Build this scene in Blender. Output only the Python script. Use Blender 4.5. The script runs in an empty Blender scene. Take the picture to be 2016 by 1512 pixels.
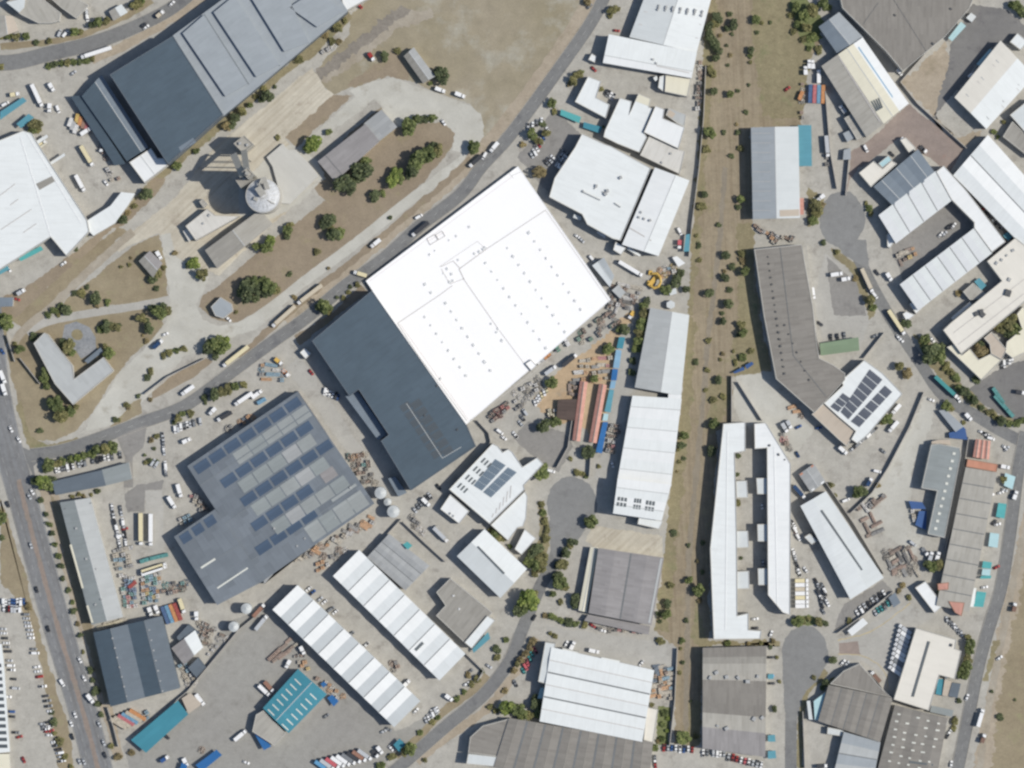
# Aerial view of an industrial district: warehouses, silo yard, railway strip, streets, cars and trees.
import bpy, bmesh, math, random
from mathutils import Vector, noise
random.seed(7)
DEBUG = False
R = random.Random(11)
scene = bpy.context.scene
COL = scene.collection
S, H = 0.33, 2400.0           # metres per map unit, flying height
ORG = [0, 0, 1.0]
def org(x, y, s=1.0): ORG[:] = [x, y, s]
def t(c, r): ORG[:] = [504*c, 378*r, 4.0]
def full(p): return (ORG[0]+p[0]/ORG[2], ORG[1]+p[1]/ORG[2])
def w(p, z=0.0):
    x, y = full(p); f = S*(H-z)/H
    return ((x-1008)*f, (756-y)*f)

# ------------------------------------------------------------------ materials
SC = 1.2
def lin(c):
    c /= 255.0
    return c/12.92 if c <= 0.04045 else ((c+0.055)/1.055)**2.4
def alb(rgb, k=1.0):
    v = [lin(c)*k/SC for c in rgb]; L = 0.25*v[0]+0.6*v[1]+0.15*v[2]
    return tuple(min(0.93, L+(c-L)*0.86) for c in v)+(1.0,)  # mutes every colour a little to suggest aerial haze
MATS = {}
def newmat(name):
    m = bpy.data.materials.new(name); m.use_nodes = True
    nt = m.node_tree; b = nt.nodes['Principled BSDF']
    return m, nt, b
def N(nt, typ, **kw):
    n = nt.nodes.new(typ)
    for k, v in kw.items():
        if k in ('inputs',): continue
        setattr(n, k, v)
    return n
def mixc(nt, fac, a, b, blend='MIX'):
    n = nt.nodes.new('ShaderNodeMix'); n.data_type = 'RGBA'; n.blend_type = blend
    for sock, v in ((n.inputs[0], fac), (n.inputs[6], a), (n.inputs[7], b)):
        if hasattr(v, 'links'): nt.links.new(v, sock)
        else: sock.default_value = v
    return n.outputs[2]
def noisef(nt, vec, scale, detail=3.0, rough=0.55, lo=0.35, hi=0.65):
    n = N(nt, 'ShaderNodeTexNoise'); n.inputs['Scale'].default_value = scale
    n.inputs['Detail'].default_value = detail; n.inputs['Roughness'].default_value = rough
    if vec is not None: nt.links.new(vec, n.inputs['Vector'])
    r = N(nt, 'ShaderNodeMapRange'); r.inputs[1].default_value = lo; r.inputs[2].default_value = hi
    nt.links.new(n.outputs[0], r.inputs[0]); return r.outputs[0]
def mapped(nt, vec, sc):
    m = N(nt, 'ShaderNodeMapping'); m.inputs['Scale'].default_value = sc
    nt.links.new(vec, m.inputs['Vector']); return m.outputs[0]
def gmat(name, c1, c2, c3=None, big=0.03, mid=0.25, grain=0.10, rough=0.95, s3=0.09, t3=0.56, lines=None):
    """ground: two tones in large blotches, a third in patches, fine grain"""
    m, nt, b = newmat(name)
    g = N(nt, 'ShaderNodeNewGeometry').outputs['Position']
    f = noisef(nt, g, big, 4, 0.6)
    col = mixc(nt, f, alb(c1), alb(c2))
    if c3 is not None:
        f3 = noisef(nt, g, s3, 5, 0.7, t3, t3+0.14)
        col = mixc(nt, f3, col, alb(c3))
    if lines is not None:      # long tyre wear streaks along one heading
        mp = N(nt, 'ShaderNodeMapping', vector_type='TEXTURE'); mp.inputs['Rotation'].default_value = (0, 0, lines); mp.inputs['Scale'].default_value = (45, 2.0, 1)
        nt.links.new(g, mp.inputs['Vector'])
        fl = noisef(nt, mp.outputs[0], 1.0, 2, 0.5, 0.42, 0.7)
        col = mixc(nt, fl, col, mixc(nt, 1.0, col, (0.84, 0.82, 0.80, 1), 'MULTIPLY'))
    fm = noisef(nt, g, mid, 3, 0.6, 0.3, 0.7)
    lo, hi = 1-grain, 1+grain
    col = mixc(nt, 1.0, col, mixc(nt, fm, (lo, lo, lo, 1), (hi, hi, hi, 1)), 'MULTIPLY')
    fg = noisef(nt, g, 0.9, 2, 0.6, 0.3, 0.7)
    lo, hi = 1-grain*0.9, 1+grain*0.9
    col = mixc(nt, 1.0, col, mixc(nt, fg, (lo, lo, lo, 1), (hi, hi, hi, 1)), 'MULTIPLY')
    nt.links.new(col, b.inputs['Base Color']); b.inputs['Roughness'].default_value = rough
    b.inputs['Specular IOR Level'].default_value = 0.15
    MATS[name] = m; return m
def rmat(name, c, dirt=None, var=0.06, sheet=2.6, streak=0.35, rough=0.6, spec=0.2, blot=0.08):
    """roof sheeting: individual sheets differ slightly, stains run down the slope (uv in metres)"""
    m, nt, b = newmat(name)
    uv = N(nt, 'ShaderNodeUVMap').outputs[0]
    g = N(nt, 'ShaderNodeNewGeometry').outputs['Position']
    oi = N(nt, 'ShaderNodeObjectInfo').outputs['Random']
    base = alb(c); d = alb(dirt or tuple(v*0.8 for v in c))
    br = N(nt, 'ShaderNodeTexBrick'); br.inputs['Scale'].default_value = 1.0
    br.inputs['Brick Width'].default_value = 7.3; br.inputs['Row Height'].default_value = sheet
    br.inputs['Mortar Size'].default_value = 0.0
    br.inputs['Color1'].default_value = (1-var, 1-var, 1-var, 1); br.inputs['Color2'].default_value = (1+var, 1+var, 1+var, 1)
    nt.links.new(uv, br.inputs['Vector'])
    st = noisef(nt, mapped(nt, uv, (0.05, 0.55, 1)), 1.0, 4, 0.6, 0.48, 0.8)
    mm = N(nt, 'ShaderNodeMath', operation='MULTIPLY'); mm.inputs[1].default_value = streak; nt.links.new(st, mm.inputs[0])
    col = mixc(nt, mm.outputs[0], base, d)
    fb = noisef(nt, g, 0.045, 4, 0.65, 0.3, 0.75)
    col = mixc(nt, 1.0, col, mixc(nt, fb, (1-blot,)*3+(1,), (1+blot*0.6,)*3+(1,)), 'MULTIPLY')
    fs = noisef(nt, g, 0.3, 4, 0.7, 0.58, 0.8)
    mm2 = N(nt, 'ShaderNodeMath', operation='MULTIPLY'); mm2.inputs[1].default_value = streak*0.8; nt.links.new(fs, mm2.inputs[0])
    col = mixc(nt, mm2.outputs[0], col, d)
    col = mixc(nt, 1.0, col, br.outputs[0], 'MULTIPLY')
    nt.links.new(col, b.inputs['Base Color']); b.inputs['Roughness'].default_value = rough
    b.inputs['Specular IOR Level'].default_value = spec
    MATS[name] = m; return m
def pmat(name, c, rough=0.5, spec=0.3, var=0.05, metal=0.0):
    m, nt, b = newmat(name)
    g = N(nt, 'ShaderNodeNewGeometry').outputs['Position']
    f = noisef(nt, g, 0.8, 3, 0.6, 0.3, 0.7)
    a = alb(c); lo = tuple(v*(1-var*2) for v in a[:3])+(1,); hi = tuple(min(0.95, v*(1+var)) for v in a[:3])+(1,)
    nt.links.new(mixc(nt, f, lo, hi), b.inputs['Base Color'])
    b.inputs['Roughness'].default_value = rough; b.inputs['Specular IOR Level'].default_value = spec; b.inputs['Metallic'].default_value = metal
    MATS[name] = m; return m
def leafmat(name, dark, mid, light):
    m, nt, b = newmat(name)
    g = N(nt, 'ShaderNodeNewGeometry'); oi = N(nt, 'ShaderNodeObjectInfo')
    cr = N(nt, 'ShaderNodeValToRGB'); e = cr.color_ramp.elements
    e[0].position = 0.1; e[0].color = alb(dark, 1.95); e[1].position = 0.95; e[1].color = alb(light, 1.5)
    k = e.new(0.55); k.color = alb(mid, 1.6)
    nt.links.new(g.outputs['Random Per Island'], cr.inputs[0])
    tint = N(nt, 'ShaderNodeValToRGB'); tint.color_ramp.elements[0].color = (0.82, 0.80, 0.74, 1); tint.color_ramp.elements[1].color = (1.18, 1.13, 0.95, 1)
    nt.links.new(oi.outputs['Random'], tint.inputs[0])
    lc = mixc(nt, 1.0, cr.outputs[0], tint.outputs[0], 'MULTIPLY'); nt.links.new(lc, b.inputs['Base Color'])
    b.inputs['Roughness'].default_value = 0.7; b.inputs['Specular IOR Level'].default_value = 0.15
    tr = N(nt, 'ShaderNodeBsdfTranslucent'); nt.links.new(lc, tr.inputs['Color'])      # sunlight also comes through leaves
    mx = N(nt, 'ShaderNodeMixShader'); mx.inputs[0].default_value = 0.36
    nt.links.new(b.outputs[0], mx.inputs[1]); nt.links.new(tr.outputs[0], mx.inputs[2]); nt.links.new(mx.outputs[0], nt.nodes['Material Output'].inputs['Surface'])
    MATS[name] = m
def M(n): return MATS[n]

# ------------------------------------------------------------------ mesh helpers
class MB:
    def __init__(s): s.v, s.f, s.m, s.uv = [], [], [], []
    def face(s, pts, mi=0, uv=None):
        i = len(s.v); s.v += [tuple(p) for p in pts]; s.f.append(tuple(range(i, i+len(pts)))); s.m.append(mi)
        s.uv.append(uv or [(p[0], p[1]) for p in pts])
    def prism(s, pts, z0, z1, mi=0, top=True, bottom=False, ztop=None):
        n = len(pts)
        for i in range(n):
            a, b = pts[i], pts[(i+1) % n]
            za = z1 if ztop is None else ztop[i]; zb = z1 if ztop is None else ztop[(i+1) % n]
            L = math.dist(a[:2], b[:2])
            s.face([(a[0], a[1], z0), (b[0], b[1], z0), (b[0], b[1], zb), (a[0], a[1], za)], mi, [(0, z0), (L, z0), (L, zb), (0, za)])
        if top: s.face([(p[0], p[1], z1 if ztop is None else ztop[i]) for i, p in enumerate(pts)], mi)
        if bottom: s.face([(p[0], p[1], z0) for p in reversed(pts)], mi)
    def box(s, cx, cy, cz, sx, sy, sz, mi=0, taper=1.0, ang=0.0):
        ca, sa = math.cos(ang), math.sin(ang)
        def q(k, z): return [(cx+ca*x*k-sa*y*k, cy+sa*x*k+ca*y*k, z) for x, y in ((-sx/2, -sy/2), (sx/2, -sy/2), (sx/2, sy/2), (-sx/2, sy/2))]
        b, tp = q(1, cz-sz/2), q(taper, cz+sz/2)
        for i in range(4):
            j = (i+1) % 4; s.face([b[i], b[j], tp[j], tp[i]], mi)
        s.face(tp, mi); s.face(b[::-1], mi)
    def hexa(s, b, tp, mi=0):
        for i in range(4):
            j = (i+1) % 4; s.face([b[i], b[j], tp[j], tp[i]], mi)
        s.face(tp, mi); s.face(b[::-1], mi)
    def tube(s, p0, p1, r0, r1, n=6, mi=0, cap=True):
        p0, p1 = Vector(p0), Vector(p1); d = (p1-p0).normalized()
        a = d.orthogonal().normalized(); b = d.cross(a)
        A = [p0+(a*math.cos(k*2*math.pi/n)+b*math.sin(k*2*math.pi/n))*r0 for k in range(n)]
        B = [p1+(a*math.cos(k*2*math.pi/n)+b*math.sin(k*2*math.pi/n))*r1 for k in range(n)]
        for k in range(n):
            j = (k+1) % n; s.face([A[k], A[j], B[j], B[k]], mi)
        if cap: s.face(B, mi); s.face(A[::-1], mi)
    def lathe(s, c, prof, n=24, mi=0):
        for (r0, z0), (r1, z1) in zip(prof, prof[1:]):
            for k in range(n):
                a0, a1 = k*2*math.pi/n, (k+1)*2*math.pi/n
                P = lambda r, a, z: (c[0]+r*math.cos(a), c[1]+r*math.sin(a), z)
                q = [P(r0, a0, z0), P(r0, a1, z0), P(r1, a1, z1), P(r1, a0, z1)]
                if r1 < 1e-4: q = q[:3]
                elif r0 < 1e-4: q = [q[0], q[2], q[3]]
                s.face(q, mi)
    def mesh(s, name, mats):
        me = bpy.data.meshes.new(name); me.from_pydata(s.v, [], s.f)
        for m in mats: me.materials.append(M(m) if isinstance(m, str) else m)
        me.polygons.foreach_set('material_index', s.m)
        ul = me.uv_layers.new(name='UVMap'); flat = [c for f in s.uv for p in f for c in p[:2]]
        ul.data.foreach_set('uv', flat); me.update(); return me
    def build(s, name, mats, parent=None, loc=None):
        if isinstance(mats, str): mats = [mats]
        return link(name, s.mesh(name, mats), parent, loc)
def link(name, me, parent=None, loc=None):
    o = bpy.data.objects.new(name, me); COL.objects.link(o)
    if parent: o.parent = parent
    if loc: o.location = loc
    return o
def tag(o, label, cat, group=None):
    o['label'] = label; o['category'] = cat
    if group: o['group'] = group
    return o
def empty(name, loc, rz=0.0):
    o = bpy.data.objects.new(name, None); COL.objects.link(o); o.location = loc; o.rotation_euler = (0, 0, rz)
    o.empty_display_size = 1; return o
def area2(p): return sum(p[i][0]*p[(i+1) % len(p)][1]-p[(i+1) % len(p)][0]*p[i][1] for i in range(len(p)))
def ccw(p): return p if area2(p) > 0 else p[::-1]
def offset(pts, d):
    """inward offset of a ccw polygon"""
    n = len(pts); out = []
    for i in range(n):
        a, b, c = Vector(pts[i-1][:2]), Vector(pts[i][:2]), Vector(pts[(i+1) % n][:2])
        e1, e2 = (b-a).normalized(), (c-b).normalized()
        n1, n2 = Vector((-e1.y, e1.x)), Vector((-e2.y, e2.x))
        k = max(0.35, 1+n1.dot(n2)); q = b+(n1+n2)*(d/k); out.append((q.x, q.y))
    return out

# ------------------------------------------------------------------ the ground
LAYERS = []
def nextz(pts):
    """height of a new ground sheet: 5 mm above whatever earlier sheet it overlaps"""
    xs = [p[0] for p in pts]; ys = [p[1] for p in pts]; b = (min(xs)-1, min(ys)-1, max(xs)+1, max(ys)+1)
    lv = 1+max([l for c, l in LAYERS if c[0] < b[2] and c[2] > b[0] and c[1] < b[3] and c[3] > b[1]], default=0)
    LAYERS.append((b, lv)); return lv*0.005
def smooth(pts, closed, step=4.0):
    out = []; n = len(pts)
    rng = range(n if closed else n-1)
    for i in rng:
        if closed: p0, p1, p2, p3 = (pts[(i+k) % n] for k in (-1, 0, 1, 2))
        else: p0, p1, p2, p3 = pts[max(i-1, 0)], pts[i], pts[i+1], pts[min(i+2, n-1)]
        m = max(1, int(math.dist(p1, p2)/step))
        for k in range(m):
            u = k/m
            out.append(tuple(0.5*((2*p1[a])+(-p0[a]+p2[a])*u+(2*p0[a]-5*p1[a]+4*p2[a]-p3[a])*u*u+(-p0[a]+3*p1[a]-3*p2[a]+p3[a])*u**3) for a in (0, 1)))
    if not closed: out.append(pts[-1])
    return out
def densify(pts, step):
    out = []
    for i in range(len(pts)):
        a, b = pts[i], pts[(i+1) % len(pts)]; m = max(1, int(math.dist(a, b)/step))
        out += [(a[0]+(b[0]-a[0])*k/m, a[1]+(b[1]-a[1])*k/m) for k in range(m)]
    return out
def patch(name, mat, pts, rag=0.6, curve=False, z=None):
    P = [w(p) for p in pts]
    soft = rag >= 0.5
    P = ccw(densify(P, 1.3 if soft else 3.0)); q = []
    for i, (x, y) in enumerate(P):
        a, b = P[i-1], P[(i+1) % len(P)]; e = Vector((b[0]-a[0], b[1]-a[1])); n = Vector((-e.y, e.x)).normalized() if e.length > 1e-6 else Vector((0, 0))
        d = noise.noise(Vector((x*0.09, y*0.09, 3.1)))*rag*1.8+noise.noise(Vector((x*0.33, y*0.33, 9.1)))*rag*1.2
        if soft: d += noise.noise(Vector((x*0.9, y*0.9, 5.1)))*rag*1.1+(0.5 if i % 2 else -0.5)*min(rag, 1.2)*0.9*noise.noise(Vector((x*0.2, y*0.2, 1.7)))
        q.append((x+n.x*d, y+n.y*d))
    z = nextz(q) if z is None else z
    mb = MB(); mb.face([(x, y, z) for x, y in ccw(q)])
    o = mb.build(name, mat); o['kind'] = 'structure'; return o
def strip_pts(pts, hw, step=3.0):
    P = smooth([w(p) for p in pts], False, step); Lp, Rp = [], []
    for i, p in enumerate(P):
        a, b = Vector(P[max(i-1, 0)]), Vector(P[min(i+1, len(P)-1)]); d = (b-a).normalized(); n = Vector((-d.y, d.x))
        h = hw if not callable(hw) else hw(i/(len(P)-1))
        Lp.append((p[0]+n.x*h, p[1]+n.y*h)); Rp.append((p[0]-n.x*h, p[1]-n.y*h))
    return P, Lp, Rp
def strip(name, mat, pts, hw, z=None, rag=0.0):
    P, Lp, Rp = strip_pts(pts, hw); z = nextz(P) if z is None else z
    if rag:
        j = lambda p: (p[0]+noise.noise(Vector((p[0]*.25, p[1]*.25, 1)))*rag, p[1]+noise.noise(Vector((p[0]*.25, p[1]*.25, 7)))*rag)
        Lp, Rp = [j(p) for p in Lp], [j(p) for p in Rp]
    mb = MB(); acc = 0
    for i in range(len(P)-1):
        mb.face([(*Rp[i], z), (*Rp[i+1], z), (*Lp[i+1], z), (*Lp[i], z)])
    o = mb.build(name, mat); o['kind'] = 'structure'; return o
def dashes(pts, off, zl, dash=4.0, gap=7.0, wd=0.2, mat='paint_white'):
    P = smooth([w(p) for p in pts], False, 1.0); mb = MB(); acc = 0.0
    for i in range(len(P)-1):
        a, b = Vector(P[i]), Vector(P[i+1]); L = (b-a).length; d = (b-a).normalized(); n = Vector((-d.y, d.x))
        if acc % (dash+gap) < dash:
            a2, b2 = a+n*off, b+n*off; k = n*wd/2
            mb.face([(*(a2-k), zl), (*(b2-k), zl), (*(b2+k), zl), (*(a2+k), zl)])
        acc += L
    o = mb.build('lane_marking', mat); o['kind'] = 'structure'
# ------------------------------------------------------------------ buildings
BLD = []
def register(root): BLD.append(root)
def gab(label, quad, h, n=1, rise=1.4, mats=('W',), wall='wall_pale', gut=False, ridge='ridge_metal', name='warehouse', cat='warehouse', prof=None, over=0.35, rw=0.7):
    """quad A,B,C,D: ridges run parallel to A-B, n pitched bays side by side from A to D"""
    A, B, C, D = [Vector((*w(p, h), 0)) for p in quad]
    if ((B-A).cross(D-A)).z < 0: pass
    c0 = (A+B+C+D)/4; root = empty(name, (c0.x, c0.y, 0)); tag(root, label, cat)
    A, B, C, D = A-c0, B-c0, C-c0, D-c0
    if prof is None:
        prof = []
        for i in range(n): prof += [(i/n, 0.0), ((i+0.5)/n, rise)]
        prof.append((1.0, 0.0))
    LAD, LAB = ((D-A).length+(C-B).length)/2, ((B-A).length+(C-D).length)/2
    def pt(u, v): return (A.lerp(D, u)).lerp(B.lerp(C, u), v)
    eu, ev = over/LAD, over/LAB
    flip = ((D-A).cross(B-A)).z > 0
    roof = MB()
    for k, ((u0, z0), (u1, z1)) in enumerate(zip(prof, prof[1:])):
        if abs(u1-u0) < 1e-6:
            q = [pt(u0, -ev), pt(u0, 1+ev)]
            roof.face([(q[0].x, q[0].y, h+z0), (q[1].x, q[1].y, h+z0), (q[1].x, q[1].y, h+z1), (q[0].x, q[0].y, h+z1)], k % len(mats)); continue
        a0 = u0-eu if k == 0 else u0; a1 = u1+eu if k == len(prof)-2 else u1
        za = z0-(z1-z0)/(u1-u0)*eu if k == 0 else z0; zb = z1+(z1-z0)/(u1-u0)*eu if k == len(prof)-2 else z1
        ps = [(pt(a0, -ev), za), (pt(a1, -ev), zb), (pt(a1, 1+ev), zb), (pt(a0, 1+ev), za)]
        uv = [(a0*LAD, 0), (a1*LAD, 0), (a1*LAD, LAB), (a0*LAD, LAB)]
        top = [(p.x, p.y, h+z) for p, z in ps]
        o = top if flip else top[::-1]; ou = uv if flip else uv[::-1]
        roof.face(o, k % len(mats), ou)
        lo = [(x, y, z-0.25) for x, y, z in top]
        for i in ((0, 1), (2, 3)): roof.face([top[i[0]], top[i[1]], lo[i[1]], lo[i[0]]], k % len(mats))
        if k == 0: roof.face([top[3], top[0], lo[0], lo[3]], k % len(mats))
        if k == len(prof)-2: roof.face([top[1], top[2], lo[2], lo[1]], k % len(mats))
    rf = roof.build('roof', list(mats), root)
    wl = MB(); d = -0.18
    for va in (0.0, 1.0):
        pp = [pt(u, va) for u, z in prof]
        wl.face([(pp[0].x, pp[0].y, 0), (pp[-1].x, pp[-1].y, 0)]+[(pp[i].x, pp[i].y, h+prof[i][1]+d) for i in range(len(prof)-1, -1, -1)])
    for ua, z in ((0.0, prof[0][1]), (1.0, prof[-1][1])):
        p, q = pt(ua, 0), pt(ua, 1)
        wl.face([(p.x, p.y, 0), (q.x, q.y, 0), (q.x, q.y, h+z+d), (p.x, p.y, h+z+d)])
    wl.build('wall', wall, root)
    def lineat(u, z, wd, hh, nm, mat):
        mb = MB(); k = wd/2/LAD
        b = [pt(u-k, 0), pt(u+k, 0), pt(u+k, 1), pt(u-k, 1)]
        mb.hexa([(p.x, p.y, h+z-0.15) for p in b], [(p.x, p.y, h+z+hh) for p in b]); mb.build(nm, mat, rf)
    for i, (u, z) in enumerate(prof):
        if 0 < i < len(prof)-1:
            up = prof[i-1][1] < z and prof[i+1][1] < z; dn = prof[i-1][1] > z and prof[i+1][1] > z
            if up and ridge: lineat(u, z, 0.5, 0.07, 'ridge_cap', ridge)
            if dn and gut: lineat(u, z, rw, 0.12, 'valley_gutter', 'gutter')
    def zf(x, y):
        X, Y = x-c0.x, y-c0.y; e1, e2 = D-A, B-A; det = e1.x*e2.y-e1.y*e2.x
        u = ((X-A.x)*e2.y-(Y-A.y)*e2.x)/det
        u = min(1, max(0, u))
        for (u0, z0), (u1, z1) in zip(prof, prof[1:]):
            if u1 > u0 and u0 <= u <= u1: return h+z0+(z1-z0)*(u-u0)/(u1-u0)
        return h
    root_z[root.name] = (zf, h, rf); register(root); return root
root_z = {}
def flat(label, pts, h, mat='W', wall='wall_pale', name='warehouse', cat='warehouse', par=0.45, pw=0.4, pmatn=None, holes=None):
    P = ccw([w(p, h) for p in pts]); cx = sum(p[0] for p in P)/len(P); cy = sum(p[1] for p in P)/len(P)
    root = empty(name, (cx, cy, 0)); tag(root, label, cat)
    P = [(x-cx, y-cy) for x, y in P]
    e = Vector((P[1][0]-P[0][0], P[1][1]-P[0][1])); L = e.length; e = e/L
    best = max(range(len(P)), key=lambda i: math.dist(P[i], P[(i+1) % len(P)])); e = (Vector(P[(best+1) % len(P)])-Vector(P[best])).normalized()
    mb = MB(); I = offset(P, pw*0.5) if par else P
    mb.face([(x, y, h) for x, y in I], 0, [(x*-e.y+y*e.x, x*e.x+y*e.y) for x, y in I])
    rf = mb.build('roof', mat, root)
    wl = MB(); wl.prism(P, 0, h-0.01 if par else h-0.03, top=False); wl.build('wall', wall, root)
    if par:
        I = offset(P, pw); pb = MB(); n = len(P)
        for i in range(n):
            j = (i+1) % n
            pb.face([(*P[i], h-0.01), (*P[j], h-0.01), (*P[j], h+par), (*P[i], h+par)])
            pb.face([(*P[i], h+par), (*P[j], h+par), (*I[j], h+par), (*I[i], h+par)])
            pb.face([(*I[j], h-0.05), (*I[i], h-0.05), (*I[i], h+par), (*I[j], h+par)])
        pb.build('parapet', pmatn or wall, root)
    root_z[root.name] = ((lambda x, y: h), h, rf); register(root); return root
def on(root, name, quad, mat, th=0.15, gap=0.03, label=None):
    """a slab lying on a roof, following its pitch"""
    zf, h, rf = root_z[root.name]; mb = MB()
    P = ccw([w(p, h) for p in quad]); b = []; tp = []
    for x, y in P:
        z = zf(x, y)+gap; b.append((x-root.location.x, y-root.location.y, z-0.1)); tp.append((x-root.location.x, y-root.location.y, z+th))
    n = len(P)
    for i in range(n):
        j = (i+1) % n; mb.face([b[i], b[j], tp[j], tp[i]])
    e1 = math.dist(P[0], P[1]); e2 = math.dist(P[1], P[2])
    mb.face(tp, 0, [(0, 0), (e1, 0), (e1, e2), (0, e2)] if n == 4 else None); o = mb.build(name, mat, rf)
    if label: o['label'] = label
    return o
def bilq(q, u0, u1, v0, v1):
    A, B, C, D = q
    f = lambda u, v: tuple((A[k]*(1-u)+B[k]*u)*(1-v)+(D[k]*(1-u)+C[k]*u)*v for k in (0, 1))
    return [f(u0, v0), f(u1, v0), f(u1, v1), f(u0, v1)]
def grid(root, name, quad, nu, nv, fu, fv, mat, th=0.12, gap=0.05, skip=(), label=None):
    for i in range(nu):
        for j in range(nv):
            if (i, j) in skip: continue
            on(root, name, bilq(quad, (i+(1-fu)/2)/nu, (i+(1+fu)/2)/nu, (j+(1-fv)/2)/nv, (j+(1+fv)/2)/nv), mat, th, gap, label)
def lineon(root, name, p, q, wd, mat, th=0.15, gap=0.03):
    d = Vector((q[0]-p[0], q[1]-p[1])).normalized()*wd/2; nx, ny = -d.y, d.x
    return on(root, name, [(p[0]+nx, p[1]+ny), (q[0]+nx, q[1]+ny), (q[0]-nx, q[1]-ny), (p[0]-nx, p[1]-ny)], mat, th, gap)
def units(root, pts, name='roof_vent', mat='vent_grey', sz=1.6, ht=0.9):
    zf, h, rf = root_z[root.name]
    for p in pts:
        x, y = w(p, h); mb = MB(); z = zf(x, y); k = R.uniform(0.8, 1.25)
        mb.box(x-root.location.x, y-root.location.y, z+ht*k/2-0.05, sz*k, sz*R.uniform(0.7, 1.1)*k, ht*k, 0, 0.9, R.uniform(0, 3)); mb.build(name, mat, rf)
def awning(label, quad, h, mat, name='canopy', cat='canopy', drop=0.4, posts=True):
    P = ccw([w(p, h) for p in quad]); cx = sum(p[0] for p in P)/4; cy = sum(p[1] for p in P)/4
    root = empty(name, (cx, cy, 0)); tag(root, label, cat); P = [(x-cx, y-cy) for x, y in P]
    zt = [h, h, h-drop, h-drop]; mb = MB()
    L1, L2 = math.dist(P[0], P[1]), math.dist(P[1], P[2])
    mb.face([(x, y, z) for (x, y), z in zip(P, zt)], 0, [(0, 0), (L1, 0), (L1, L2), (0, L2)])
    mb.face([(x, y, z-0.12) for (x, y), z in zip(P, zt)][::-1])
    for i in range(4):
        j = (i+1) % 4; mb.face([(*P[i], zt[i]-0.12), (*P[j], zt[j]-0.12), (*P[j], zt[j]), (*P[i], zt[i])])
    mb.build('roof', mat, root)
    if posts:
        for i, (x, y) in enumerate(offset(P, 0.4)):
            pb = MB(); pb.box(x, y, (h-drop-0.2)/2, 0.2, 0.2, h-drop-0.2); pb.build('post', 'steel_dark', root)
    return root
def wallrun(label, pts, h=3.0, th=0.35, mat='wall_block', name='boundary_wall', cat='wall'):
    Q = [w(p) for p in pts]; c = Q[0]; root = empty(name, (c[0], c[1], 0)); tag(root, label, cat)
    mb = MB()
    for a, b in zip(Q, Q[1:]):
        d = Vector((b[0]-a[0], b[1]-a[1])); L = d.length
        mb.box((a[0]+b[0])/2-c[0], (a[1]+b[1])/2-c[1], h/2, L, th, h, 0, 1.0, math.atan2(d.y, d.x))
    mb.build('panel', mat, root)
    cap = MB()
    for a, b in zip(Q, Q[1:]):
        d = Vector((b[0]-a[0], b[1]-a[1])); L = d.length
        cap.box((a[0]+b[0])/2-c[0], (a[1]+b[1])/2-c[1], h+0.04, L, th+0.12, 0.08, 0, 1.0, math.atan2(d.y, d.x))
    cap.build('coping', 'coping', root); return root

# ------------------------------------------------------------------ labelled repeats
REG = []
ORD = ['', 'first', 'second', 'third', 'fourth', 'fifth', 'sixth', 'seventh', 'eighth', 'ninth', 'tenth', 'eleventh', 'twelfth', 'thirteenth', 'fourteenth', 'fifteenth', 'sixteenth', 'seventeenth', 'eighteenth', 'nineteenth', 'twentieth']
TENS = {20: 'twenty', 30: 'thirty', 40: 'forty', 50: 'fifty'}
def ordn(k):
    if k <= 20: return ORD[k]
    if k % 10 == 0: return {30: 'thirtieth', 40: 'fortieth', 50: 'fiftieth'}[k]
    return TENS[k//10*10]+'-'+ORD[k % 10]
def reg(o, desc, cat, zone, group): REG.append((o, desc, cat, zone, group))
def finish_labels():
    by = {}
    for r in REG: by.setdefault((r[1], r[3]), []).append(r)
    for (desc, zone), rs in by.items():
        xs = [r[0].location.x for r in rs]; ys = [r[0].location.y for r in rs]
        hor = max(xs)-min(xs) > max(ys)-min(ys)
        rs.sort(key=lambda r: r[0].location.x if hor else -r[0].location.y)
        n = len(rs)
        for i, (o, d, cat, z, g) in enumerate(rs):
            if n == 1: lab = f'{desc} {zone}'
            elif i == 0: lab = f'{"leftmost" if hor else "topmost"} {desc} {zone}'
            elif i == n-1: lab = f'{"rightmost" if hor else "lowest"} {desc} {zone}'
            else: lab = f'{ordn(i+1)} {desc} from {"left" if hor else "top"} {zone}'
            tag(o, lab, cat, g)
            if DEBUG and len(lab.split()) > 16: print('LONG', lab)
# ------------------------------------------------------------------ material library
gmat('ground_yard', (181, 178, 169), (171, 168, 159), (155, 151, 143), big=0.02, mid=0.2, grain=0.09, t3=0.54)
gmat('concrete_pale', (196, 195, 186), (183, 181, 171), (172, 168, 156), big=0.03, mid=0.15, grain=0.05)
gmat('concrete_warm', (203, 197, 180), (186, 178, 160), (172, 162, 146), big=0.03, mid=0.2, grain=0.06, lines=0.74)
gmat('concrete_mid', (158, 157, 151), (151, 149, 144), (141, 139, 133), big=0.02, mid=0.2, grain=0.07)
gmat('concrete_grey', (181, 179, 172), (171, 169, 162), (158, 155, 148), big=0.025, mid=0.2, grain=0.07)
gmat('asphalt', (131, 132, 131), (125, 126, 126), (112, 113, 115), big=0.03, mid=0.3, grain=0.09, t3=0.54)
gmat('asphalt_bulb', (140, 141, 140), (134, 135, 134), (124, 124, 124), big=0.035, mid=0.25, grain=0.06)
gmat('asphalt_main', (136, 138, 140), (128, 130, 132), (116, 117, 120), big=0.03, mid=0.3, grain=0.08, lines=-1.30)
gmat('asphalt_old', (148, 146, 142), (139, 137, 133), (127, 125, 122), big=0.03, mid=0.3, grain=0.07)
gmat('asphalt_dark', (132, 131, 129), (121, 120, 119), (108, 107, 109), big=0.025, mid=0.25, grain=0.06)
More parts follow.
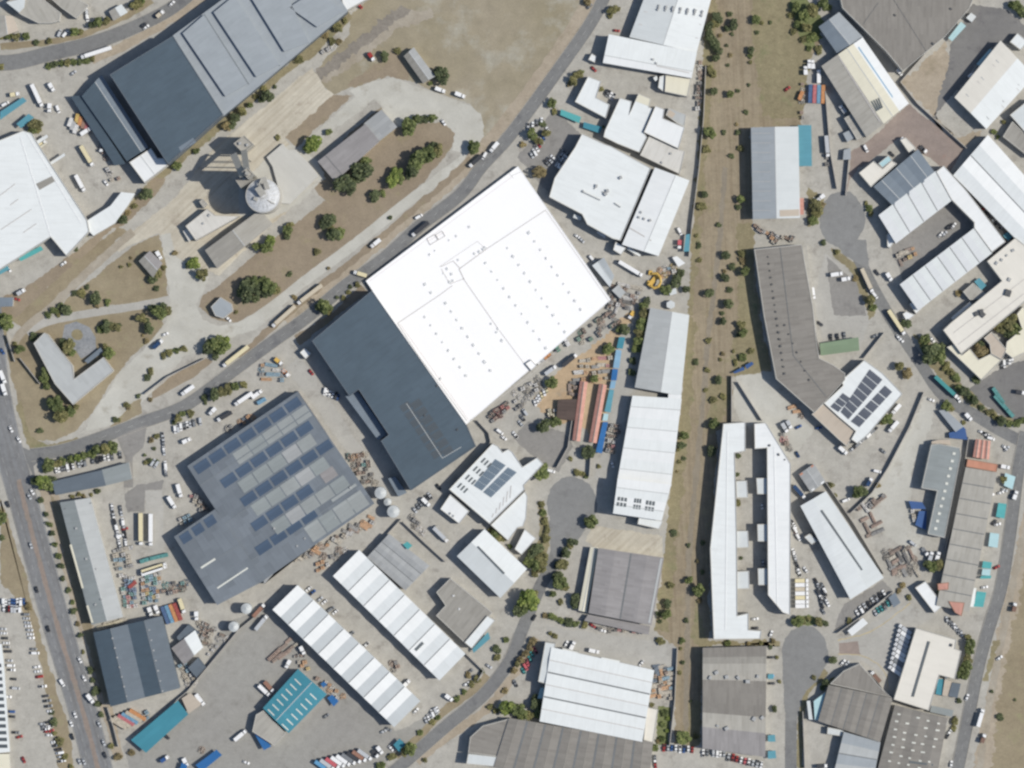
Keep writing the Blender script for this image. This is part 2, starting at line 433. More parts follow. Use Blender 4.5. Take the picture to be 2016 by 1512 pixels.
gmat('grass_dry', (158, 146, 119), (144, 131, 105), (146, 140, 106), big=0.02, mid=0.18, grain=0.10)
gmat('grass_field', (161, 151, 130), (150, 141, 115), (172, 168, 153), big=0.012, mid=0.12, grain=0.09, s3=0.022, t3=0.50)
gmat('grass_brown', (155, 141, 119), (144, 130, 110), (149, 139, 108), big=0.025, mid=0.2, grain=0.10)
gmat('grass_yellow', (148, 139, 106), (140, 130, 100), (128, 129, 92), big=0.03, mid=0.25, grain=0.13)
gmat('grass_green', (112, 122, 76), (124, 130, 86), (98, 108, 66), big=0.05, mid=0.3, grain=0.15)
gmat('rail_soil', (160, 147, 122), (150, 137, 114), (154, 144, 113), big=0.02, mid=0.2, grain=0.11, lines=1.62)
gmat('rail_ballast', (150, 140, 122), (140, 131, 115), None, big=0.05, mid=0.4, grain=0.10)
gmat('sand', (196, 172, 138), (182, 157, 124), (170, 154, 130), big=0.04, mid=0.25, grain=0.09)
gmat('verge_sand', (177, 165, 146), (165, 152, 132), (153, 142, 120), big=0.04, mid=0.3, grain=0.09)
gmat('median_red', (152, 137, 126), (143, 130, 120), (140, 134, 120), big=0.05, mid=0.3, grain=0.08)
gmat('brick_paving', (156, 142, 133), (144, 131, 124), (162, 131, 118), big=0.03, mid=0.2, grain=0.08, t3=0.62)
gmat('paving_grey', (152, 155, 158), (138, 142, 146), (124, 130, 136), big=0.08, mid=0.5, grain=0.10)
gmat('field_track', (172, 164, 149), (158, 148, 130), None, big=0.05, mid=0.3, grain=0.08)
gmat('roof_soil', (146, 139, 128), (132, 126, 117), (118, 113, 107), big=0.05, mid=0.3, grain=0.12)
gmat('kerbstone', (176, 172, 162), (164, 160, 150), None)
gmat('paint_white', (190, 190, 186), (178, 178, 174), None)
gmat('paint_yellow', (192, 177, 138), (178, 167, 142), None)
rmat('W', (228, 233, 233), (196, 199, 195), var=0.018, streak=0.3, blot=0.04)
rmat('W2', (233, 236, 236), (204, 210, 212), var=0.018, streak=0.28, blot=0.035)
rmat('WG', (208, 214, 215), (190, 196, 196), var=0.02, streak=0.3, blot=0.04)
rmat('WW', (226, 222, 211), (208, 203, 190), var=0.02, streak=0.25, blot=0.04)
rmat('WP', (252, 252, 252), (246, 247, 247), var=0.004, streak=0.15, blot=0.008)
rmat('WD', (214, 212, 205), (176, 170, 158), var=0.03, streak=0.5, blot=0.08)
rmat('LG', (182, 186, 186), (160, 163, 160), var=0.04, streak=0.35, blot=0.05)
rmat('GR', (166, 169, 170), (142, 143, 141), var=0.08, streak=0.4, blot=0.06)
rmat('SL', (84, 101, 114), (75, 86, 96), var=0.035, streak=0.45, blot=0.10, rough=0.5)
rmat('SL2', (103, 115, 126), (91, 101, 110), var=0.04, streak=0.4, blot=0.09)
rmat('ST', (160, 168, 174), (144, 151, 155), var=0.035, streak=0.35, blot=0.06)
rmat('SB', (122, 135, 147), (106, 118, 127), var=0.045, streak=0.35, blot=0.06)
rmat('SO', (119, 128, 137), (101, 110, 119), var=0.10, sheet=5.5, streak=0.5, blot=0.10)
rmat('BG', (146, 154, 155), (124, 130, 127), var=0.05, streak=0.4, blot=0.07)
rmat('CE', (158, 155, 147), (130, 125, 116), var=0.065, sheet=1.9, streak=0.6, blot=0.09)
rmat('CE2', (174, 171, 162), (144, 139, 129), var=0.06, sheet=2.1, streak=0.6, blot=0.08)
rmat('CD', (141, 137, 130), (116, 110, 104), var=0.065, sheet=1.9, streak=0.6, blot=0.09)
rmat('CM', (152, 149, 149), (126, 122, 122), var=0.07, sheet=2.0, streak=0.6, blot=0.08)
rmat('TN', (194, 181, 164), (172, 156, 138), var=0.02, streak=0.4, blot=0.06)
rmat('CR', (228, 223, 200), (200, 193, 170), var=0.02, streak=0.3, blot=0.05)
rmat('TE', (56, 142, 162), (48, 122, 142), var=0.05, streak=0.35, blot=0.06)
rmat('TB', (86, 158, 176), (70, 134, 152), var=0.04, streak=0.35, blot=0.06)
rmat('TQ', (74, 176, 178), (60, 150, 152), var=0.05, streak=0.3, blot=0.06)
rmat('TL', (176, 214, 220), (150, 190, 196), var=0.03, streak=0.3)
rmat('BL', (36, 112, 178), (30, 90, 150), var=0.05, streak=0.3)
rmat('BN', (62, 100, 158), (50, 82, 132), var=0.06, streak=0.4)
rmat('LB', (132, 178, 208), (110, 156, 190), var=0.05, streak=0.3)
rmat('RT', (206, 148, 131), (176, 122, 106), var=0.07, sheet=1.6, streak=0.4, blot=0.09)
rmat('OR', (202, 140, 112), (176, 116, 90), var=0.06, streak=0.4)
rmat('GN', (128, 150, 120), (112, 132, 104), var=0.05, streak=0.4)
rmat('BR', (92, 78, 72), (70, 60, 58), var=0.12, sheet=1.2, streak=0.5)
rmat('SP', (158, 164, 164), (136, 142, 143), var=0.09, sheet=4.5, streak=0.5, blot=0.10)
rmat('CP', (196, 195, 188), (178, 175, 166), var=0.02, streak=0.3, blot=0.05)
rmat('solar_slate', (112, 130, 146), (100, 116, 130), var=0.06, sheet=1.7, streak=0.2)
rmat('solar_blue', (80, 99, 122), (72, 90, 112), var=0.10, sheet=2.0, streak=0.2, rough=0.25, spec=0.4)
rmat('solar_grey', (98, 104, 116), (86, 92, 104), var=0.08, sheet=1.7, streak=0.2, rough=0.3, spec=0.4)
rmat('solar_brown', (86, 95, 102), (80, 88, 95), var=0.04, sheet=1.7, streak=0.2, rough=0.4, spec=0.3)
rmat('skylight', (222, 224, 214), (190, 190, 178), var=0.05, streak=0.3)
rmat('rooflight_dull', (188, 192, 188), (166, 170, 168), var=0.05, streak=0.3)
rmat('dark_slot', (104, 112, 116), (92, 98, 102), var=0.05, streak=0.3)  # dark tone for rooflights, ridge vents and roof slots
pmat('wall_pale', (196, 194, 186)); pmat('wall_grey', (160, 160, 158)); pmat('wall_block', (150, 145, 136)); pmat('wall_brick', (160, 120, 98))
pmat('wall_slate', (104, 114, 124)); pmat('coping', (176, 172, 164)); pmat('ridge_metal', (190, 194, 194), var=0.03)
pmat('ridge_dark', (120, 128, 134), var=0.03); pmat('ridge_white', (236, 238, 238), var=0.02); pmat('ridge_cement', (150, 146, 138), var=0.04)
pmat('gutter', (118, 122, 124), var=0.08); pmat('gutter_dark', (96, 96, 96), var=0.08); pmat('line_grey', (196, 192, 188), var=0.06); pmat('line_pink', (226, 206, 202), var=0.06)
pmat('vent_grey', (176, 178, 178), var=0.1); pmat('vent_dark', (92, 94, 96), var=0.1); pmat('vent_pale', (222, 224, 224), var=0.04); pmat('steel_dark', (96, 98, 100)); pmat('steel', (172, 176, 178), rough=0.4)
pmat('silo_wall', (190, 186, 176), var=0.08); pmat('silo_top', (202, 205, 208), var=0.14); pmat('silo_grey', (172, 170, 162), var=0.08); pmat('tank_white', (196, 201, 201), var=0.08)
pmat('glass', (34, 40, 48), rough=0.12, spec=0.6); pmat('tyre', (52, 52, 54), rough=0.9); pmat('chassis', (62, 62, 64), rough=0.8)
pmat('wood', (196, 164, 122), var=0.15, rough=0.9); pmat('wood_grey', (160, 146, 126), var=0.15, rough=0.9); pmat('bark', (92, 78, 64), var=0.2, rough=0.95)
PAINT = dict(white=(240, 241, 241), silver=(190, 194, 198), grey=(130, 134, 138), black=(58, 60, 64), red=(168, 52, 48), blue=(52, 92, 150), teal=(60, 150, 150),
             cream=(226, 214, 170), orange=(222, 138, 66), yellow=(222, 180, 70), green=(70, 136, 112), brown=(134, 104, 88), pink=(206, 96, 104), rust=(158, 116, 96), sky=(92, 160, 204), navy=(40, 72, 112), beige=(206, 194, 170), dark=(70, 72, 76))
for k, c in PAINT.items(): pmat('paint_'+k+'_body', c, rough=0.35, spec=0.4, var=0.03); pmat('load_'+k, tuple(v*0.74+g*0.26 for v, g in zip(c, (166, 160, 152))), rough=0.7, spec=0.2, var=0.16); pmat('goods_'+k, tuple(v*0.45+g*0.55 for v, g in zip(c, (188, 183, 175))), rough=0.8, spec=0.15, var=0.2)
leafmat('leaf_green', (66, 78, 50), (96, 109, 68), (130, 140, 90))
leafmat('leaf_dark', (60, 70, 54), (84, 96, 70), (112, 122, 90))
leafmat('leaf_olive', (86, 87, 60), (114, 114, 78), (144, 141, 98))
leafmat('leaf_bright', (74, 92, 46), (108, 126, 62), (144, 156, 84))
leafmat('leaf_dry', (98, 91, 68), (128, 117, 88), (154, 142, 108))

# ------------------------------------------------------------------ trees
def crown_mesh(seed, mat, lobes, n, leaf, squash=0.85, lift=1.05, bush=False):
    r = random.Random(seed); mb = MB(); L = []
    for i in range(lobes):
        a = 2*math.pi*(i+r.uniform(-.3, .3))/lobes; d = r.uniform(0.36, 0.74) if i else r.uniform(0, .2)
        L.append((math.cos(a)*d, math.sin(a)*d, r.uniform(-.3, .34), r.uniform(0.26, 0.52) if i else r.uniform(.45, .6)))
    for k in range(n):
        cx, cy, cz, R0 = L[r.randrange(lobes)]
        u = Vector((r.gauss(0, 1), r.gauss(0, 1), r.gauss(0, 1)+0.25)).normalized(); q = R0*(0.55+0.5*r.random()**0.6)
        p = Vector((cx+u.x*q, cy+u.y*q, lift+(cz+u.z*q)*squash))
        if p.z < 0.06: p.z = 0.06+r.random()*0.1
        nn = (u*0.55+Vector((r.uniform(-.45, .55), r.uniform(-.5, .5), r.uniform(.45, 1.1)))).normalized()
        a = nn.orthogonal().normalized(); b = nn.cross(a); th = r.uniform(0, 6.28); a, b = a*math.cos(th)+b*math.sin(th), b*math.cos(th)-a*math.sin(th)
        s = leaf*r.uniform(0.6, 1.35); m = 5
        mb.face([p+(a*math.cos(j*6.283/m)*s*r.uniform(.7, 1.2)+b*math.sin(j*6.283/m)*s*0.8*r.uniform(.7, 1.2))+nn*r.uniform(-.15, .15)*s for j in range(m)])
    return mb.mesh('crown', [mat])
def trunk_mesh(seed, lift=1.05):
    r = random.Random(seed); mb = MB(); top = lift*0.75
    mb.tube((0, 0, -0.02), (0.02, 0.01, top), 0.085, 0.05, 7)
    for i in range(5):
        a = i*1.257+r.uniform(-.3, .3); z = top*r.uniform(0.6, 1.0)
        mb.tube((0.01, 0, z), (math.cos(a)*0.45, math.sin(a)*0.45, z+r.uniform(.25, .5)), 0.042, 0.014, 5)
    return mb.mesh('trunk', ['bark'])
TREES = {}
for nm, mat in (('green', 'leaf_green'), ('dark', 'leaf_dark'), ('olive', 'leaf_olive'), ('bright', 'leaf_bright'), ('dry', 'leaf_dry')):
    TREES[nm] = [(crown_mesh(hash(nm[0])*0+ord(nm[0])*7+k*31+len(nm), mat, 6+k, 560, 0.14), trunk_mesh(k+3)) for k in range(4)]
    TREES['b'+nm] = [(crown_mesh(ord(nm[0])*13+k*17, mat, 5+k, 300, 0.17, 0.62, 0.52), trunk_mesh(k+9, 0.5)) for k in range(4)]
WORDS = {'green': 'green', 'dark': 'dark green', 'olive': 'olive', 'bright': 'bright green', 'dry': 'dry brownish'}
def trees(zone, items, group=None):
    """items (u, v, radius in tile units, tone[, 'b' bush])"""
    for it in items:
        u, v, rr, tone = it[:4]; bush = len(it) > 4
        rad = rr/ORG[2]*S*(0.88 if 'railway strip' in zone else 1.0)
        pr = TREES[('b' if bush else '')+tone]; cm, tm = pr[R.randrange(4)]
        nm = 'shrub' if bush else 'tree'
        x, y = w((u, v)); o = empty(nm, (x, y, 0), R.uniform(0, 6.28)); k = rad*1.0
        o.scale = (k*R.uniform(.85, 1.2), k*R.uniform(.85, 1.2), k*R.uniform(.85, 1.15))
        link('crown', cm, o); link('stem' if bush else 'trunk', tm, o)
        size = 'tiny' if rad < 1.7 else 'small' if rad < 2.8 else 'mid-sized' if rad < 4.6 else 'large'
        reg(o, f'{size} {WORDS[tone]} {nm}', nm, zone, group or (('shrubs ' if bush else 'trees ')+zone))

# ------------------------------------------------------------------ vehicles (heading +X)
PROTO = {}
def car_parts(col, kind):
    body, gl = MB(), MB()
    van = kind == 'van'; pick = kind == 'pickup'
    L, Wd = (5.2, 1.95) if (van or pick) else (4.4, 1.78); hb = 0.95 if not van else 1.05; ht = 2.1 if van else 1.72 if pick else 1.45
    def ring(x, wv, z0, z1): return [(x, -wv, z0), (x, wv, z0), (x, wv*0.93, z1), (x, -wv*0.93, z1)]
    secs = [(-L/2, Wd*.44, .35, hb*.88), (-L/2+.25, Wd/2, .28, hb), (L/2-1.2, Wd/2, .28, hb), (L/2-.3, Wd*.48, .28, hb*.84), (L/2, Wd*.38, .38, hb*.66)]
    R_ = [ring(*s) for s in secs]
    for a, b in zip(R_, R_[1:]):
        for i in range(4):
            j = (i+1) % 4; body.face([a[i], a[j], b[j], b[i]][::-1], 0)
    body.face(R_[0], 0); body.face(R_[-1][::-1], 0)
    if van: x0, x1, t0, t1 = -L/2+.1, L/2-.9, -L/2+.2, L/2-1.55
    elif pick: x0, x1, t0, t1 = -.35, L/2-1.25, -.2, L/2-1.95
    else: x0, x1, t0, t1 = -L/2+.35, L/2-1.25, -L/2+.95, L/2-2.0
    b = [(x0, -Wd*.47, hb-.02), (x1, -Wd*.47, hb-.02), (x1, Wd*.47, hb-.02), (x0, Wd*.47, hb-.02)]
    tp = [(t0, -Wd*.40, ht-.04), (t1, -Wd*.40, ht-.04), (t1, Wd*.40, ht-.04), (t0, Wd*.40, ht-.04)]
    for i in range(4):
        j = (i+1) % 4; (body if (van and i != 1) else gl).face([b[i], b[j], tp[j], tp[i]])
    body.box((t0+t1)/2, 0, ht-.02, t1-t0+.06, Wd*.82, .07, 0, .94)
    if pick: body.box(-L/2+1.05, 0, hb+.03, 1.7, Wd*.8, .04, 1)
    for sx in (-1, 1):
        for sy in (-1, 1): body.tube((sx*L*.31, sy*(Wd/2-.2), .32), (sx*L*.31, sy*(Wd/2+.02), .32), .32, .32, 10, 1)
        body.box(L/2-.06, sx*Wd*.30, hb*.6, .1, .3, .14, 2)
    return [('body', body.mesh('body', ['paint_'+col+'_body', 'tyre', 'vent_pale'])), ('window', gl.mesh('window', ['glass']))]
def truck_parts(col, kind, Lm):
    """rigid / semi / flat: cab in front, load behind"""
    cab, ws, ch, bx = MB(), MB(), MB(), MB(); L = Lm
    cabc = 'white' if kind != 'semi' or col in ('white', 'cream', 'silver', 'beige') else 'white'
    xf = L/2; semi = L > 11
    cab.hexa([(xf-2.2, -1.2, .9), (xf, -1.15, .9), (xf, 1.15, .9), (xf-2.2, 1.2, .9)], [(xf-2.2, -1.15, 3.0), (xf-.45, -1.1, 3.0), (xf-.45, 1.1, 3.0), (xf-2.2, 1.15, 3.0)])
    cab.box(xf-1.75, 0, 3.2, .8, 1.9, .42, 0, .8)
    ws.hexa([(xf-.27, -1.02, 1.75), (xf-.19, -1.02, 1.75), (xf-.19, 1.02, 1.75), (xf-.27, 1.02, 1.75)], [(xf-.50, -.98, 2.85), (xf-.40, -.98, 2.85), (xf-.40, .98, 2.85), (xf-.50, .98, 2.85)])
    ch.box(0, 0, .85, L-.6, 1.0, .3)
    ax = [xf-1.2, xf-3.6]+([-L/2+1.0+1.3*i for i in range(3)] if semi else [-L/2+1.8])
    for x in ax:
        for sy in (-1, 1): ch.tube((x, sy*.75, .5), (x, sy*1.22, .5), .5, .5, 10, 1)
    x0, x1 = -L/2, xf-2.7
    if kind == 'flat':
        bx.box((x0+x1)/2, 0, 1.2, x1-x0, 2.5, .25)
        bx.box(x1-.1, 0, 1.9, .15, 2.4, 1.2)
    else:
        top = 3.85 if semi else 3.3
        bx.box((x0+x1)/2, 0, (1.1+top)/2, x1-x0, 2.5, top-1.1, 0, .995)
        for i in range(int((x1-x0)/1.5)):      # roof bows and side posts
            x = x0+.7+i*1.5; bx.box(x, 0, top+.015, .07, 2.44, .03)
            for sy in (-1, 1): bx.box(x, sy*1.262, (1.2+top)/2, .08, .03, top-1.4)
    body = 'load_bed' if kind == 'flat' else 'trailer_box'
    return [('cab', cab.mesh('cab', ['paint_'+cabc+'_body'])), ('windscreen', ws.mesh('windscreen', ['glass'])), ('chassis', ch.mesh('chassis', ['chassis', 'tyre'])), (body, bx.mesh(body, ['paint_'+col+'_body']))]
def container_parts(col, L):
    b, d, rl = MB(), MB(), MB(); x0, x1 = -L/2, L/2; W2, Ht = 1.22, 2.6
    b.box(0, 0, Ht/2+.05, L, 2.38, Ht-.1)
    n = int(L/0.6)
    for i in range(n):
        x = x0+.3+i*(L-.6)/max(1, n-1); b.box(x, 0, Ht+.012, .2, 2.2, .035)
        for sy in (-1, 1): b.box(x, sy*1.2, Ht/2, .2, .05, Ht-.4)
    for sy in (-1, 1):
        rl.box(0, sy*1.19, Ht+.0, L, .08, .1); rl.box(0, sy*1.19, .08, L, .1, .16)
        for x in (x0+.06, x1-.06): rl.box(x, sy*1.17, Ht/2, .14, .14, Ht)
        d.box(x1+.02, sy*.56, Ht/2, .05, 1.06, Ht-.35)
    return [('body', b.mesh('body', ['load_'+col])), ('frame', rl.mesh('frame', ['load_'+col])), ('door', d.mesh('door', ['load_'+col]))]
def proto(kind, col, L=0):
    key = (kind, col, round(L))
    if key not in PROTO:
        if kind in ('car', 'van', 'pickup'): PROTO[key] = car_parts(col, kind)
        elif kind == 'container': PROTO[key] = container_parts(col, L)
        else: PROTO[key] = truck_parts(col, kind, L)
    return PROTO[key]
NAMES = {'car': ('parked_car', 'car'), 'van': ('van', 'van'), 'pickup': ('pickup_truck', 'pickup'), 'semi': ('articulated_truck', 'truck'), 'rigid': ('box_truck', 'truck'), 'flat': ('flatbed_truck', 'truck'), 'container': ('shipping_container', 'container')}
LABW = {'car': 'car', 'van': 'van', 'pickup': 'pickup truck', 'semi': 'articulated truck', 'rigid': 'box truck', 'flat': 'flatbed truck', 'container': 'shipping container'}
COLW = dict(sky='sky blue', navy='dark blue', dark='dark grey', cream='cream', rust='rusty brown')
def place(kind, col, x, y, rz, zone, group, L=0, z=0.0, name=None):
    n, cat = NAMES[kind]
    if name: n = name
    o = empty(n, (x, y, z), rz)
    for pn, me in proto(kind, col, L): link(pn, me, o)
    reg(o, f'{COLW.get(col, col)} {LABW[kind]}', cat, zone, group); return o
def vehicles(zone, items, group=None, road=False):
    """items (kind, colour, u1, v1, u2, v2): rear end to front end"""
    for kind, col, u1, v1, u2, v2 in items:
        a, b = w((u1, v1)), w((u2, v2)); d = math.dist(a, b)
        L = 0
        if kind in ('semi', 'rigid', 'flat'): L = max(6, round(d))
        if kind == 'container': L = 12 if d > 9 else 6
        nm = None
        if kind == 'car' and road: nm = 'car'
        place(kind, col, (a[0]+b[0])/2, (a[1]+b[1])/2, math.atan2(b[1]-a[1], b[0]-a[0]), zone, group or f'vehicles {zone}', L, ZT, nm)
CARC = ['white']*9+['silver']*5+['grey']*4+['black']*1+['red']*1+['blue']*1+['dark']*2
def carrow(zone, u1, v1, u2, v2, n, ang=90, miss=0.12, cols=CARC, group=None, kinds=('car', 'car', 'car', 'pickup', 'van')):
    a, b = w((u1, v1)), w((u2, v2)); base = math.atan2(b[1]-a[1], b[0]-a[0])
    for i in range(n):
        if R.random() < miss: continue
        f = (i+0.5)/n; x, y = a[0]+(b[0]-a[0])*f, a[1]+(b[1]-a[1])*f
        rz = base+math.radians(ang)+(math.pi if R.random() < .4 else 0)+R.uniform(-.05, .05)
        place(R.choice(kinds), R.choice(cols), x+R.uniform(-.3, .3), y+R.uniform(-.3, .3), rz, zone, group or f'cars parked {zone}', 0, ZT)
def boxrow(zone, u1, v1, u2, v2, cols, kind='container', L=12, ang=90, group=None):
    a, b = Vector(w((u1, v1))), Vector(w((u2, v2))); base = math.atan2(b[1]-a[1], b[0]-a[0]); n = len(cols); d = (b-a).length
    if d/n < 2.75: k = 2.75*n/d; m = (a+b)/2; a, b = m+(a-m)*k, m+(b-m)*k
    for i, c in enumerate(cols):
        if not c: continue
        f = (i+0.5)/n
        place(kind, c, a[0]+(b[0]-a[0])*f, a[1]+(b[1]-a[1])*f, base+math.radians(ang), zone, group or f'{LABW[kind]}s {zone}', L, ZT)
# ------------------------------------------------------------------ yard goods
def goods_parts(kind, col, seed):
    r = random.Random(seed); a, b = MB(), MB()
    if kind == 'pallet_stack':
        for k in range(3): a.box(0, (k-1)*1.0, .08, 2.6, .25, .16)
        a.box(0, 0, .2, 2.7, 2.3, .08)
        for i in range(2):
            for j in range(2): b.box((i-.5)*1.3, (j-.5)*1.12, .24+r.uniform(.5, 1.1), 1.2*r.uniform(.85, 1), 1.05*r.uniform(.85, 1), 2*r.uniform(.5, 1.0), 0, .97, r.uniform(-.05, .05))
        return [('pallet', a.mesh('pallet', ['wood_grey'])), ('load', b.mesh('load', ['goods_'+col]))]
    if kind == 'timber_stack':
        for k in range(2): a.box((k-.5)*3, 0, .1, .3, 2.4, .2)
        for i in range(6):
            for j in range(3): b.box(r.uniform(-.25, .25), (i-2.5)*.38, .3+j*.3, 5.6*r.uniform(.85, 1), .34, .26)
        return [('bearer', a.mesh('bearer', ['wood_grey'])), ('plank_pile', b.mesh('plank_pile', ['goods_'+col]))]
    if kind == 'pipe_bundle':
        for k in range(2): a.box((k-.5)*4, 0, .1, .3, 2.6, .2)
        for j in range(3):
            for i in range(6-j): b.tube((-4+r.uniform(-.2, .2), (i-(5-j)/2)*.4, .4+j*.35), (4, (i-(5-j)/2)*.4, .4+j*.35), .18, .18, 7)
        return [('bearer', a.mesh('bearer', ['wood_grey'])), ('pipes', b.mesh('pipes', ['goods_'+col]))]
    if kind == 'skip_bin':
        o, i = [(-1.6, -.9, .1), (1.6, -.9, .1), (1.6, .9, .1), (-1.6, .9, .1)], [(-2.1, -1.1, 1.6), (2.1, -1.1, 1.6), (2.1, 1.1, 1.6), (-2.1, 1.1, 1.6)]
        for k in range(4):
            j = (k+1) % 4; a.face([o[k], o[j], i[j], i[k]])
            ii = [(p[0]*.95, p[1]*.93, 1.6) for p in i]; oo = [(p[0]*.97, p[1]*.95, .9) for p in i]
            a.face([i[k], i[j], ii[j], ii[k]]); a.face([ii[k], ii[j], oo[j], oo[k]])
        for k in range(14): b.box(r.uniform(-1.5, 1.5), r.uniform(-.75, .75), 1.0+r.uniform(0, .3), r.uniform(.3, .8), r.uniform(.3, .6), r.uniform(.2, .5), 0, .9, r.uniform(0, 3))
        return [('bin', a.mesh('bin', ['goods_'+col])), ('rubble', b.mesh('rubble', ['goods_rust']))]
    # scrap_heap
    for k in range(40):
        q = r.random()**.6*2.2; th = r.uniform(0, 6.28)
        a.box(q*math.cos(th), q*math.sin(th), max(.15, 1.3-q*.5)*r.uniform(.4, .8), r.uniform(.3, 1.1), r.uniform(.25, .7), r.uniform(.25, .7), 0, .85, r.uniform(0, 3.1))
    for k in range(10):
        q = r.random()*1.8; th = r.uniform(0, 6.28); b.box(q*math.cos(th), q*math.sin(th), 1.0-q*.3, r.uniform(.8, 2.4), .2, .2, 0, 1, r.uniform(0, 3.1))
    return [('debris', a.mesh('debris', ['goods_'+col])), ('offcuts', b.mesh('offcuts', ['goods_beige']))]
GOODS = {}
GW = dict(pallet_stack='loaded pallet stack', timber_stack='timber stack', pipe_bundle='pipe bundle', skip_bin='rubble skip', scrap_heap='scrap heap')
GN = dict(pallet_stack='pallet', timber_stack='timber', pipe_bundle='pipes', skip_bin='skip', scrap_heap='scrap')
TAKEN = []
def goods(zone, quad, n, kinds, cols, head=None, sc=(0.8, 1.25), gap=3.0):
    a, b, c, d = [w(p) for p in quad]; done = 0
    nu = max(1, int((math.dist(a, b)+math.dist(d, c))/2/(gap*1.12))); nv = max(1, int((math.dist(a, d)+math.dist(b, c))/2/(gap*1.12)))
    cells = [(i, j) for i in range(nu) for j in range(nv)]; R.shuffle(cells)
    base = math.degrees(math.atan2(b[1]-a[1], b[0]-a[0])) if head is None else head
    for i, j in cells:
        if done >= n: break
        u, v = (i+.5+R.uniform(-.16, .16))/nu, (j+.5+R.uniform(-.16, .16))/nv
        x = (a[0]*(1-u)+b[0]*u)*(1-v)+(d[0]*(1-u)+c[0]*u)*v; y = (a[1]*(1-u)+b[1]*u)*(1-v)+(d[1]*(1-u)+c[1]*u)*v
        if any((x-q[0])**2+(y-q[1])**2 < gap*gap*.6 for q in TAKEN): continue
        TAKEN.append((x, y)); done += 1
        k = R.choice(kinds); col = R.choice(cols); key = (k, col)
        if key not in GOODS: GOODS[key] = goods_parts(k, col, len(GOODS)+5)
        hd = math.radians(base)
        o = empty(k, (x, y, ZT), hd+R.choice((0, 0, 0, math.pi/2))+R.uniform(-.1, .1)); s = R.uniform(*sc); o.scale = (s, s, s)
        for pn, me in GOODS[key]: link(pn, me, o)
        reg(o, f'{COLW.get(col, col)} {GW[k]}', GN[k], zone, f'yard goods {zone}')
# ------------------------------------------------------------------ ground sheets
mb = MB(); mb.face([(-4000, -4000, -0.02), (4000, -4000, -0.02), (4000, 4000, -0.02), (-4000, 4000, -0.02)])
mb.build('ground', 'ground_yard')['kind'] = 'structure'
org(0, 0, 1)
# open grass
patch('field', 'grass_field', [(690, 30), (760, -30), (1195, -30), (1110, 105), (1050, 190), (985, 268), (945, 300), (950, 240), (925, 205), (860, 182), (810, 162), (770, 150), (700, 168), (660, 185), (612, 160), (640, 115), (690, 70)])
patch('verge', 'grass_yellow', [(684, 20), (694, 34), (620, 108), (560, 150), (500, 200), (440, 252), (400, 288), (345, 330), (300, 375), (262, 420), (246, 408), (300, 352), (360, 290), (440, 228), (505, 178), (604, 94)])
patch('lawn', 'grass_brown', [(755, 205), (786, 250), (868, 238), (899, 262), (888, 292), (840, 352), (790, 398), (700, 472), (600, 548), (510, 612), (468, 636), (420, 628), (392, 604), (400, 582), (440, 556), (530, 478), (640, 395), (600, 350), (690, 262)])
patch('lawn', 'grass_brown', [(560, 270), (592, 234), (655, 188), (695, 187), (680, 202), (615, 262), (585, 292)])
patch('lawn', 'grass_dry', [(312, 462), (327, 512), (333, 586), (200, 606), (102, 626), (125, 594), (200, 535), (262, 484)])
patch('lawn', 'grass_dry', [(60, 655), (100, 634), (190, 614), (280, 600), (318, 612), (322, 640), (300, 668), (262, 700), (232, 735), (182, 812), (150, 848), (108, 868), (70, 868), (48, 850), (38, 800), (22, 740), (14, 680), (28, 668)])
patch('lawn', 'grass_dry', [(0, 700), (18, 672), (6, 620), (48, 648), (110, 592), (180, 520), (250, 455), (232, 446), (150, 510), (70, 588), (0, 622)])
patch('verge', 'grass_brown', [(262, 400), (300, 352), (330, 350), (300, 392), (240, 446), (222, 452), (170, 500), (100, 560), (30, 626), (0, 640), (0, 588), (60, 560), (130, 510)])
patch('railway_strip', 'rail_soil', [(1390, -20), (1384, 130), (1374, 330), (1358, 520), (1354, 620), (1338, 820), (1318, 1000), (1306, 1100), (1288, 1240), (1332, 1275), (1328, 1370), (1326, 1465), (1378, 1470), (1384, 1275), (1396, 1262), (1400, 1080), (1412, 850), (1440, 832), (1442, 740), (1520, 732), (1500, 640), (1484, 490), (1480, 430), (1480, 250), (1580, 252), (1590, 120), (1615, 85), (1560, -20)], rag=0.9)
for pts in ([(1392, -20), (1384, 130), (1374, 330), (1358, 520), (1352, 620), (1364, 622), (1384, 420), (1398, 200), (1412, 60), (1410, -20)],
            [(1354, 620), (1338, 820), (1316, 1000), (1300, 1150), (1285, 1240), (1316, 1244), (1334, 1060), (1358, 840), (1370, 640)],
            [(1480, 440), (1482, 520), (1498, 640), (1516, 728), (1444, 742), (1440, 700), (1452, 620), (1452, 520), (1450, 440)],
            [(1480, -20), (1482, 100), (1500, 230), (1580, 240), (1590, 118), (1610, 84), (1570, 0), (1560, -20)],
            [(1440, 800), (1412, 850), (1396, 860), (1390, 790), (1402, 740), (1438, 742)],
            [(1355, 1380), (1378, 1380), (1378, 1470), (1340, 1470)], [(1390, 1262), (1500, 1262), (1540, 1268), (1380, 1276), (1360, 1256), (1372, 1180)]):
    patch('verge', 'grass_yellow', pts, rag=1.6)
patch('lawn', 'grass_green', [(1552, -20), (1588, 0), (1622, 45), (1606, 90), (1590, 100), (1574, 60), (1555, 30)], rag=1.8)
patch('lawn', 'grass_green', [(1298, 1392), (1322, 1392), (1316, 1466), (1290, 1466)], rag=0.8)
strip('rail_bed', 'rail_ballast', [(1428, 330), (1412, 520), (1396, 650), (1383, 800), (1369, 950), (1357, 1100), (1352, 1300), (1350, 1480)], 1.7, rag=1.6)
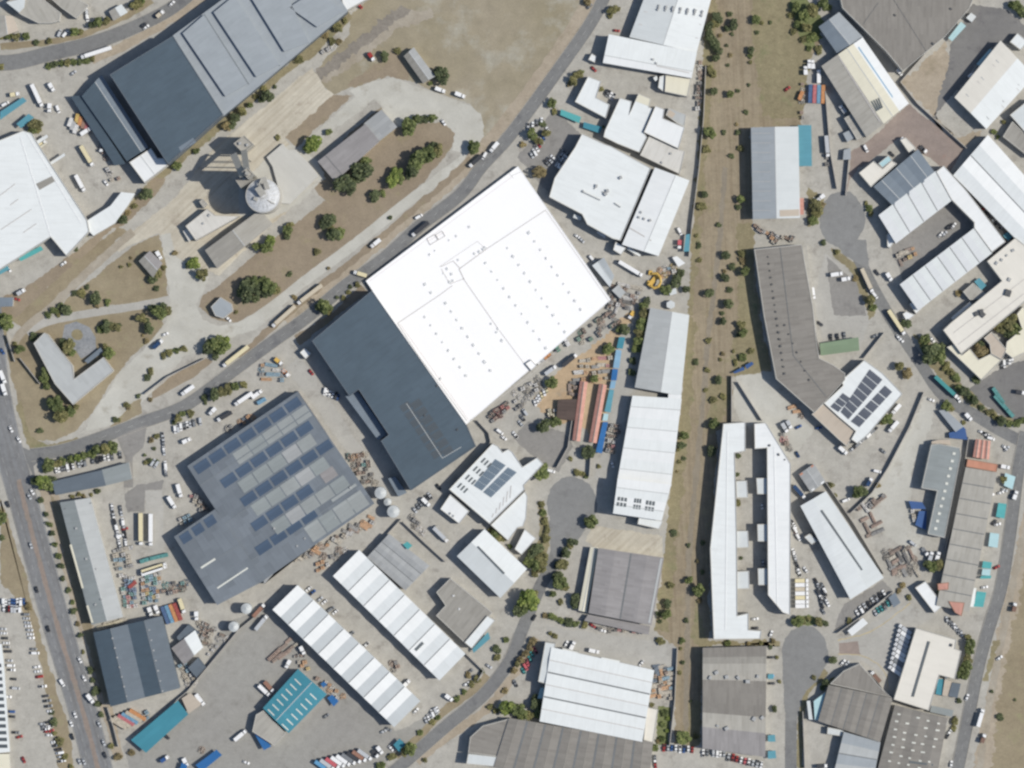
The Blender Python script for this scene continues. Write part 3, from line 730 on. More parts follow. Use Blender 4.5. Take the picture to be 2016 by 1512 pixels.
patch('dirt_track', 'field_track', [(760, 48), (800, 28), (850, 18), (862, 34), (820, 44), (786, 62), (740, 96), (690, 130), (640, 162), (622, 158), (660, 130), (720, 80)], rag=1.5)
patch('dirt_track', 'roof_soil', [(602, 158), (640, 125), (700, 80), (760, 35), (790, 10), (806, 20), (760, 60), (700, 105), (650, 145), (622, 166)], rag=1.5)
patch('lawn', 'grass_brown', [(680, 168), (720, 140), (745, 122), (770, 100), (790, 98), (802, 140), (806, 160), (770, 151), (735, 158), (700, 174)], rag=1.0)
# silo yard concrete
patch('concrete_yard', 'concrete_warm', [(614, 133), (560, 176), (504, 222), (420, 292), (350, 383), (300, 424), (262, 455), (215, 488), (235, 494), (312, 458), (345, 505), (392, 526), (430, 545), (540, 438), (642, 350), (600, 318), (560, 272), (605, 232), (654, 186), (636, 168)])
patch('concrete_yard', 'concrete_pale', [(686, 178), (740, 158), (772, 152), (806, 163), (856, 182), (928, 208), (944, 222), (954, 248), (952, 270), (926, 304), (890, 296), (896, 262), (862, 236), (800, 246), (778, 250), (753, 216), (737, 195), (716, 214), (640, 268), (612, 300), (588, 330), (560, 320), (600, 276), (680, 208), (698, 190)])
patch('concrete_yard', 'concrete_pale', [(540, 300), (575, 284), (625, 316), (640, 350), (590, 400), (520, 440), (470, 420), (470, 360)])
strip('access_road', 'concrete_pale', [(944, 262), (922, 305), (868, 348), (790, 407), (700, 479), (600, 553), (540, 601), (480, 640), (430, 652), (380, 650)], 3.3, rag=0.4)
patch('access_road', 'concrete_pale', [(317, 462), (336, 458), (348, 508), (372, 520), (398, 528), (412, 548), (386, 598), (398, 628), (430, 642), (500, 630), (545, 600), (556, 606), (505, 648), (440, 668), (398, 692), (362, 702), (330, 740), (296, 776), (276, 800), (240, 830), (160, 853), (178, 822), (205, 780), (230, 740), (262, 706), (300, 668), (328, 632), (332, 590), (326, 520)])
strip('path', 'concrete_grey', [(334, 590), (260, 604), (175, 617), (95, 633), (52, 654)], 2.6, rag=0.4)
strip('path', 'field_track', [(262, 455), (178, 530), (104, 602), (48, 648), (20, 690)], 2.6, rag=0.8)
patch('plaza', 'paving_grey', [(128, 640), (150, 633), (176, 645), (188, 664), (190, 690), (160, 706), (150, 690), (120, 672)], rag=0.2)
patch('flower_bed', 'grass_yellow', [(152+12*math.cos(a), 659+11*math.sin(a)) for a in [k*.6 for k in range(10)]], rag=0.3)
patch('verge', 'grass_brown', [(300, 772), (330, 745), (405, 705), (418, 712), (382, 742), (330, 772), (300, 785)], rag=0.4)
patch('lawn', 'grass_dry', [(244, 812), (262, 790), (280, 782), (278, 812), (224, 846), (216, 842)], rag=0.6)
# yards
patch('yard', 'concrete_grey', [(590, 700), (640, 770), (690, 850), (745, 930), (790, 985), (740, 990), (690, 900), (600, 775), (560, 725)])
patch('yard', 'concrete_grey', [(286, 965), (320, 965), (322, 1090), (290, 1090)])
patch('yard', 'asphalt_old', [(244, 972), (270, 955), (300, 950), (322, 945), (318, 964), (286, 966), (284, 1008), (250, 1010)], rag=0.5)
patch('yard', 'concrete_mid', [(440, 1230), (530, 1190), (780, 1440), (900, 1385), (780, 1490), (700, 1530), (260, 1530), (240, 1470), (380, 1360)])
patch('yard', 'asphalt_old', [(1020, 310), (1090, 215), (1150, 270), (1080, 380)])
patch('yard', 'sand', [(1230, 620), (1170, 680), (1090, 740), (1050, 790), (1100, 840), (1130, 830), (1180, 870), (1195, 800), (1220, 660), (1252, 612)], rag=1.6)
patch('yard', 'asphalt_old', [(1040, 830), (1110, 850), (1130, 880), (1100, 930), (1050, 900), (1010, 860)])
patch('yard', 'concrete_grey', [(1236, 640), (1250, 760), (1236, 790), (1205, 960), (1170, 940), (1190, 880), (1222, 660)])
patch('yard', 'concrete_warm', [(1170, 1034), (1305, 1055), (1306, 1100), (1175, 1080), (1150, 1066)])
patch('yard', 'concrete_grey', [(1075, 1232), (1120, 1240), (1285, 1262), (1332, 1275), (1330, 1310), (1290, 1330), (1080, 1280)])
patch('yard', 'asphalt_dark', [(1914, 8), (1982, 20), (2030, 60), (2010, 90), (1960, 85), (1872, 190), (1836, 232), (1870, 280), (1850, 300), (1838, 180), (1866, 132), (1872, 82)], rag=0.8)
patch('yard', 'verge_sand', [(1772, 162), (1862, 80), (1872, 132), (1850, 180), (1840, 230), (1880, 270), (1932, 258), (1900, 292)], rag=1.4)
patch('yard', 'brick_paving', [(1790, 205), (1900, 292), (1870, 340), (1820, 305), (1770, 272), (1720, 312), (1690, 332), (1672, 356), (1665, 385), (1676, 300), (1712, 276)], rag=0.5)
patch('yard', 'asphalt_old', [(1740, 440), (1872, 392), (1925, 440), (1780, 560)])
patch('yard', 'asphalt_dark', [(1900, 372), (1940, 360), (2040, 460), (2040, 500), (1985, 470)])
patch('yard', 'concrete_grey', [(1625, 500), (1680, 540), (1715, 620), (1690, 690), (1620, 670), (1600, 590)])
patch('yard', 'asphalt_old', [(1628, 506), (1690, 560), (1706, 622), (1640, 620)])
patch('yard', 'concrete_pale', [(1820, 780), (1845, 800), (1800, 920), (1790, 985), (1820, 1060), (1800, 1100), (1750, 1060), (1690, 1010), (1760, 900)], rag=1.2)
patch('yard', 'asphalt_dark', [(1900, 770), (1960, 730), (2040, 700), (2040, 820), (1990, 832), (1940, 800)])
patch('yard', 'asphalt_old', [(1660, 1190), (1738, 1142), (1755, 1162), (1668, 1222), (1640, 1244)])
patch('yard', 'concrete_grey', [(1655, 1262), (1780, 1190), (1840, 1210), (1800, 1240), (1740, 1330), (1700, 1300), (1652, 1298)])
strip('yard_marking', 'paint_yellow', [(1650, 1262), (1720, 1240), (1776, 1200), (1794, 1186)], 0.4, rag=0.9)
patch('yard_marking', 'brick_paving', [(1652, 1266), (1690, 1262), (1694, 1290), (1652, 1288)], rag=0.5)
strip('yard_marking', 'paint_yellow', [(1650, 1288), (1700, 1292), (1740, 1320), (1748, 1355)], 0.35, rag=0.9)
patch('yard', 'concrete_pale', [(1450, 740), (1500, 735), (1600, 850), (1560, 905), (1460, 830), (1442, 800)], rag=0.6)
patch('verge', 'verge_sand', [(2040, 900), (2000, 1080), (1966, 1240), (1938, 1400), (1912, 1540), (2040, 1540)], rag=1.2)
patch('verge', 'grass_dry', [(2040, 1050), (2012, 1140), (1990, 1250), (1962, 1400), (1950, 1540), (2040, 1540)], rag=2.2)
strip('dirt_track', 'field_track', [(2030, 1000), (1996, 1140), (1970, 1270), (1946, 1400), (1924, 1540)], 2.2, rag=1.5)
patch('verge', 'grass_yellow', [(1955, 1262), (1966, 1262), (1946, 1340), (1934, 1340)], rag=1.0)
patch('verge', 'grass_dry', [(0, 980), (18, 1030), (50, 1134), (86, 1270), (136, 1434), (150, 1530), (120, 1530), (96, 1380), (60, 1230), (20, 1160), (0, 1150)], rag=0.8)
patch('verge', 'verge_sand', [(74, 960), (92, 1010), (128, 1140), (180, 1320), (226, 1500), (244, 1490), (190, 1260), (150, 1100), (112, 960)], rag=0.6)
patch('verge', 'grass_dry', [(98, 970), (120, 1000), (160, 1150), (214, 1380), (206, 1386), (150, 1190), (110, 1040)], rag=0.6)
# verge bands beside the diagonal street
D1 = [(60, 896), (125, 886), (200, 861), (275, 833), (350, 806), (400, 775), (470, 722), (541, 670), (604, 625), (679, 563), (754, 510), (829, 443), (905, 384), (949, 327), (1006, 264), (1108, 125), (1168, 37), (1200, -30)]
strip('verge', 'verge_sand', [(560, 628), (650, 556), (720, 500), (800, 432), (880, 366), (930, 314), (1000, 232), (1098, 100), (1160, 0), (1180, -30)], 4.0, rag=1.6)
strip('verge', 'grass_brown', [(470, 704), (560, 622), (640, 556), (720, 493), (800, 424), (870, 366), (928, 312)], 2.2, rag=1.6)
patch('verge', 'grass_brown', [(580, 662), (640, 625), (712, 560), (726, 576), (660, 625), (588, 684)], rag=0.6)
patch('verge', 'grass_yellow', [(42, 790), (60, 860), (95, 875), (155, 862), (140, 872), (100, 886), (60, 884), (48, 860), (32, 800)], rag=0.6)
strip('verge', 'grass_dry', [(0, 92), (100, 82), (180, 62), (262, 24), (300, 0)], 2.0, rag=1.2)
strip('verge', 'verge_sand', [(180, 118), (240, 92), (300, 58), (350, 26), (400, -8)], 3.2, rag=1.5)
strip('verge', 'verge_sand', [(1064, 1262), (1030, 1300), (985, 1366), (940, 1410), (880, 1450), (820, 1500)], 3.0, rag=1.8)
strip('verge', 'grass_dry', [(960, 1330), (925, 1364), (862, 1410), (820, 1458), (780, 1490)], 2.6, rag=1.2)
patch('verge', 'grass_yellow', [(1060, 988), (1072, 984), (1078, 1030), (1082, 1070), (1068, 1130), (1046, 1130), (1036, 1096), (1062, 1060)], rag=1.0)
patch('verge', 'grass_dry', [(1150, 930), (1128, 926), (1128, 936), (1160, 944)], rag=0.5)
patch('verge', 'grass_yellow', [(1634, 486), (1690, 520), (1712, 580), (1724, 620), (1712, 626), (1696, 580), (1680, 540), (1640, 502)], rag=1.0)
patch('verge', 'grass_yellow', [(1800, 660), (1830, 720), (1900, 790), (1960, 830), (1990, 838), (1996, 828), (1940, 800), (1880, 740), (1840, 680)], rag=1.0)
patch('verge', 'grass_yellow', [(1570, 1380), (1620, 1316), (1632, 1324), (1590, 1372), (1582, 1420), (1580, 1512), (1568, 1512)], rag=0.8)
patch('verge', 'grass_green', [(1558, 1212), (1600, 1212), (1632, 1226), (1590, 1232), (1560, 1226)], rag=1.2)
patch('verge', 'grass_yellow', [(1590, 368), (1622, 392), (1606, 440), (1590, 446)], rag=0.8)
# roads
def mkroad(pts, hw, m='asphalt', k=True):
    o = strip('road', m, pts, hw)
    if k: kerbs.append((pts, hw))
    return o
kerbs = []
D0 = [(-26, 600), (-18, 690), (-8, 770), (10, 860), (36, 950), (60, 1038), (85, 1131), (117, 1246), (155, 1371), (190, 1500), (200, 1550)]
mkroad(D0, 9.4, 'asphalt_main')
mkroad(D1, lambda u: 4.0)
D2 = [(-30, 124), (30, 122), (100, 105), (175, 87), (250, 60), (325, 24), (372, -10), (400, -40)]
mkroad(D2, lambda u: 5.2-1.2*u)
D3 = [(1126, 960), (1122, 1000), (1104, 1060), (1086, 1115), (1066, 1150), (1046, 1196), (1024, 1250), (1004, 1300), (954, 1366), (879, 1429), (816, 1484), (740, 1550)]
mkroad(D3, lambda u: 4.0)
D4 = [(1655, 420), (1668, 470), (1690, 508), (1725, 578), (1762, 640), (1812, 715), (1845, 765), (1874, 793), (1924, 820), (1974, 850), (2050, 888)]
mkroad(D4, lambda u: 3.8)
D5 = [(2020, 850), (2004, 930), (1987, 1060), (1970, 1160), (1947, 1236), (1927, 1309), (1902, 1434), (1878, 1550)]
mkroad(D5, lambda u: 4.0)
D6 = [(1584, 1270), (1572, 1330), (1559, 1400), (1557, 1470), (1557, 1550)]
mkroad(D6, lambda u: 3.8)
for c, rx, ry in (((1126, 992), 50, 54), ((1658, 432), 46, 56), ((1585, 1282), 46, 50)):
    P = [(c[0]+rx*math.cos(a), c[1]+ry*math.sin(a)) for a in [k*math.pi/10 for k in range(20)]]
    patch('road', 'asphalt_bulb', P, rag=0.55)
patch('road', 'asphalt_bulb', [(1080, 1040), (1090, 1000), (1172, 1000), (1150, 1046), (1120, 1086), (1092, 1110), (1084, 1080)], rag=0.55)
patch('road', 'asphalt_bulb', [(1540, 1290), (1630, 1300), (1610, 1340), (1580, 1370), (1568, 1420), (1546, 1420)], rag=0.55)
patch('road', 'asphalt_bulb', [(1640, 470), (1706, 470), (1712, 530), (1690, 520), (1660, 500)], rag=0.55)
patch('road', 'asphalt_old', [(230, 862), (262, 846), (290, 836), (282, 880), (262, 900), (262, 960), (244, 960), (246, 900)], rag=0.3)
patch('road', 'asphalt', [(44, 880), (70, 892), (96, 884), (80, 906), (66, 918), (74, 962), (58, 920)], rag=0.2)
strip('median', 'median_red', [(36, 944), (60, 1038), (85, 1131), (117, 1246), (155, 1371), (190, 1500), (200, 1550)], 1.5, rag=0.8)
ZT = max(l for b, l in LAYERS)*0.005+0.005
for off in (-5.4, 5.4): dashes(D0, off, ZT, 3, 6, 0.18)
for d in (D1[2:], D5): dashes(d, 0, ZT, 3, 6, 0.16)
for off in (-8.9, 8.9): dashes(D0, off, ZT, 30, 0.5, 0.16, 'paint_white')
kerbs = [kerbs[1], kerbs[2], (D3[6:], kerbs[3][1]), kerbs[5]]
for pts, hw in kerbs:
    P, Lp, Rp = strip_pts(pts, hw); hh = hw
    P2, L2, R2 = strip_pts(pts, (lambda u, hh=hh: (hh(u) if callable(hh) else hh)+0.3)); mbk = MB(); z = ZT+0.13
    for A, B in ((Lp, L2), (R2, Rp)):
        for i in range(len(A)-1):
            mbk.face([(*A[i], z), (*B[i], z), (*B[i+1], z), (*A[i+1], z)])
            for C in (A, B): mbk.face([(*C[i], 0), (*C[i+1], 0), (*C[i+1], z), (*C[i], z)])
    mbk.build('kerb', 'kerbstone')['kind'] = 'structure'
# ------------------------------------------------------------------ buildings, row by row of the view
# --- top left
org(0, 0, 1)
b = gab('huge warehouse with slate blue flat end and pale grey stepped roof panels, top left', [(342, 70), (440, 227), (684, 22), (596, -115)], 14, mats=('ST',), wall='wall_slate', prof=[(0, 0), (1, 0.9)], ridge=None)
for q in ([(360, 66), (402, 30), (488, 165), (444, 190)], [(421, 25), (462, -8), (551, 128), (505, 152)], [(496, -2), (552, -40), (609, 84), (560, 102)], [(570, 15), (624, -20), (678, 22), (625, 54)]):
    on(b, 'raised_panel', q, 'ST', 2.0)
for p, q in (((402, 28), (490, 166)), ((457, -10), (551, 130)), ((550, -10), (606, 84))): lineon(b, 'roof_joint', p, q, 1.6, 'ridge_dark')
t(0, 0)
b = flat('dark slate blue square flat roofed hall of the huge top left warehouse', [(865, 588), (1362, 282), (1758, 902), (1322, 1292), (1205, 1112)], 17, 'SL', 'wall_slate', 'storage_hall', par=0.3)
on(b, 'roof_patch', [(1405, 1160), (1520, 1085), (1545, 1120), (1425, 1195)], 'SB', 0.1)
gab('long narrow slate shed with pale east slope along the dark blue hall', [(648, 758), (1000, 1265), (1165, 1160), (800, 596)], 7.5, mats=('SL', 'SB'), wall='wall_slate', prof=[(0, 0), (0.68, 1.0), (1, 0.3)], name='shed', cat='shed')
gab('low dark lean-to along the west side of the narrow slate shed', [(560, 760), (905, 1300), (985, 1288), (648, 758)], 5, mats=('SL',), wall='wall_slate', prof=[(0, 0), (1, 1.0)], ridge=None, name='lean_to', cat='lean-to')
b = flat('white square loading annexe at the south corner of the slate shed', [(1018, 1278), (1190, 1165), (1240, 1245), (1290, 1245), (1322, 1302), (1140, 1442)], 8.5, 'W2', name='loading_annexe', cat='annexe', par=0.3)
lineon(b, 'roof_joint', (1105, 1225), (1215, 1370), 5, 'ridge_metal')
t(0, 1)
flat('white curved loading canopy strip joining the big white left warehouse', [(955, 0), (1062, 12), (1010, 100), (905, 245), (735, 345), (692, 300), (690, 222), (870, 108)], 6, 'W', name='canopy', cat='canopy', par=0)
org(0, 0, 1)
b = flat('very big white flat roofed warehouse cut by the left edge of the photo', [(-60, 300), (46, 257), (62, 262), (84, 298), (172, 434), (176, 456), (131, 504), (100, 467), (0, 531), (-60, 568)], 9, 'W', par=0.4)
for p, q in (((0, 385), (30, 362)), ((2, 452), (62, 412)), ((46, 458), (72, 440)), ((20, 404), (36, 392))): lineon(b, 'roof_joint', p, q, 1.4, 'line_grey')
for p, q in (((52, 262), (160, 440)), ((40, 270), (100, 466))): lineon(b, 'ridge_cap', p, q, 1.5, 'ridge_white')
on(b, 'lower_roof', [(71, 362), (104, 346), (110, 356), (78, 374)], 'CE', 0.12)
t(0, 0)
awning('narrow white canopy on the upper east wall of the big white left warehouse', [(285, 1110), (368, 1058), (380, 1080), (300, 1135)], 5, 'W')
awning('longer white canopy halfway along the east wall of the big white warehouse', [(385, 1285), (505, 1205), (515, 1225), (400, 1300)], 5, 'W')
awning('cream narrow canopy between two white canopies on the left warehouse wall', [(300, 1160), (365, 1120), (372, 1132), (310, 1172)], 5, 'CR')
awning('turquoise long shade canopy at the far left yard', [(0, 880), (180, 765), (212, 795), (0, 945)], 4, 'TB')
awning('small turquoise canopy beside the tree in the left yard', [(128, 975), (225, 895), (268, 925), (165, 1010)], 4.5, 'TB')
t(0, 1)
awning('turquoise lean-to canopy under the white warehouse south wall', [(140, 520), (320, 425), (342, 455), (165, 545)], 4, 'TQ')
awning('dark teal canopy at the lower end of the white warehouse south wall', [(-20, 615), (60, 580), (75, 610), (-10, 655)], 4, 'TB')
flat('small slate hut with turquoise side at the left edge below the white warehouse', [(-20, 830), (105, 830), (100, 900), (-20, 905)], 4, 'SB', name='hut', cat='hut', par=0)
t(0, 0)
flat('pale grey round cornered roof in the top left corner', [(45, 20), (190, -60), (345, -60), (350, 0), (478, 100), (465, 165), (400, 182), (300, 182), (165, 115)], 7, 'CE2', par=0.2)
flat('pale bluish roof corner at the very top left edge', [(50, 20), (200, -20), (190, 60), (150, 100)], 8, 'WG', par=0)
gab('pale cream roof at the left edge under the top left corner', [(-20, 125), (-20, 300), (140, 240), (100, 130)], 6, mats=('CE2', 'TN'), rise=0.8, name='building', cat='building')
flat('grey yard building in the top left with shadow to its west', [(345, -60), (520, -60), (700, 40), (600, 145), (480, 60)], 6, 'CE2', par=0.2)
gab('small pale hut beside the curved top left road', [(862, 92), (895, 158), (1000, 95), (955, 38)], 4, mats=('CE2', 'WG'), rise=0.8, name='hut', cat='hut')
t(1, 0)
flat('bright white roof corner cut by the top edge beside the stepped warehouse', [(655, -80), (860, -120), (920, -30), (700, 92)], 9, 'W2', par=0.2)
gab('isolated grey pitched shed standing in the dry field', [(1168, 442), (1318, 652), (1405, 600), (1242, 378)], 5, mats=('CE', 'GR'), rise=1.0, name='shed', cat='shed')
gab('long grey silo yard warehouse with low pitched fibre cement roof', [(492, 1272), (622, 1424), (968, 1112), (860, 982)], 7, mats=('CM', 'CE'), rise=1.0, prof=[(0, 0), (1, 0.6)], ridge=None)
b = root_z and BLD[-1]
lineon(b, 'expansion_joint', (552, 1228), (672, 1368), 5, 'gutter')
gab('paler grey extension at the upper end of the long silo yard warehouse', [(855, 974), (968, 1108), (1106, 1000), (988, 868)], 6.4, mats=('GR',), prof=[(0, 0), (1, 0.5)], ridge=None, name='warehouse_extension', cat='warehouse')
# --- silo complex
org(320, 200, 6.3)
flat('low pale concrete loading platform beside the silo', [(1290, 690), (1490, 520), (1560, 600), (1650, 600), (1810, 760), (1935, 920), (1580, 1270), (1470, 1260), (1420, 1010), (1380, 870), (1365, 810)], 2.6, 'CP', 'silo_wall', 'loading_platform', 'platform', par=0)
zx, zy = w((1245, 1165), 28); sx, sy = zx, zy; so = empty('grain_silo', (sx, sy, 0)); tag(so, 'tall round pale concrete grain silo with domed top', 'silo')
mb = MB(); mb.lathe((0, 0), [(10.9, 0), (10.9, 26.4), (11.2, 26.4), (11.2, 27.2), (10.7, 27.2)], 48); mb.build('wall', 'silo_wall', so)
mb = MB(); mb.lathe((0, 0), [(10.75, 27.2), (8.2, 28.4), (4.2, 29.5), (0, 29.9)], 48); mb.build('roof', 'silo_top', so)
mb = MB()
for k in range(16):
    a = k*math.pi/8; mb.tube((8.2*math.cos(a), 8.2*math.sin(a), 28.48), (1.5*math.cos(a), 1.5*math.sin(a), 29.95), .12, .12, 4)
mb.build('roof_ribs', 'silo_grey', so)
mb = MB(); mb.box(-1.4, 2.6, 31.0, 4.4, 6.5, 3.4, 0, .96, .6); mb.box(2.4, 6.0, 29.6, 3.2, 4.6, 3.0, 0, .9, .3); mb.box(-4.6, -2.4, 29.3, 2.2, 3.0, 1.8, 0, .9, 1.1); mb.box(0.5, 9.6, 29.0, 4.2, 4.4, 3.2, 0, .95, .2); mb.tube((-4, 3, 30.2), (-1, 10.5, 30.8), .5, .5, 6); mb.tube((3, -3, 29.8), (7.5, -5.5, 28.4), .35, .35, 6); mb.build('hatch_house', 'silo_grey', so)
mb = MB()
for k in range(24):
    a = k*math.pi/12; mb.tube((10.9*math.cos(a), 10.9*math.sin(a), 27.2), (10.9*math.cos(a), 10.9*math.sin(a), 28.3), .05, .05, 4)
    a2 = a+math.pi/12; mb.tube((10.9*math.cos(a), 10.9*math.sin(a), 28.3), (10.9*math.cos(a2), 10.9*math.sin(a2), 28.3), .05, .05, 4)
mb.build('railing', 'steel', so)
b = flat('slim concrete elevator tower beside the round silo', [(985, 870), (1050, 820), (1130, 905), (1060, 960)], 41, 'CE2', 'silo_grey', 'elevator_tower', 'tower', par=0.6)
units(b, [(1050, 890)], 'hoist_box', 'silo_grey', 2.6, 2.4)
b = flat('grey concrete intake house with flat roof beside the rail apron', [(880, 520), (1010, 420), (1130, 530), (1000, 640)], 18, 'CE2', 'silo_grey', 'intake_house', 'tower', par=0.5)
units(b, [(960, 520), (1050, 540)], 'roof_vent', 'vent_grey', 2.0, 1.5)
g = empty('conveyor_gallery', (*w((1000, 700), 20), 0)); tag(g, 'inclined enclosed conveyor between intake house and elevator tower', 'conveyor')
a, c = Vector((*w((1010, 600), 15.5), 15.5)), Vector((*w((1045, 850), 36), 36)); gl = Vector(g.location)
mb = MB(); d = (c-a).normalized(); n = Vector((-d.y, d.x, 0)).normalized()*2.0; u = Vector((0, 0, 2.4))
mb.hexa([a-n-gl, a+n-gl, a+n+u-gl, a-n+u-gl], [c-n-gl, c+n-gl, c+n+u-gl, c-n+u-gl]); mb.build('gallery', 'silo_grey', g)
mb = MB(); m = (a+c)/2-gl
for s in (-1, 1): mb.tube((m.x+n.x*s, m.y+n.y*s, -gl.z), (m.x+n.x*s*.8, m.y+n.y*s*.8, m.z), .25, .25, 6)
mb.build('support', 'steel_dark', g)
g = empty('conveyor_bridge', (*w((760, 620), 26), 0)); tag(g, 'long high conveyor bridge crossing the rail apron west of the silo', 'conveyor')
gl = Vector(g.location); a, c = Vector((*w((880, 650), 20), 20)), Vector((*w((1000, 930), 37), 37)); d = (c-a).normalized(); n = Vector((-d.y, d.x, 0)).normalized()*2.2; u = Vector((0, 0, 2.2))
mb = MB(); mb.hexa([a-n-gl, a+n-gl, a+n+u-gl, a-n+u-gl], [c-n-gl, c+n-gl, c+n+u-gl, c-n+u-gl]); mb.build('gallery', 'silo_grey', g)
mb = MB(); m = (a+c)/2-gl; mb.tube((a.x-gl.x, a.y-gl.y, 0), (a.x-gl.x, a.y-gl.y, 20), .5, .4, 6); mb.tube((m.x, m.y, 0), (m.x, m.y, m.z), .4, .3, 6); mb.build('support', 'steel_dark', g)
b = flat('small square machinery house at the foot of the silo', [(455, 1240), (500, 1205), (560, 1275), (510, 1320)], 5, 'CE2', 'silo_wall', 'machinery_house', 'hut', par=0.2)
org(0, 0, 1)
b = flat('pale concrete flat roofed block southwest of the silo', [(365, 445), (408, 411), (424, 424), (472, 426), (386, 474)], 6.5, 'WD', 'silo_wall', 'concrete_block', 'building', par=0.3)
units(b, [(412, 424), (400, 440)])
gab('long grey fibre cement warehouse south of the silo', [(405, 493), (428, 527), (536, 441), (512, 414)], 6, mats=('CE', 'CE2'), rise=1.1)
flat('small pale loading dock on the silo yard edge', [(360, 455), (372, 447), (384, 466), (372, 476)], 3, 'WD', name='loading_dock', cat='dock', par=0)
org(0, 0, 1)
b = flat('dark weathered upper head house between the silo and the rail apron', [(462, 352), (486, 336), (500, 354), (474, 370)], 26, 'CE', 'silo_grey', 'head_house', 'tower', par=0.4)
units(b, [(480, 352), (486, 346)], 'roof_vent', 'vent_grey', 2.0, 1.5)
# --- left lawn
flat('grey roofed V shaped office on the left lawn', [(66, 676), (87, 655), (94, 658), (143, 720), (146, 746), (204, 703), (224, 730), (144, 797), (108, 756)], 6, 'LG', 'wall_pale', 'office', 'office', par=0.3)
awning('narrow bluish canopy inside the V shaped office courtyard', [(166, 710), (198, 684), (203, 692), (173, 716)], 3.2, 'SB')
flat('pale blue grey six sided gatehouse roof on the brown lawn', [(415, 604), (434, 585), (456, 598), (459, 612), (440, 627), (424, 622)], 4, 'ST', name='gatehouse', cat='gatehouse', par=0.15)
t(0, 1)
gab('small grey pitched hut at the triangular lawn east corner', [(1098, 545), (1205, 668), (1275, 560), (1180, 468)], 4.5, mats=('CE', 'CM'), rise=1.0, name='hut', cat='hut')
# --- top centre
t(2, 0)
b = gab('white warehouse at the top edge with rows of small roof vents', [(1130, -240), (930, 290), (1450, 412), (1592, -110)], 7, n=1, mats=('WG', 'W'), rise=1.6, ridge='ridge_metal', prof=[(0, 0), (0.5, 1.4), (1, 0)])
for v in (60, 95, 140):
    for i in range(7): units(b, [(1150+i*57-(140-v)*-.1, 20+v*.4+i*8)], 'roof_vent', 'vent_grey', 1.4, 1.0)
lineon(b, 'roof_joint', (1000, 190), (1462, 302), 6, 'line_grey'); lineon(b, 'roof_joint', (1040, 90), (1490, 195), 5, 'line_grey')
b = gab('wide white low pitched warehouse beside the diagonal street top', [(766, 274), (1452, 416), (1410, 612), (720, 492)], 8.5, mats=('W', 'W2'), rise=1.2, prof=[(0, 0), (0.75, 1.3), (1, 0.9)])
units(b, [(1135, 500), (1110, 470)]); lineon(b, 'roof_joint', (1140, 520), (1395, 575), 6, 'line_grey')
flat('cream flat annexe south of the wide white warehouse', [(1210, 592), (1412, 622), (1382, 760), (1202, 722)], 6, 'CR', name='annexe', cat='annexe', par=0.2)
flat('narrow white annexe beside the cream flat annexe', [(1162, 602), (1208, 590), (1194, 722), (1150, 690)], 5, 'W', name='annexe', cat='annexe', par=0.2)
flat('tiny white roof beside the narrow white annexe', [(1112, 612), (1140, 595), (1150, 625), (1128, 640)], 4, 'W', name='hut', cat='hut', par=0)
flat('small white gate kiosk by the diagonal street', [(600, 470), (628, 420), (668, 445), (655, 495)], 4, 'W2', name='kiosk', cat='kiosk', par=0.2)
flat('white L shaped office with planted corner', [(600, 600), (704, 640), (665, 768), (772, 824), (740, 932), (495, 802)], 6, 'W', name='office', cat='office', par=0.35)
b = flat('white factory with notched top edge and cream corner', [(850, 770), (945, 798), (922, 905), (996, 736), (1095, 778), (1080, 842), (1112, 855), (1035, 1040), (1066, 1080), (1005, 1202), (830, 1132), (720, 1078), (732, 1028)], 7, 'W', name='factory', cat='factory', par=0.3)
on(b, 'cream_roof_corner', [(998, 742), (1093, 780), (1080, 838), (970, 795)], 'CR', 0.1)
flat('taller white L shaped factory block beside the cream corner', [(1130, 832), (1202, 860), (1192, 932), (1362, 1002), (1312, 1172), (1038, 1042)], 8.5, 'W2', name='factory_block', cat='factory', par=0.3)
b = flat('stained off white flat factory roof below the taller white block', [(1080, 1072), (1310, 1176), (1362, 1192), (1322, 1372), (1008, 1222)], 6.5, 'WD', name='factory_block', cat='factory', par=0.3)
units(b, [(1180, 1280), (1250, 1210)])
b = flat('grey flat low building with terracotta tiled corner', [(1212, 905), (1235, 850), (1372, 902), (1358, 1000), (1300, 972)], 5, 'LG', name='building', cat='building', par=0.2)
on(b, 'tiled_corner', [(1222, 905), (1240, 862), (1288, 895), (1262, 930)], 'TN', 0.1)
awning('teal carport beside the white L shaped office', [(385, 860), (545, 920), (530, 970), (380, 905)], 3, 'TQ', 'carport', 'carport')
awning('dark teal carport touching the notched white factory', [(565, 960), (710, 1000), (690, 1050), (560, 1005)], 3, 'TE', 'carport', 'carport')
org(0, 0, 1)
b = flat('big white flat roofed plant with a cluster of rooftop ducts', [(1146, 263), (1192, 284), (1204, 288), (1282, 331), (1222, 474), (1206, 470), (1156, 442), (1146, 422), (1081, 388), (1092, 350), (1132, 290)], 9, 'W', name='factory', cat='factory', par=0.4)
for p, q in (((1148, 378), (1182, 394)), ((1170, 372), (1176, 366)), ((1186, 378), (1194, 378)), ((1210, 400), (1222, 408))): lineon(b, 'duct', p, q, 2.0, 'vent_grey', 0.8)
units(b, [(1148, 377), (1174, 366), (1196, 376), (1222, 350), (1192, 382)], 'roof_vent', 'vent_grey', 1.8, 1.2)
b = gab('white warehouse east of the big white flat plant', [(1290, 331), (1226, 481), (1296, 503), (1356, 356)], 9.8, mats=('W2', 'W'), prof=[(0, 0), (0.6, 1.0), (1, 0.4)], ridge='ridge_metal')
lineon(b, 'roof_joint', (1240, 449), (1282, 474), 2.4, 'line_grey')
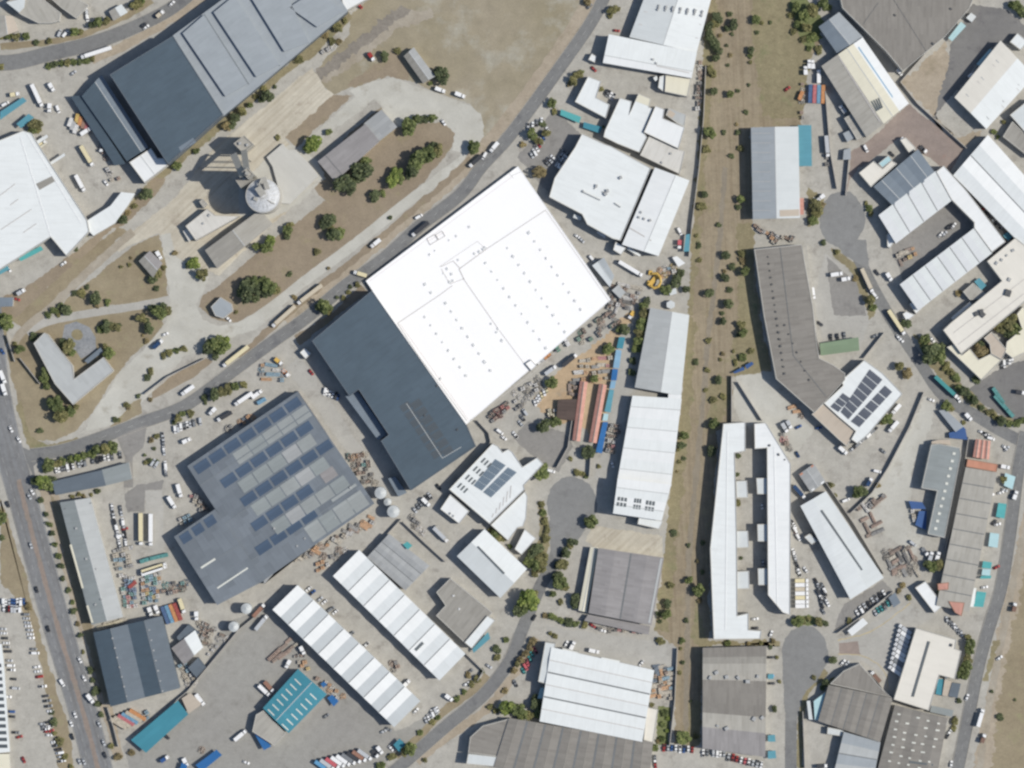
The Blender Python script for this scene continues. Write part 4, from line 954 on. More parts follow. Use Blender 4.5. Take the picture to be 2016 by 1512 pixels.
units(b, [(1258, 428), (1268, 431), (1280, 434), (1262, 418)], 'roof_vent', 'vent_grey', 1.6, 1)
flat('small white box annexe at the south corner of the big white plant', [(1212, 476), (1233, 488), (1223, 502), (1207, 492)], 6, 'W2', name='annexe', cat='annexe', par=0.2)
t(2, 1)
awning('white strip canopy below the white eastern warehouse', [(915, 430), (1015, 495), (1005, 508), (905, 450)], 4.5, 'W')
for q, l in (([(490, 172), (548, 195), (540, 225), (480, 200)], 'white dock canopy at the notch of the big white plant'), ([(680, 290), (742, 335), (730, 365), (668, 322)], 'second white dock canopy on the big white plant wall')): awning(l, q, 5, 'WG')
gab('small pale blue white shed beside the vast white roof', [(638, 580), (770, 742), (802, 660), (722, 520)], 5.5, mats=('W', 'ST'), rise=0.8, name='shed', cat='shed')
flat('grey corrugated shed in the scrap yard by the vast white roof', [(785, 775), (840, 728), (895, 790), (850, 838)], 4, 'LG', name='shed', cat='shed', par=0)
flat('pale grey round shouldered hut north of the long grey warehouse', [(1218, 870), (1250, 852), (1282, 870), (1282, 905), (1250, 922), (1218, 905)], 4, 'WG', name='hut', cat='hut', par=0)
flat('small white hut beside the tree north of the grey warehouse', [(1232, 772), (1290, 758), (1298, 800), (1245, 815)], 4, 'WG', name='hut', cat='hut', par=0)
awning('white tent canopy at the corner of the scrap yard', [(1262, 515), (1300, 505), (1365, 560), (1310, 590)], 3.5, 'W2')
awning('turquoise canopy against the railway wall', [(1370, 335), (1402, 330), (1396, 468), (1352, 470)], 4, 'TB')
# --- centre : dark roof and the white site plan overlay built as a roof
org(0, 0, 1)
b = flat('large dark slate blue flat roofed warehouse beside the vast white roof', [(614, 671), (732, 572), (919, 838), (937, 879), (809, 966), (750, 868), (765, 856), (706, 767), (688, 780)], 13.5, 'SL', 'wall_slate', par=0.25, pmatn='wall_slate')
lineon(b, 'walkway', (800, 794), (871, 902), 1.3, 'LG', 0.1); lineon(b, 'walkway', (871, 902), (908, 880), 1.3, 'LG', 0.1)
for i in range(7):
    for s in (0, 1):
        o = (i*10.2, i*15.4); bx = (808, 795) if s else (786, 800)
        on(b, 'solar_panel', [(bx[0]+o[0], bx[1]+o[1]), (bx[0]+o[0]+17, bx[1]+o[1]-11), (bx[0]+o[0]+25, bx[1]+o[1]+1), (bx[0]+o[0]+8, bx[1]+o[1]+12)], 'solar_brown', 0.05, 0.01)
units(b, [(860, 760), (836, 818), (900, 846)], 'roof_vent', 'vent_dark', 1.2, .6)
flat('lower narrow slate roof strip along the dark blue warehouse west side', [(680, 780), (704, 769), (763, 856), (744, 866)], 8, 'SB', 'wall_slate', 'lean_to', 'lean-to', par=0)
flat('small grey lean-to at the south corner of the dark blue warehouse', [(764, 942), (778, 938), (801, 970), (784, 978)], 5, 'SB', 'wall_slate', 'lean_to', 'lean-to', par=0)
flat('small white cube kiosk in the shadow of the dark blue warehouse', [(590, 694), (600, 685), (613, 696), (602, 707)], 4, 'W2', name='kiosk', cat='kiosk', par=0.2)
b = flat('vast bright white site plan overlay built as a low flat roof with faint grey lines', [(720, 553), (1020, 327), (1203, 590), (915, 839)], 3.2, 'WP', 'wall_pale', 'plan_overlay_roof', 'warehouse', par=0.15, pw=0.3, pmatn='ridge_white')  # site plan drawing built as a roof, kept low to cast little shadow
org(700, 310, 3.877)
for p, q, wd in (((322, 1265), (645, 1048), 5), ((645, 1048), (740, 978), 5), ((800, 845), (1010, 692), 6), ((1010, 692), (1450, 402), 5), ((790, 850), (830, 935), 7), ((830, 935), (1090, 1310), 5), ((1090, 1310), (1240, 1512), 4), ((1240, 1512), (1340, 1640), 4), ((1450, 402), (1940, 1105), 3.5), ((1462, 390), (1955, 1098), 2.5),
                 ((322, 1265), (480, 1512), 4), ((480, 1512), (850, 2010), 4), ((650, 835), (745, 790), 4), ((745, 790), (800, 850), 6), ((655, 850), (720, 965), 4), ((720, 965), (830, 925), 4), ((640, 835), (930, 640), 2.5), ((930, 640), (985, 690), 2.5), ((870, 2010), (1350, 1650), 3), ((1350, 1650), (1900, 1130), 3), ((1190, 140), (1275, 105), 3), ((1205, 160), (1170, 118), 2.5)):
    lineon(b, 'roof_joint', p, q, wd, 'line_grey', 0.08)  # lines of the drawn plan, raised as roof joints
for p, q in (((105, 945), (640, 555)), ((640, 555), (1190, 150)), ((340, 1270), (860, 2000)), ((550, 640), (680, 570))): lineon(b, 'faint_pink_line', p, q, 2.0, 'line_pink', 0.06)
for q in ([(545, 620), (605, 590), (630, 630), (570, 668)], [(612, 590), (660, 562), (685, 600), (635, 628)]):
    for i in range(4): lineon(b, 'plan_frame', q[i], q[(i+1) % 4], 3.5, 'line_grey', 0.3)
VP = [(870, 530), (770, 600), (715, 632), (607, 712), (567, 742), (532, 968), (578, 1032), (672, 886), (735, 890), (700, 850), (785, 782), (910, 735), (945, 720), (975, 700), (990, 690), (720, 950), (745, 940), (1088, 1308)]
for (ax, ay), n, (dx, dy) in (((1325, 575), 10, (44, 65)), ((1160, 692), 11, (44, 64)), ((995, 805), 11, (46, 65)), ((690, 1112), 8, (42, 64)), ((530, 1218), 8, (45, 64)), ((650, 1690), 1, (0, 0)), ((860, 1370), 5, (43, 64)), ((1036, 1270), 3, (42, 64))):
    VP += [(ax+dx*i, ay+dy*i) for i in range(n)]
units(b, VP, 'roof_vent', 'vent_pale', 1.5, .5)  # dots of the drawn plan, built as vents
org(0, 0, 1)
flat('small square white plant room on the southeast edge of the vast white roof', [(1034, 716), (1046, 708), (1057, 720), (1046, 730)], 4.6, 'WP', name='plant_room', cat='annexe', par=0.2)
# --- grey blue solar warehouse
e = ((586-370)/260.7, (772-918)/260.7); n_ = (149/264.7, 219/264.7)
b = gab('large grey blue factory with rows of dark blue solar panels', [(370, 918), (586, 772), (736, 991), (517, 1143)], 9, n=3, mats=('SO', 'SO'), rise=0.7, wall='wall_grey', ridge='ridge_dark')
def blk(b, u, v, lu, lv, mat, nm):
    B0 = (370, 918); q = [(B0[0]+e[0]*a+n_[0]*c, B0[1]+e[1]*a+n_[1]*c) for a, c in ((u, v), (u+lu, v), (u+lu, v+lv), (u, v+lv))]
    on(b, nm, q, mat, 0.14)
for j, v in enumerate((6, 58, 110, 162, 206)):
    for i in range(7):
        u = 8+i*36+(0, -8, 4, -6, 10)[j]
        if j == 4 and i > 3: continue
        if (j, i) in ((1, 0), (3, 0), (3, 6), (2, 0), (3, 5)): continue
        blk(b, u, v, 31, 19, 'solar_blue', 'solar_panel')
for j, v in enumerate((29, 81, 133, 185)):
    for i in range(5):
        u = (86, 62, 58, 70)[j]+i*35
        if u < 232: blk(b, u, v, 33, 25, R.choice(('SP', 'SP', 'GR', 'BG')), 'roof_sheet')
for i in range(4): blk(b, 120+i*34, 228, 32, 34, R.choice(('SP', 'BG')), 'roof_sheet')
for u, v, lu, lv, m in ((205, 158, 30, 22, 'CM'), (196, 212, 58, 40, 'SP')): blk(b, u, v, lu, lv, m, 'roof_patch')
units(b, [(660, 1020), (600, 1060), (585, 1075), (690, 960), (540, 1040)], 'roof_vent', 'vent_grey', 1.2, .7)
b = gab('lower slate grey wing of the solar panel factory with two white rooflights', [(344, 1057), (423, 1004), (520, 1142), (428, 1190)], 9.3, n=1, mats=('SO',), wall='wall_grey', prof=[(0, 0.2), (0.5, 0.9), (1, 0.1)], ridge='ridge_dark')
for p, q, wd in (((396, 1118), (424, 1100), 4), ((428, 1158), (488, 1118), 3)): lineon(b, 'rooflight', p, q, wd, 'skylight')
for u in range(3): on(b, 'solar_panel', [(352+u*24, 1056-u*16), (370+u*24, 1044-u*16), (380+u*24, 1060-u*16), (362+u*24, 1072-u*16)], 'solar_blue', 0.12)
flat('stained grey east corner roof of the solar panel factory', [(519, 1143), (610, 1078), (640, 1056), (562, 1104), (520, 1150)], 8.4, 'GR', 'wall_grey', 'factory_block', 'factory', par=0)
# --- left strip
t(0, 2)
gab('dark bluish long shed behind the street trees, left half', [(412, 772), (440, 872), (830, 797), (800, 682)], 5, mats=('SL2', 'SB'), rise=0.8, prof=[(0, 0), (1, 0.7)], ridge=None, name='shed', cat='shed')
gab('lighter grey roof joining the right end of the long bluish shed', [(802, 680), (832, 797), (1036, 745), (1012, 622)], 5.6, mats=('BG',), prof=[(0, 0), (1, 0.7)], ridge=None, name='shed', cat='shed')
org(0, 0, 1)
b = gab('long grey green pitched warehouse along the left dual carriageway', [(119, 990), (181, 1229), (241, 1214), (177, 981)], 8, mats=('BG', 'LG'), rise=1.4, ridge='ridge_metal')
lineon(b, 'roof_joint', (126, 1002), (180, 990), 2, 'gutter'); units(b, [(150, 1040), (170, 1100), (190, 1120), (200, 1180), (188, 1190)], 'roof_vent', 'vent_grey', 1.3, .7)
for p, q in (((139, 1072), (163, 1158)), ((172, 1192), (182, 1226))): lineon(b, 'edge_sheet', p, q, 4, 'CR', 0.1)
b = gab('dark slate four slope warehouse in the lower left', [(185, 1246), (218, 1390), (353, 1354), (318, 1214)], 9, n=2, mats=('SL', 'SL2'), rise=2.2, wall='wall_slate', ridge='ridge_dark')
for i in range(7): units(b, [(222+i*4.6, 1256+i*19), (294+i*4.4, 1240+i*20)], 'roof_vent', 'vent_grey', 1.0, .5)
t(0, 3)
gab('small two tone grey and white shed east of the slate warehouse', [(1355, 570), (1450, 695), (1595, 560), (1535, 432)], 5, mats=('CM', 'W'), prof=[(0, 0), (0.55, 0.9), (1, 0.2)], name='shed', cat='shed')
flat('dark grey flat annexe above the two tone shed', [(1392, 480), (1485, 380), (1572, 450), (1440, 520), (1400, 500)], 4.5, 'SL2', 'wall_slate', 'annexe', 'annexe', par=0.2)
flat('small dark slate hut near the diagonal yard wall', [(1480, 722), (1562, 642), (1622, 720), (1548, 802)], 4, 'SL2', 'wall_slate', 'hut', 'hut', par=0.2)
b = awning('long teal roofed open canopy in the lower left yard', [(1030, 1292), (1400, 980), (1482, 1090), (1150, 1392)], 5, 'TE')
awning('beige loading canopy at the end of the long teal canopy', [(1430, 965), (1500, 920), (1590, 1010), (1485, 1085)], 4, 'TN')
awning('bright blue tarp canopy at the bottom left yard', [(1540, 1490), (1705, 1368), (1748, 1410), (1590, 1540)], 4, 'BL')
awning('small blue canopy at the bottom edge beside the bright blue one', [(1410, 1540), (1430, 1470), (1475, 1490), (1465, 1540)], 4, 'BL')
for i, (u, v, r, l) in enumerate(((1940, 258, 46, 'white round storage tank, upper of the pair by the slate wing'), (1840, 400, 44, 'white round storage tank, lower of the pair by the slate wing'))):
    x, y = w((u, v), 8); o = empty('storage_tank', (x, y, 0)); tag(o, l, 'tank'); rr = r/4*S*.9
    mb = MB(); mb.lathe((0, 0), [(rr, 0), (rr, 7.6), (rr+.1, 7.6), (rr+.1, 7.8), (rr, 7.8)], 28); mb.build('wall', 'tank_white', o)
    mb = MB(); mb.lathe((0, 0), [(rr, 7.7), (0, 8.9)], 28); mb.build('roof', 'tank_white', o)
t(1, 2)
for u, v, r, l in ((982, 858, 50, 'large white round tank nearest the dark blue warehouse corner'), (1082, 1005, 52, 'large white round tank, lower of the two beside the solar factory'), (1036, 930, 32, 'small white round tank between the two large white tanks')):
    x, y = w((u, v), 8); o = empty('storage_tank', (x, y, 0)); tag(o, l, 'tank'); rr = r/4*S*.92; hh = 8 if r > 40 else 5
    mb = MB(); mb.lathe((0, 0), [(rr, 0), (rr, hh), (rr+.1, hh), (rr+.1, hh+.2), (rr, hh+.2)], 28); mb.build('wall', 'tank_white', o)
    mb = MB(); mb.lathe((0, 0), [(rr, hh+.1), (0, hh+1.2)], 28); mb.build('roof', 'tank_white', o)
# --- white saw roofs bottom centre
org(0, 0, 1)
gab('long white multi gable warehouse, the left one of two parallel', [(538, 1200), (586, 1153), (826, 1380), (776, 1430)], 9, prof=[(k/16, 0.95 if k % 2 == 0 else 0.0) for k in range(17)], mats=('W2', 'WG'), ridge='gutter')  # slopes turned from the sun get a greyer white, shade put into colour
b = gab('long white multi gable warehouse, the right one of two parallel', [(657, 1134), (707, 1084), (915, 1287), (865, 1338)], 8, prof=[(k/14, 0.7 if k % 2 == 0 else 0.0) for k in range(15)], mats=('W2', 'W'), ridge='gutter')
on(b, 'dark_rooflight', [(816, 1278), (831, 1263), (835, 1267), (820, 1282)], 'dark_slot', 0.3)
b = gab('light grey corrugated warehouse beside the right white multi gable roof', [(724, 1097), (798, 1161), (844, 1114), (766, 1052)], 6.5, n=3, mats=('GR', 'GR'), rise=.35, ridge=None, gut=True, rw=.4)
awning('small teal square canopy on the grey corrugated roof edge', [(793, 1072), (802, 1066), (812, 1074), (803, 1082)], 8.5, 'TQ')
t(1, 3)
b = flat('stepped grey fibre cement workshop with stained roof', [(1420, 128), (1530, 18), (1862, 290), (1640, 522), (1418, 312), (1492, 232)], 6.5, 'CE', 'wall_pale', 'workshop', 'workshop', par=0.25)
units(b, [(1555, 155), (1600, 260)], 'roof_vent', 'vent_pale', 1.3, .6)
flat('white narrow front block of the stepped grey workshop', [(1642, 524), (1822, 312), (1885, 350), (1700, 572)], 7.5, 'W', name='front_block', cat='building', par=0.2)
awning('blue awning in front of the narrow white front block', [(1702, 578), (1828, 440), (1845, 492), (1715, 606)], 3.5, 'TB')
t(1, 2)
b = flat('white office roof with two grey solar strips and slotted rooflights', [(1520, 830), (1862, 468), (1906, 488), (1944, 536), (1988, 512), (2018, 532), (2100, 652), (2215, 578), (2266, 630), (2110, 800), (2118, 832), (1842, 1104)], 8, 'W', name='office', cat='office', par=0.4)
for q in ([(1885, 590), (1968, 640), (1778, 842), (1712, 800)], [(1985, 655), (2055, 695), (1850, 895), (1788, 852)]): grid(b, 'solar_panel', q, 2, 5, .98, .96, 'solar_slate')
for k in range(4):
    for m in range(3): on(b, 'rooflight', [(1800+m*24-k*62, 580+m*20+k*66), (1812+m*24-k*62, 588+m*20+k*66), (1780+m*24-k*62, 622+m*20+k*66), (1768+m*24-k*62, 614+m*20+k*66)], 'dark_slot', 0.15)
for k in range(6): lineon(b, 'roof_joint', (2010-k*28, 800+k*44), (1960-k*28+40, 900+k*30), 6, 'line_grey')
b = flat('small white annexe west of the white solar office', [(1450, 985), (1530, 868), (1682, 1002), (1600, 1102), (1560, 1070)], 5.5, 'W2', name='annexe', cat='annexe', par=0.3)
units(b, [(1530, 1020), (1555, 1040)])
flat('stepped white sheet roof south of the white solar office', [(1848, 1110), (2122, 840), (2140, 890), (2128, 1060), (2104, 1122), (2062, 1132), (1986, 1236)], 6, 'W', name='workshop', cat='workshop', par=0.25)
t(2, 2)
flat('small white house at the south tip of the white office plot', [(20, 1300), (100, 1142), (192, 1216), (76, 1346)], 5, 'W2', name='house', cat='house', par=0.2)
org(0, 0, 1)
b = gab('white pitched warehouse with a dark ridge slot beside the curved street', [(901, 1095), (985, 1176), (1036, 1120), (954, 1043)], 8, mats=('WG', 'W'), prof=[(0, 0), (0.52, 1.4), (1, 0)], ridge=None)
lineon(b, 'ridge_vent', (941, 1076), (993, 1129), 3.4, 'dark_slot', 0.5)
t(1, 2)
awning('narrow cream canopy in the small office yard', [(1400, 1130), (1440, 1110), (1520, 1210), (1490, 1240)], 3.5, 'CE2')
# --- scrap yard sheds and blue canopies
t(2, 2)
gab('left of two terracotta tiled long sheds', [(540, -20), (480, 438), (532, 448), (592, -12)], 4, mats=('RT', 'RT'), rise=.9, name='tiled_shed', cat='shed', ridge='ridge_cement')
gab('right of two terracotta tiled long sheds beside the blue canopies', [(690, 0), (610, 452), (662, 462), (742, 12)], 4, mats=('RT', 'RT'), rise=.9, name='tiled_shed', cat='shed', ridge='ridge_cement')
flat('dark brown lattice roofed shed left of the terracotta sheds', [(362, 125), (512, 118), (505, 292), (350, 270)], 3.5, 'BR', name='shed', cat='shed', par=0)
CAN = [((1219, 663), (1231, 664), (1226, 687), (1214, 685), 'TE', 'dark teal'), ((1213, 688), (1224, 690), (1219, 725), (1207, 724), 'LB', 'light blue'), ((1206, 726), (1217, 727), (1214, 749), (1203, 749), 'BL', 'deep blue'), ((1203, 750), (1213, 750), (1210, 765), (1200, 765), 'LB', 'short light blue'),
       ((1200, 766), (1209, 768), (1202, 812), (1190, 810), 'TB', 'sea blue'), ((1189, 814), (1198, 815), (1196, 828), (1186, 828), 'TL', 'pale blue'), ((1187, 831), (1197, 831), (1185, 893), (1173, 890), 'BL', 'strong blue')]
org(0, 0, 1)
for a, b_, c, d, m, cw in CAN: awning(f'{cw} shade canopy in the strip beside the long grey warehouse', [a, b_, c, d], 3.2, m, 'shade_canopy', 'canopy')
b = gab('long light grey pitched warehouse along the railway strip', [(1281, 607), (1251, 762), (1340, 778), (1356, 621)], 7, mats=('LG', 'WG'), rise=1.8, prof=[(0, 0), (0.56, 1.6), (1, 0)])
b = gab('white warehouse with four low bays along the railway strip', [(1246, 780), (1341, 786), (1320, 955), (1217, 943)], 7.5, n=4, mats=('W', 'W2'), rise=.5, ridge='ridge_metal')
b = gab('taller white warehouse with six dark rooflight grids by the railway strip', [(1217, 943), (1320, 955), (1302, 1024), (1208, 1010)], 12.5, n=2, mats=('W2', 'W'), rise=.5, ridge='ridge_metal')
for q in ([(1216, 976), (1236, 979), (1233, 1000), (1212, 997)], [(1249, 979), (1264, 981), (1261, 1005), (1245, 1003)], [(1272, 983), (1291, 986), (1287, 1009), (1268, 1006)]): grid(b, 'rooflight', q, 3, 2, .72, .7, 'dark_slot')
flat('white north end bay of the four bay white warehouse', [(1316, 774), (1342, 778), (1340, 790), (1315, 788)], 7.2, 'W2', name='end_bay', cat='annexe', par=0)
flat('white south end block below the six dark rooflight grids', [(1258, 1018), (1306, 1026), (1298, 1042), (1255, 1032)], 8, 'W', name='end_block', cat='annexe', par=0.2)
b = gab('weathered grey two bay warehouse by the railway strip', [(1179, 1080), (1160, 1206), (1282, 1230), (1306, 1099)], 8, n=2, mats=('CM', 'CM'), rise=.5, gut=True, ridge=None, rw=1.0)
lineon(b, 'pale_edge_sheet', (1302, 1100), (1278, 1226), 4, 'LG', 0.1)
awning('dark stained canopy at the south end of the weathered two bay warehouse', [(1158, 1210), (1280, 1233), (1277, 1250), (1150, 1222)], 4.5, 'CM')
gab('narrow cream strip building beside the weathered two bay warehouse', [(1163, 1078), (1140, 1201), (1154, 1204), (1177, 1079)], 5, mats=('CR', 'CR'), rise=.4, name='strip_building', cat='building')
t(2, 3)
b = gab('big white three bay warehouse with notched north edge', [(312, 565), (1116, 745), (1022, 1302), (222, 1142)], 9, n=3, mats=('W', 'W'), rise=.7, gut=True, ridge='line_grey', rw=.9)
flat('white west block of the big three bay warehouse', [(262, 520), (345, 532), (280, 852), (206, 832)], 8.5, 'WG', name='west_block', cat='annexe', par=0.3)
flat('white canopy block on the three bay warehouse north edge', [(398, 566), (528, 598), (516, 640), (390, 610)], 7, 'W', name='north_block', cat='annexe', par=0.2)
flat('narrow pinkish white annexe east of the big three bay warehouse', [(1062, 1032), (1152, 1052), (1112, 1312), (1036, 1292)], 5, 'WW', name='annexe', cat='annexe', par=0.25)
awning('pale canopy north of the big three bay warehouse', [(705, 640), (850, 668), (845, 690), (700, 662)], 4.5, 'W')
awning('pale blue strip awning west of the three bay warehouse', [(225, 880), (262, 880), (240, 965), (200, 965)], 4, 'TL')
b = gab('brown grey eight bay saw roof warehouse at the bottom edge', [(-20, 1122), (-140, 1500), (1070, 1690), (1106, 1312)], 8, n=8, mats=('CD', 'CD'), rise=.45, gut=True, ridge='ridge_cement', rw=1.3)
flat('pale blue grey strip roof in front of the eight bay warehouse at the bottom edge', [(-345, 1398), (490, 1490), (480, 1560), (-360, 1480)], 7.6, 'WG', name='strip_roof', cat='annexe', par=0.2)
flat('brown grey low west bay of the eight bay warehouse', [(-330, 1270), (-230, 1180), (-25, 1125), (-120, 1420), (-345, 1392)], 7.2, 'CD', name='west_bay', cat='annexe', par=0.2)
# --- right of the railway
t(3, 0)
b = flat('huge brown grey fibre cement roof in the top right', [(585, 62), (560, -60), (1640, -60), (1582, 72), (1392, 290), (1062, 562), (930, 405)], 10, 'CD', par=0.3)
lineon(b, 'roof_joint', (870, 20), (750, 190), 3, 'gutter'); lineon(b, 'roof_joint', (980, -20), (1250, 410), 3, 'gutter'); units(b, [(1440, 70), (1300, 345), (1000, 120)], 'roof_vent', 'vent_dark', 1.6, .8)
gab('small blue grey pitched shed beside the huge brown grey roof', [(560, 100), (742, 292), (548, 418), (404, 212)], 6.5, mats=('ST', 'SB'), rise=1.2, name='shed', cat='shed')
b = gab('wide warehouse with grey, beige and bright white roof strips', [(426, 522), (778, 1076), (1102, 814), (744, 300)], 7.5, mats=('CE2', 'CR', 'CR', 'W2'), rise=1.2, prof=[(0, 0), (0.40, 1.0), (0.62, 1.4), (0.78, 1.1), (1, 0.2)])
for i in range(4): on(b, 'rooflight', [(808+i*18-i*0, 800-i*8), (818+i*18, 795-i*8), (862+i*14, 872-i*8), (850+i*14, 880-i*8)], 'dark_slot', 0.15)
lineon(b, 'roof_joint', (712, 372), (1012, 812), 10, 'LB'); lineon(b, 'roof_joint', (560, 455), (880, 960), 8, 'line_grey')
flat('pale lean-to at the southwest corner of the three strip warehouse', [(600, 930), (668, 895), (765, 1068), (700, 1100)], 5, 'CE2', name='lean_to', cat='lean-to', par=0.2)
flat('light blue grey yard container shed below the pale lean-to', [(590, 1050), (650, 1022), (682, 1085), (625, 1118)], 3.5, 'ST', name='shed', cat='shed', par=0)
flat('small light blue grey shed by the yard wall near the reddish yard', [(598, 1180), (650, 1165), (652, 1255), (590, 1258)], 3.5, 'ST', name='shed', cat='shed', par=0)
b = gab('grey two slope warehouse with teal lean-to beside the railway strip', [(-130, 1008), (-115, 1722), (248, 1712), (235, 1000)], 8, mats=('ST', 'WG'), prof=[(0, 0), (0.5, 1.2), (1, 0.2)], wall='wall_grey')
for i in range(9): lineon(b, 'roof_joint', (-125, 1050+i*76), (20, 1050+i*76), 2, 'line_grey')
on(b, 'rust_patch', [(90, 1655), (245, 1648), (246, 1700), (92, 1706)], 'TN', 0.06)
awning('teal roofed lean-to on the east side of the grey railway warehouse', [(236, 985), (342, 985), (346, 1308), (240, 1308)], 5.5, 'TB')
awning('small red awning at the southeast corner of the grey railway warehouse', [(249, 1560), (282, 1560), (282, 1690), (249, 1690)], 4, 'RT')
b = gab('white warehouse at the right edge with three pale ribbed bays', [(1475, 766), (1832, 326), (2090, 600), (1720, 1010)][0:4], 7.5, n=1, mats=('WW', 'W'), rise=1.0, ridge=None)
for k in range(3): lineon(b, 'roof_rib', (1560+k*118, 740-k*134), (1740+k*118, 940-k*134), 7, 'LG'); 
for k in range(2): lineon(b, 'roof_joint', (1650+k*118, 640-k*134), (1860+k*118, 850-k*134), 4, 'line_grey')
flat('small white roof at the right edge above the ribbed white warehouse', [(1905, 330), (1965, 260), (2050, 330), (1990, 395)], 5, 'W', name='annexe', cat='annexe', par=0.2)
flat('white roof cut by the right edge below the ribbed white warehouse', [(1905, 905), (2060, 780), (2100, 1000), (2040, 1060)], 6, 'WG', par=0.2)
flat('narrow grey roof at the right edge below two white warehouses', [(1850, 1075), (1925, 955), (2060, 1090), (2060, 1240)], 5, 'CE', par=0.2)
awning('pale blue parked trailer canopy in the dark top right yard', [(1420, 300), (1520, 170), (1560, 205), (1450, 325)], 3.6, 'TL')
awning('pale canopy along the ribbed white warehouse wall', [(1640, 505), (1745, 385), (1785, 400), (1675, 525)], 4, 'TL')
flat('pale small hut in the top right yard', [(1560, 140), (1600, 100), (1640, 130), (1605, 175)], 3.5, 'WG', name='hut', cat='hut', par=0)
b = gab('slate grey three bay warehouse with pale joints joining the white U shaped block', [(838, 1470), (1010, 1640), (1305, 1352), (1180, 1180)], 8, n=3, mats=('SB', 'SB'), rise=.6, gut=False, ridge='ridge_metal')
b = flat('pinkish white flat office at the west end of the slate grey bays', [(716, 1362), (832, 1268), (870, 1300), (905, 1328), (975, 1265), (1018, 1290), (812, 1474)], 6.5, 'WW', name='office', cat='office', par=0.3)
flat('small green grey plant room on the pinkish white office edge', [(868, 1288), (950, 1222), (978, 1262), (902, 1322)], 7, 'TL', name='plant_room', cat='annexe', par=0.2)
flat('small white narrow annexe north of the slate grey bays', [(1040, 1102), (1085, 1082), (1168, 1168), (1112, 1205)], 5, 'WW', name='annexe', cat='annexe', par=0.2)
org(0, 0, 1)
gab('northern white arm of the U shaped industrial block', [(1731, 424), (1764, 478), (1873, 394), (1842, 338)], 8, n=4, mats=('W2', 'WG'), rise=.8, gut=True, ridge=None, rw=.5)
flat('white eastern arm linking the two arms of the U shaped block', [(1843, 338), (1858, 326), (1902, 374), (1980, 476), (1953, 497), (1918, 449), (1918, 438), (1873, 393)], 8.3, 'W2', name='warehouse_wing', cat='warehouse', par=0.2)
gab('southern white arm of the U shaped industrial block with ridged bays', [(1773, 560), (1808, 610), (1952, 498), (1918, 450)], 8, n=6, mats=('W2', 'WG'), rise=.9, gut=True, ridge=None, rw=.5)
t(3, 1)
for q, l in (([(936, 335), (958, 315), (1008, 378), (962, 442), (940, 430)], 'small white lobby at the west end of the northern U arm'), ([(1112, 885), (1148, 850), (1212, 920), (1168, 962)], 'small white lobby at the west end of the southern U arm'), ([(1060, 960), (1090, 940), (1160, 968), (1092, 1020)], 'white gate kiosk near the southern U arm')):
    flat(l, q, 4, 'W2', name='lobby', cat='annexe', par=0.2)
org(0, 0, 1)
b = gab('large white warehouse in the right edge with a long lower edge shadow', [(1878, 345), (2050, 520), (2110, 450), (1945, 267)], 7.5, n=2, mats=('W', 'W2'), rise=.9, gut=True, ridge=None, rw=.6)
t(3, 1)
b = flat('long off white office block with rooftop plant on the right', [(1725, 545), (1950, 360), (2150, 520), (2150, 760), (1525, 1278), (1380, 1088), (1440, 1030), (1842, 700)], 8, 'WW', name='office_block', cat='office', par=0.4)
units(b, [(1890, 795), (1680, 945), (1690, 965), (1640, 960)], 'roof_plant', 'vent_dark', 3.4, 1.4); units(b, [(1800, 560), (1840, 535), (1880, 500), (1930, 460), (1900, 690)], 'roof_vent', 'vent_grey', 1.8, .8)
lineon(b, 'roof_joint', (1460, 1110), (2016, 690), 4, 'line_grey'); lineon(b, 'roof_joint', (1500, 1200), (2016, 800), 4, 'line_grey')
flat('cream lower wing west of the planted office courtyard', [(1408, 1222), (1462, 1200), (1530, 1283), (1592, 1234), (1660, 1320), (1752, 1275), (1840, 1325), (1682, 1482)], 6, 'CR', name='office_wing', cat='office', par=0.3)
flat('cream lower wing between two planted office courtyards', [(1700, 1150), (1762, 1100), (1880, 1240), (1842, 1320), (1755, 1272), (1745, 1200)], 6.2, 'TN', name='office_wing', cat='office', par=0.3)
flat('cream lower wing at the right edge of the office', [(1880, 1180), (2000, 1080), (1960, 960), (2010, 900), (2150, 1020), (2150, 1200), (1930, 1312), (1868, 1262)], 6, 'CR', name='office_wing', cat='office', par=0.3)
flat('beige flat hut roof in the office yard', [(1535, 785), (1615, 715), (1712, 800), (1680, 840), (1590, 850)], 4.5, 'CE2', name='hut', cat='hut', par=0.2)
awning('long narrow white canopy on the office block north wall', [(1440, 990), (1590, 865), (1605, 885), (1455, 1010)], 5, 'WW')
awning('bright teal square canopy in the office yard', [(1625, 705), (1665, 675), (1720, 735), (1680, 775)], 3, 'TB')
awning('teal canopy at the outer corner of the U shaped block', [(1850, 340), (1890, 310), (1930, 350), (1890, 385)], 3, 'TB')
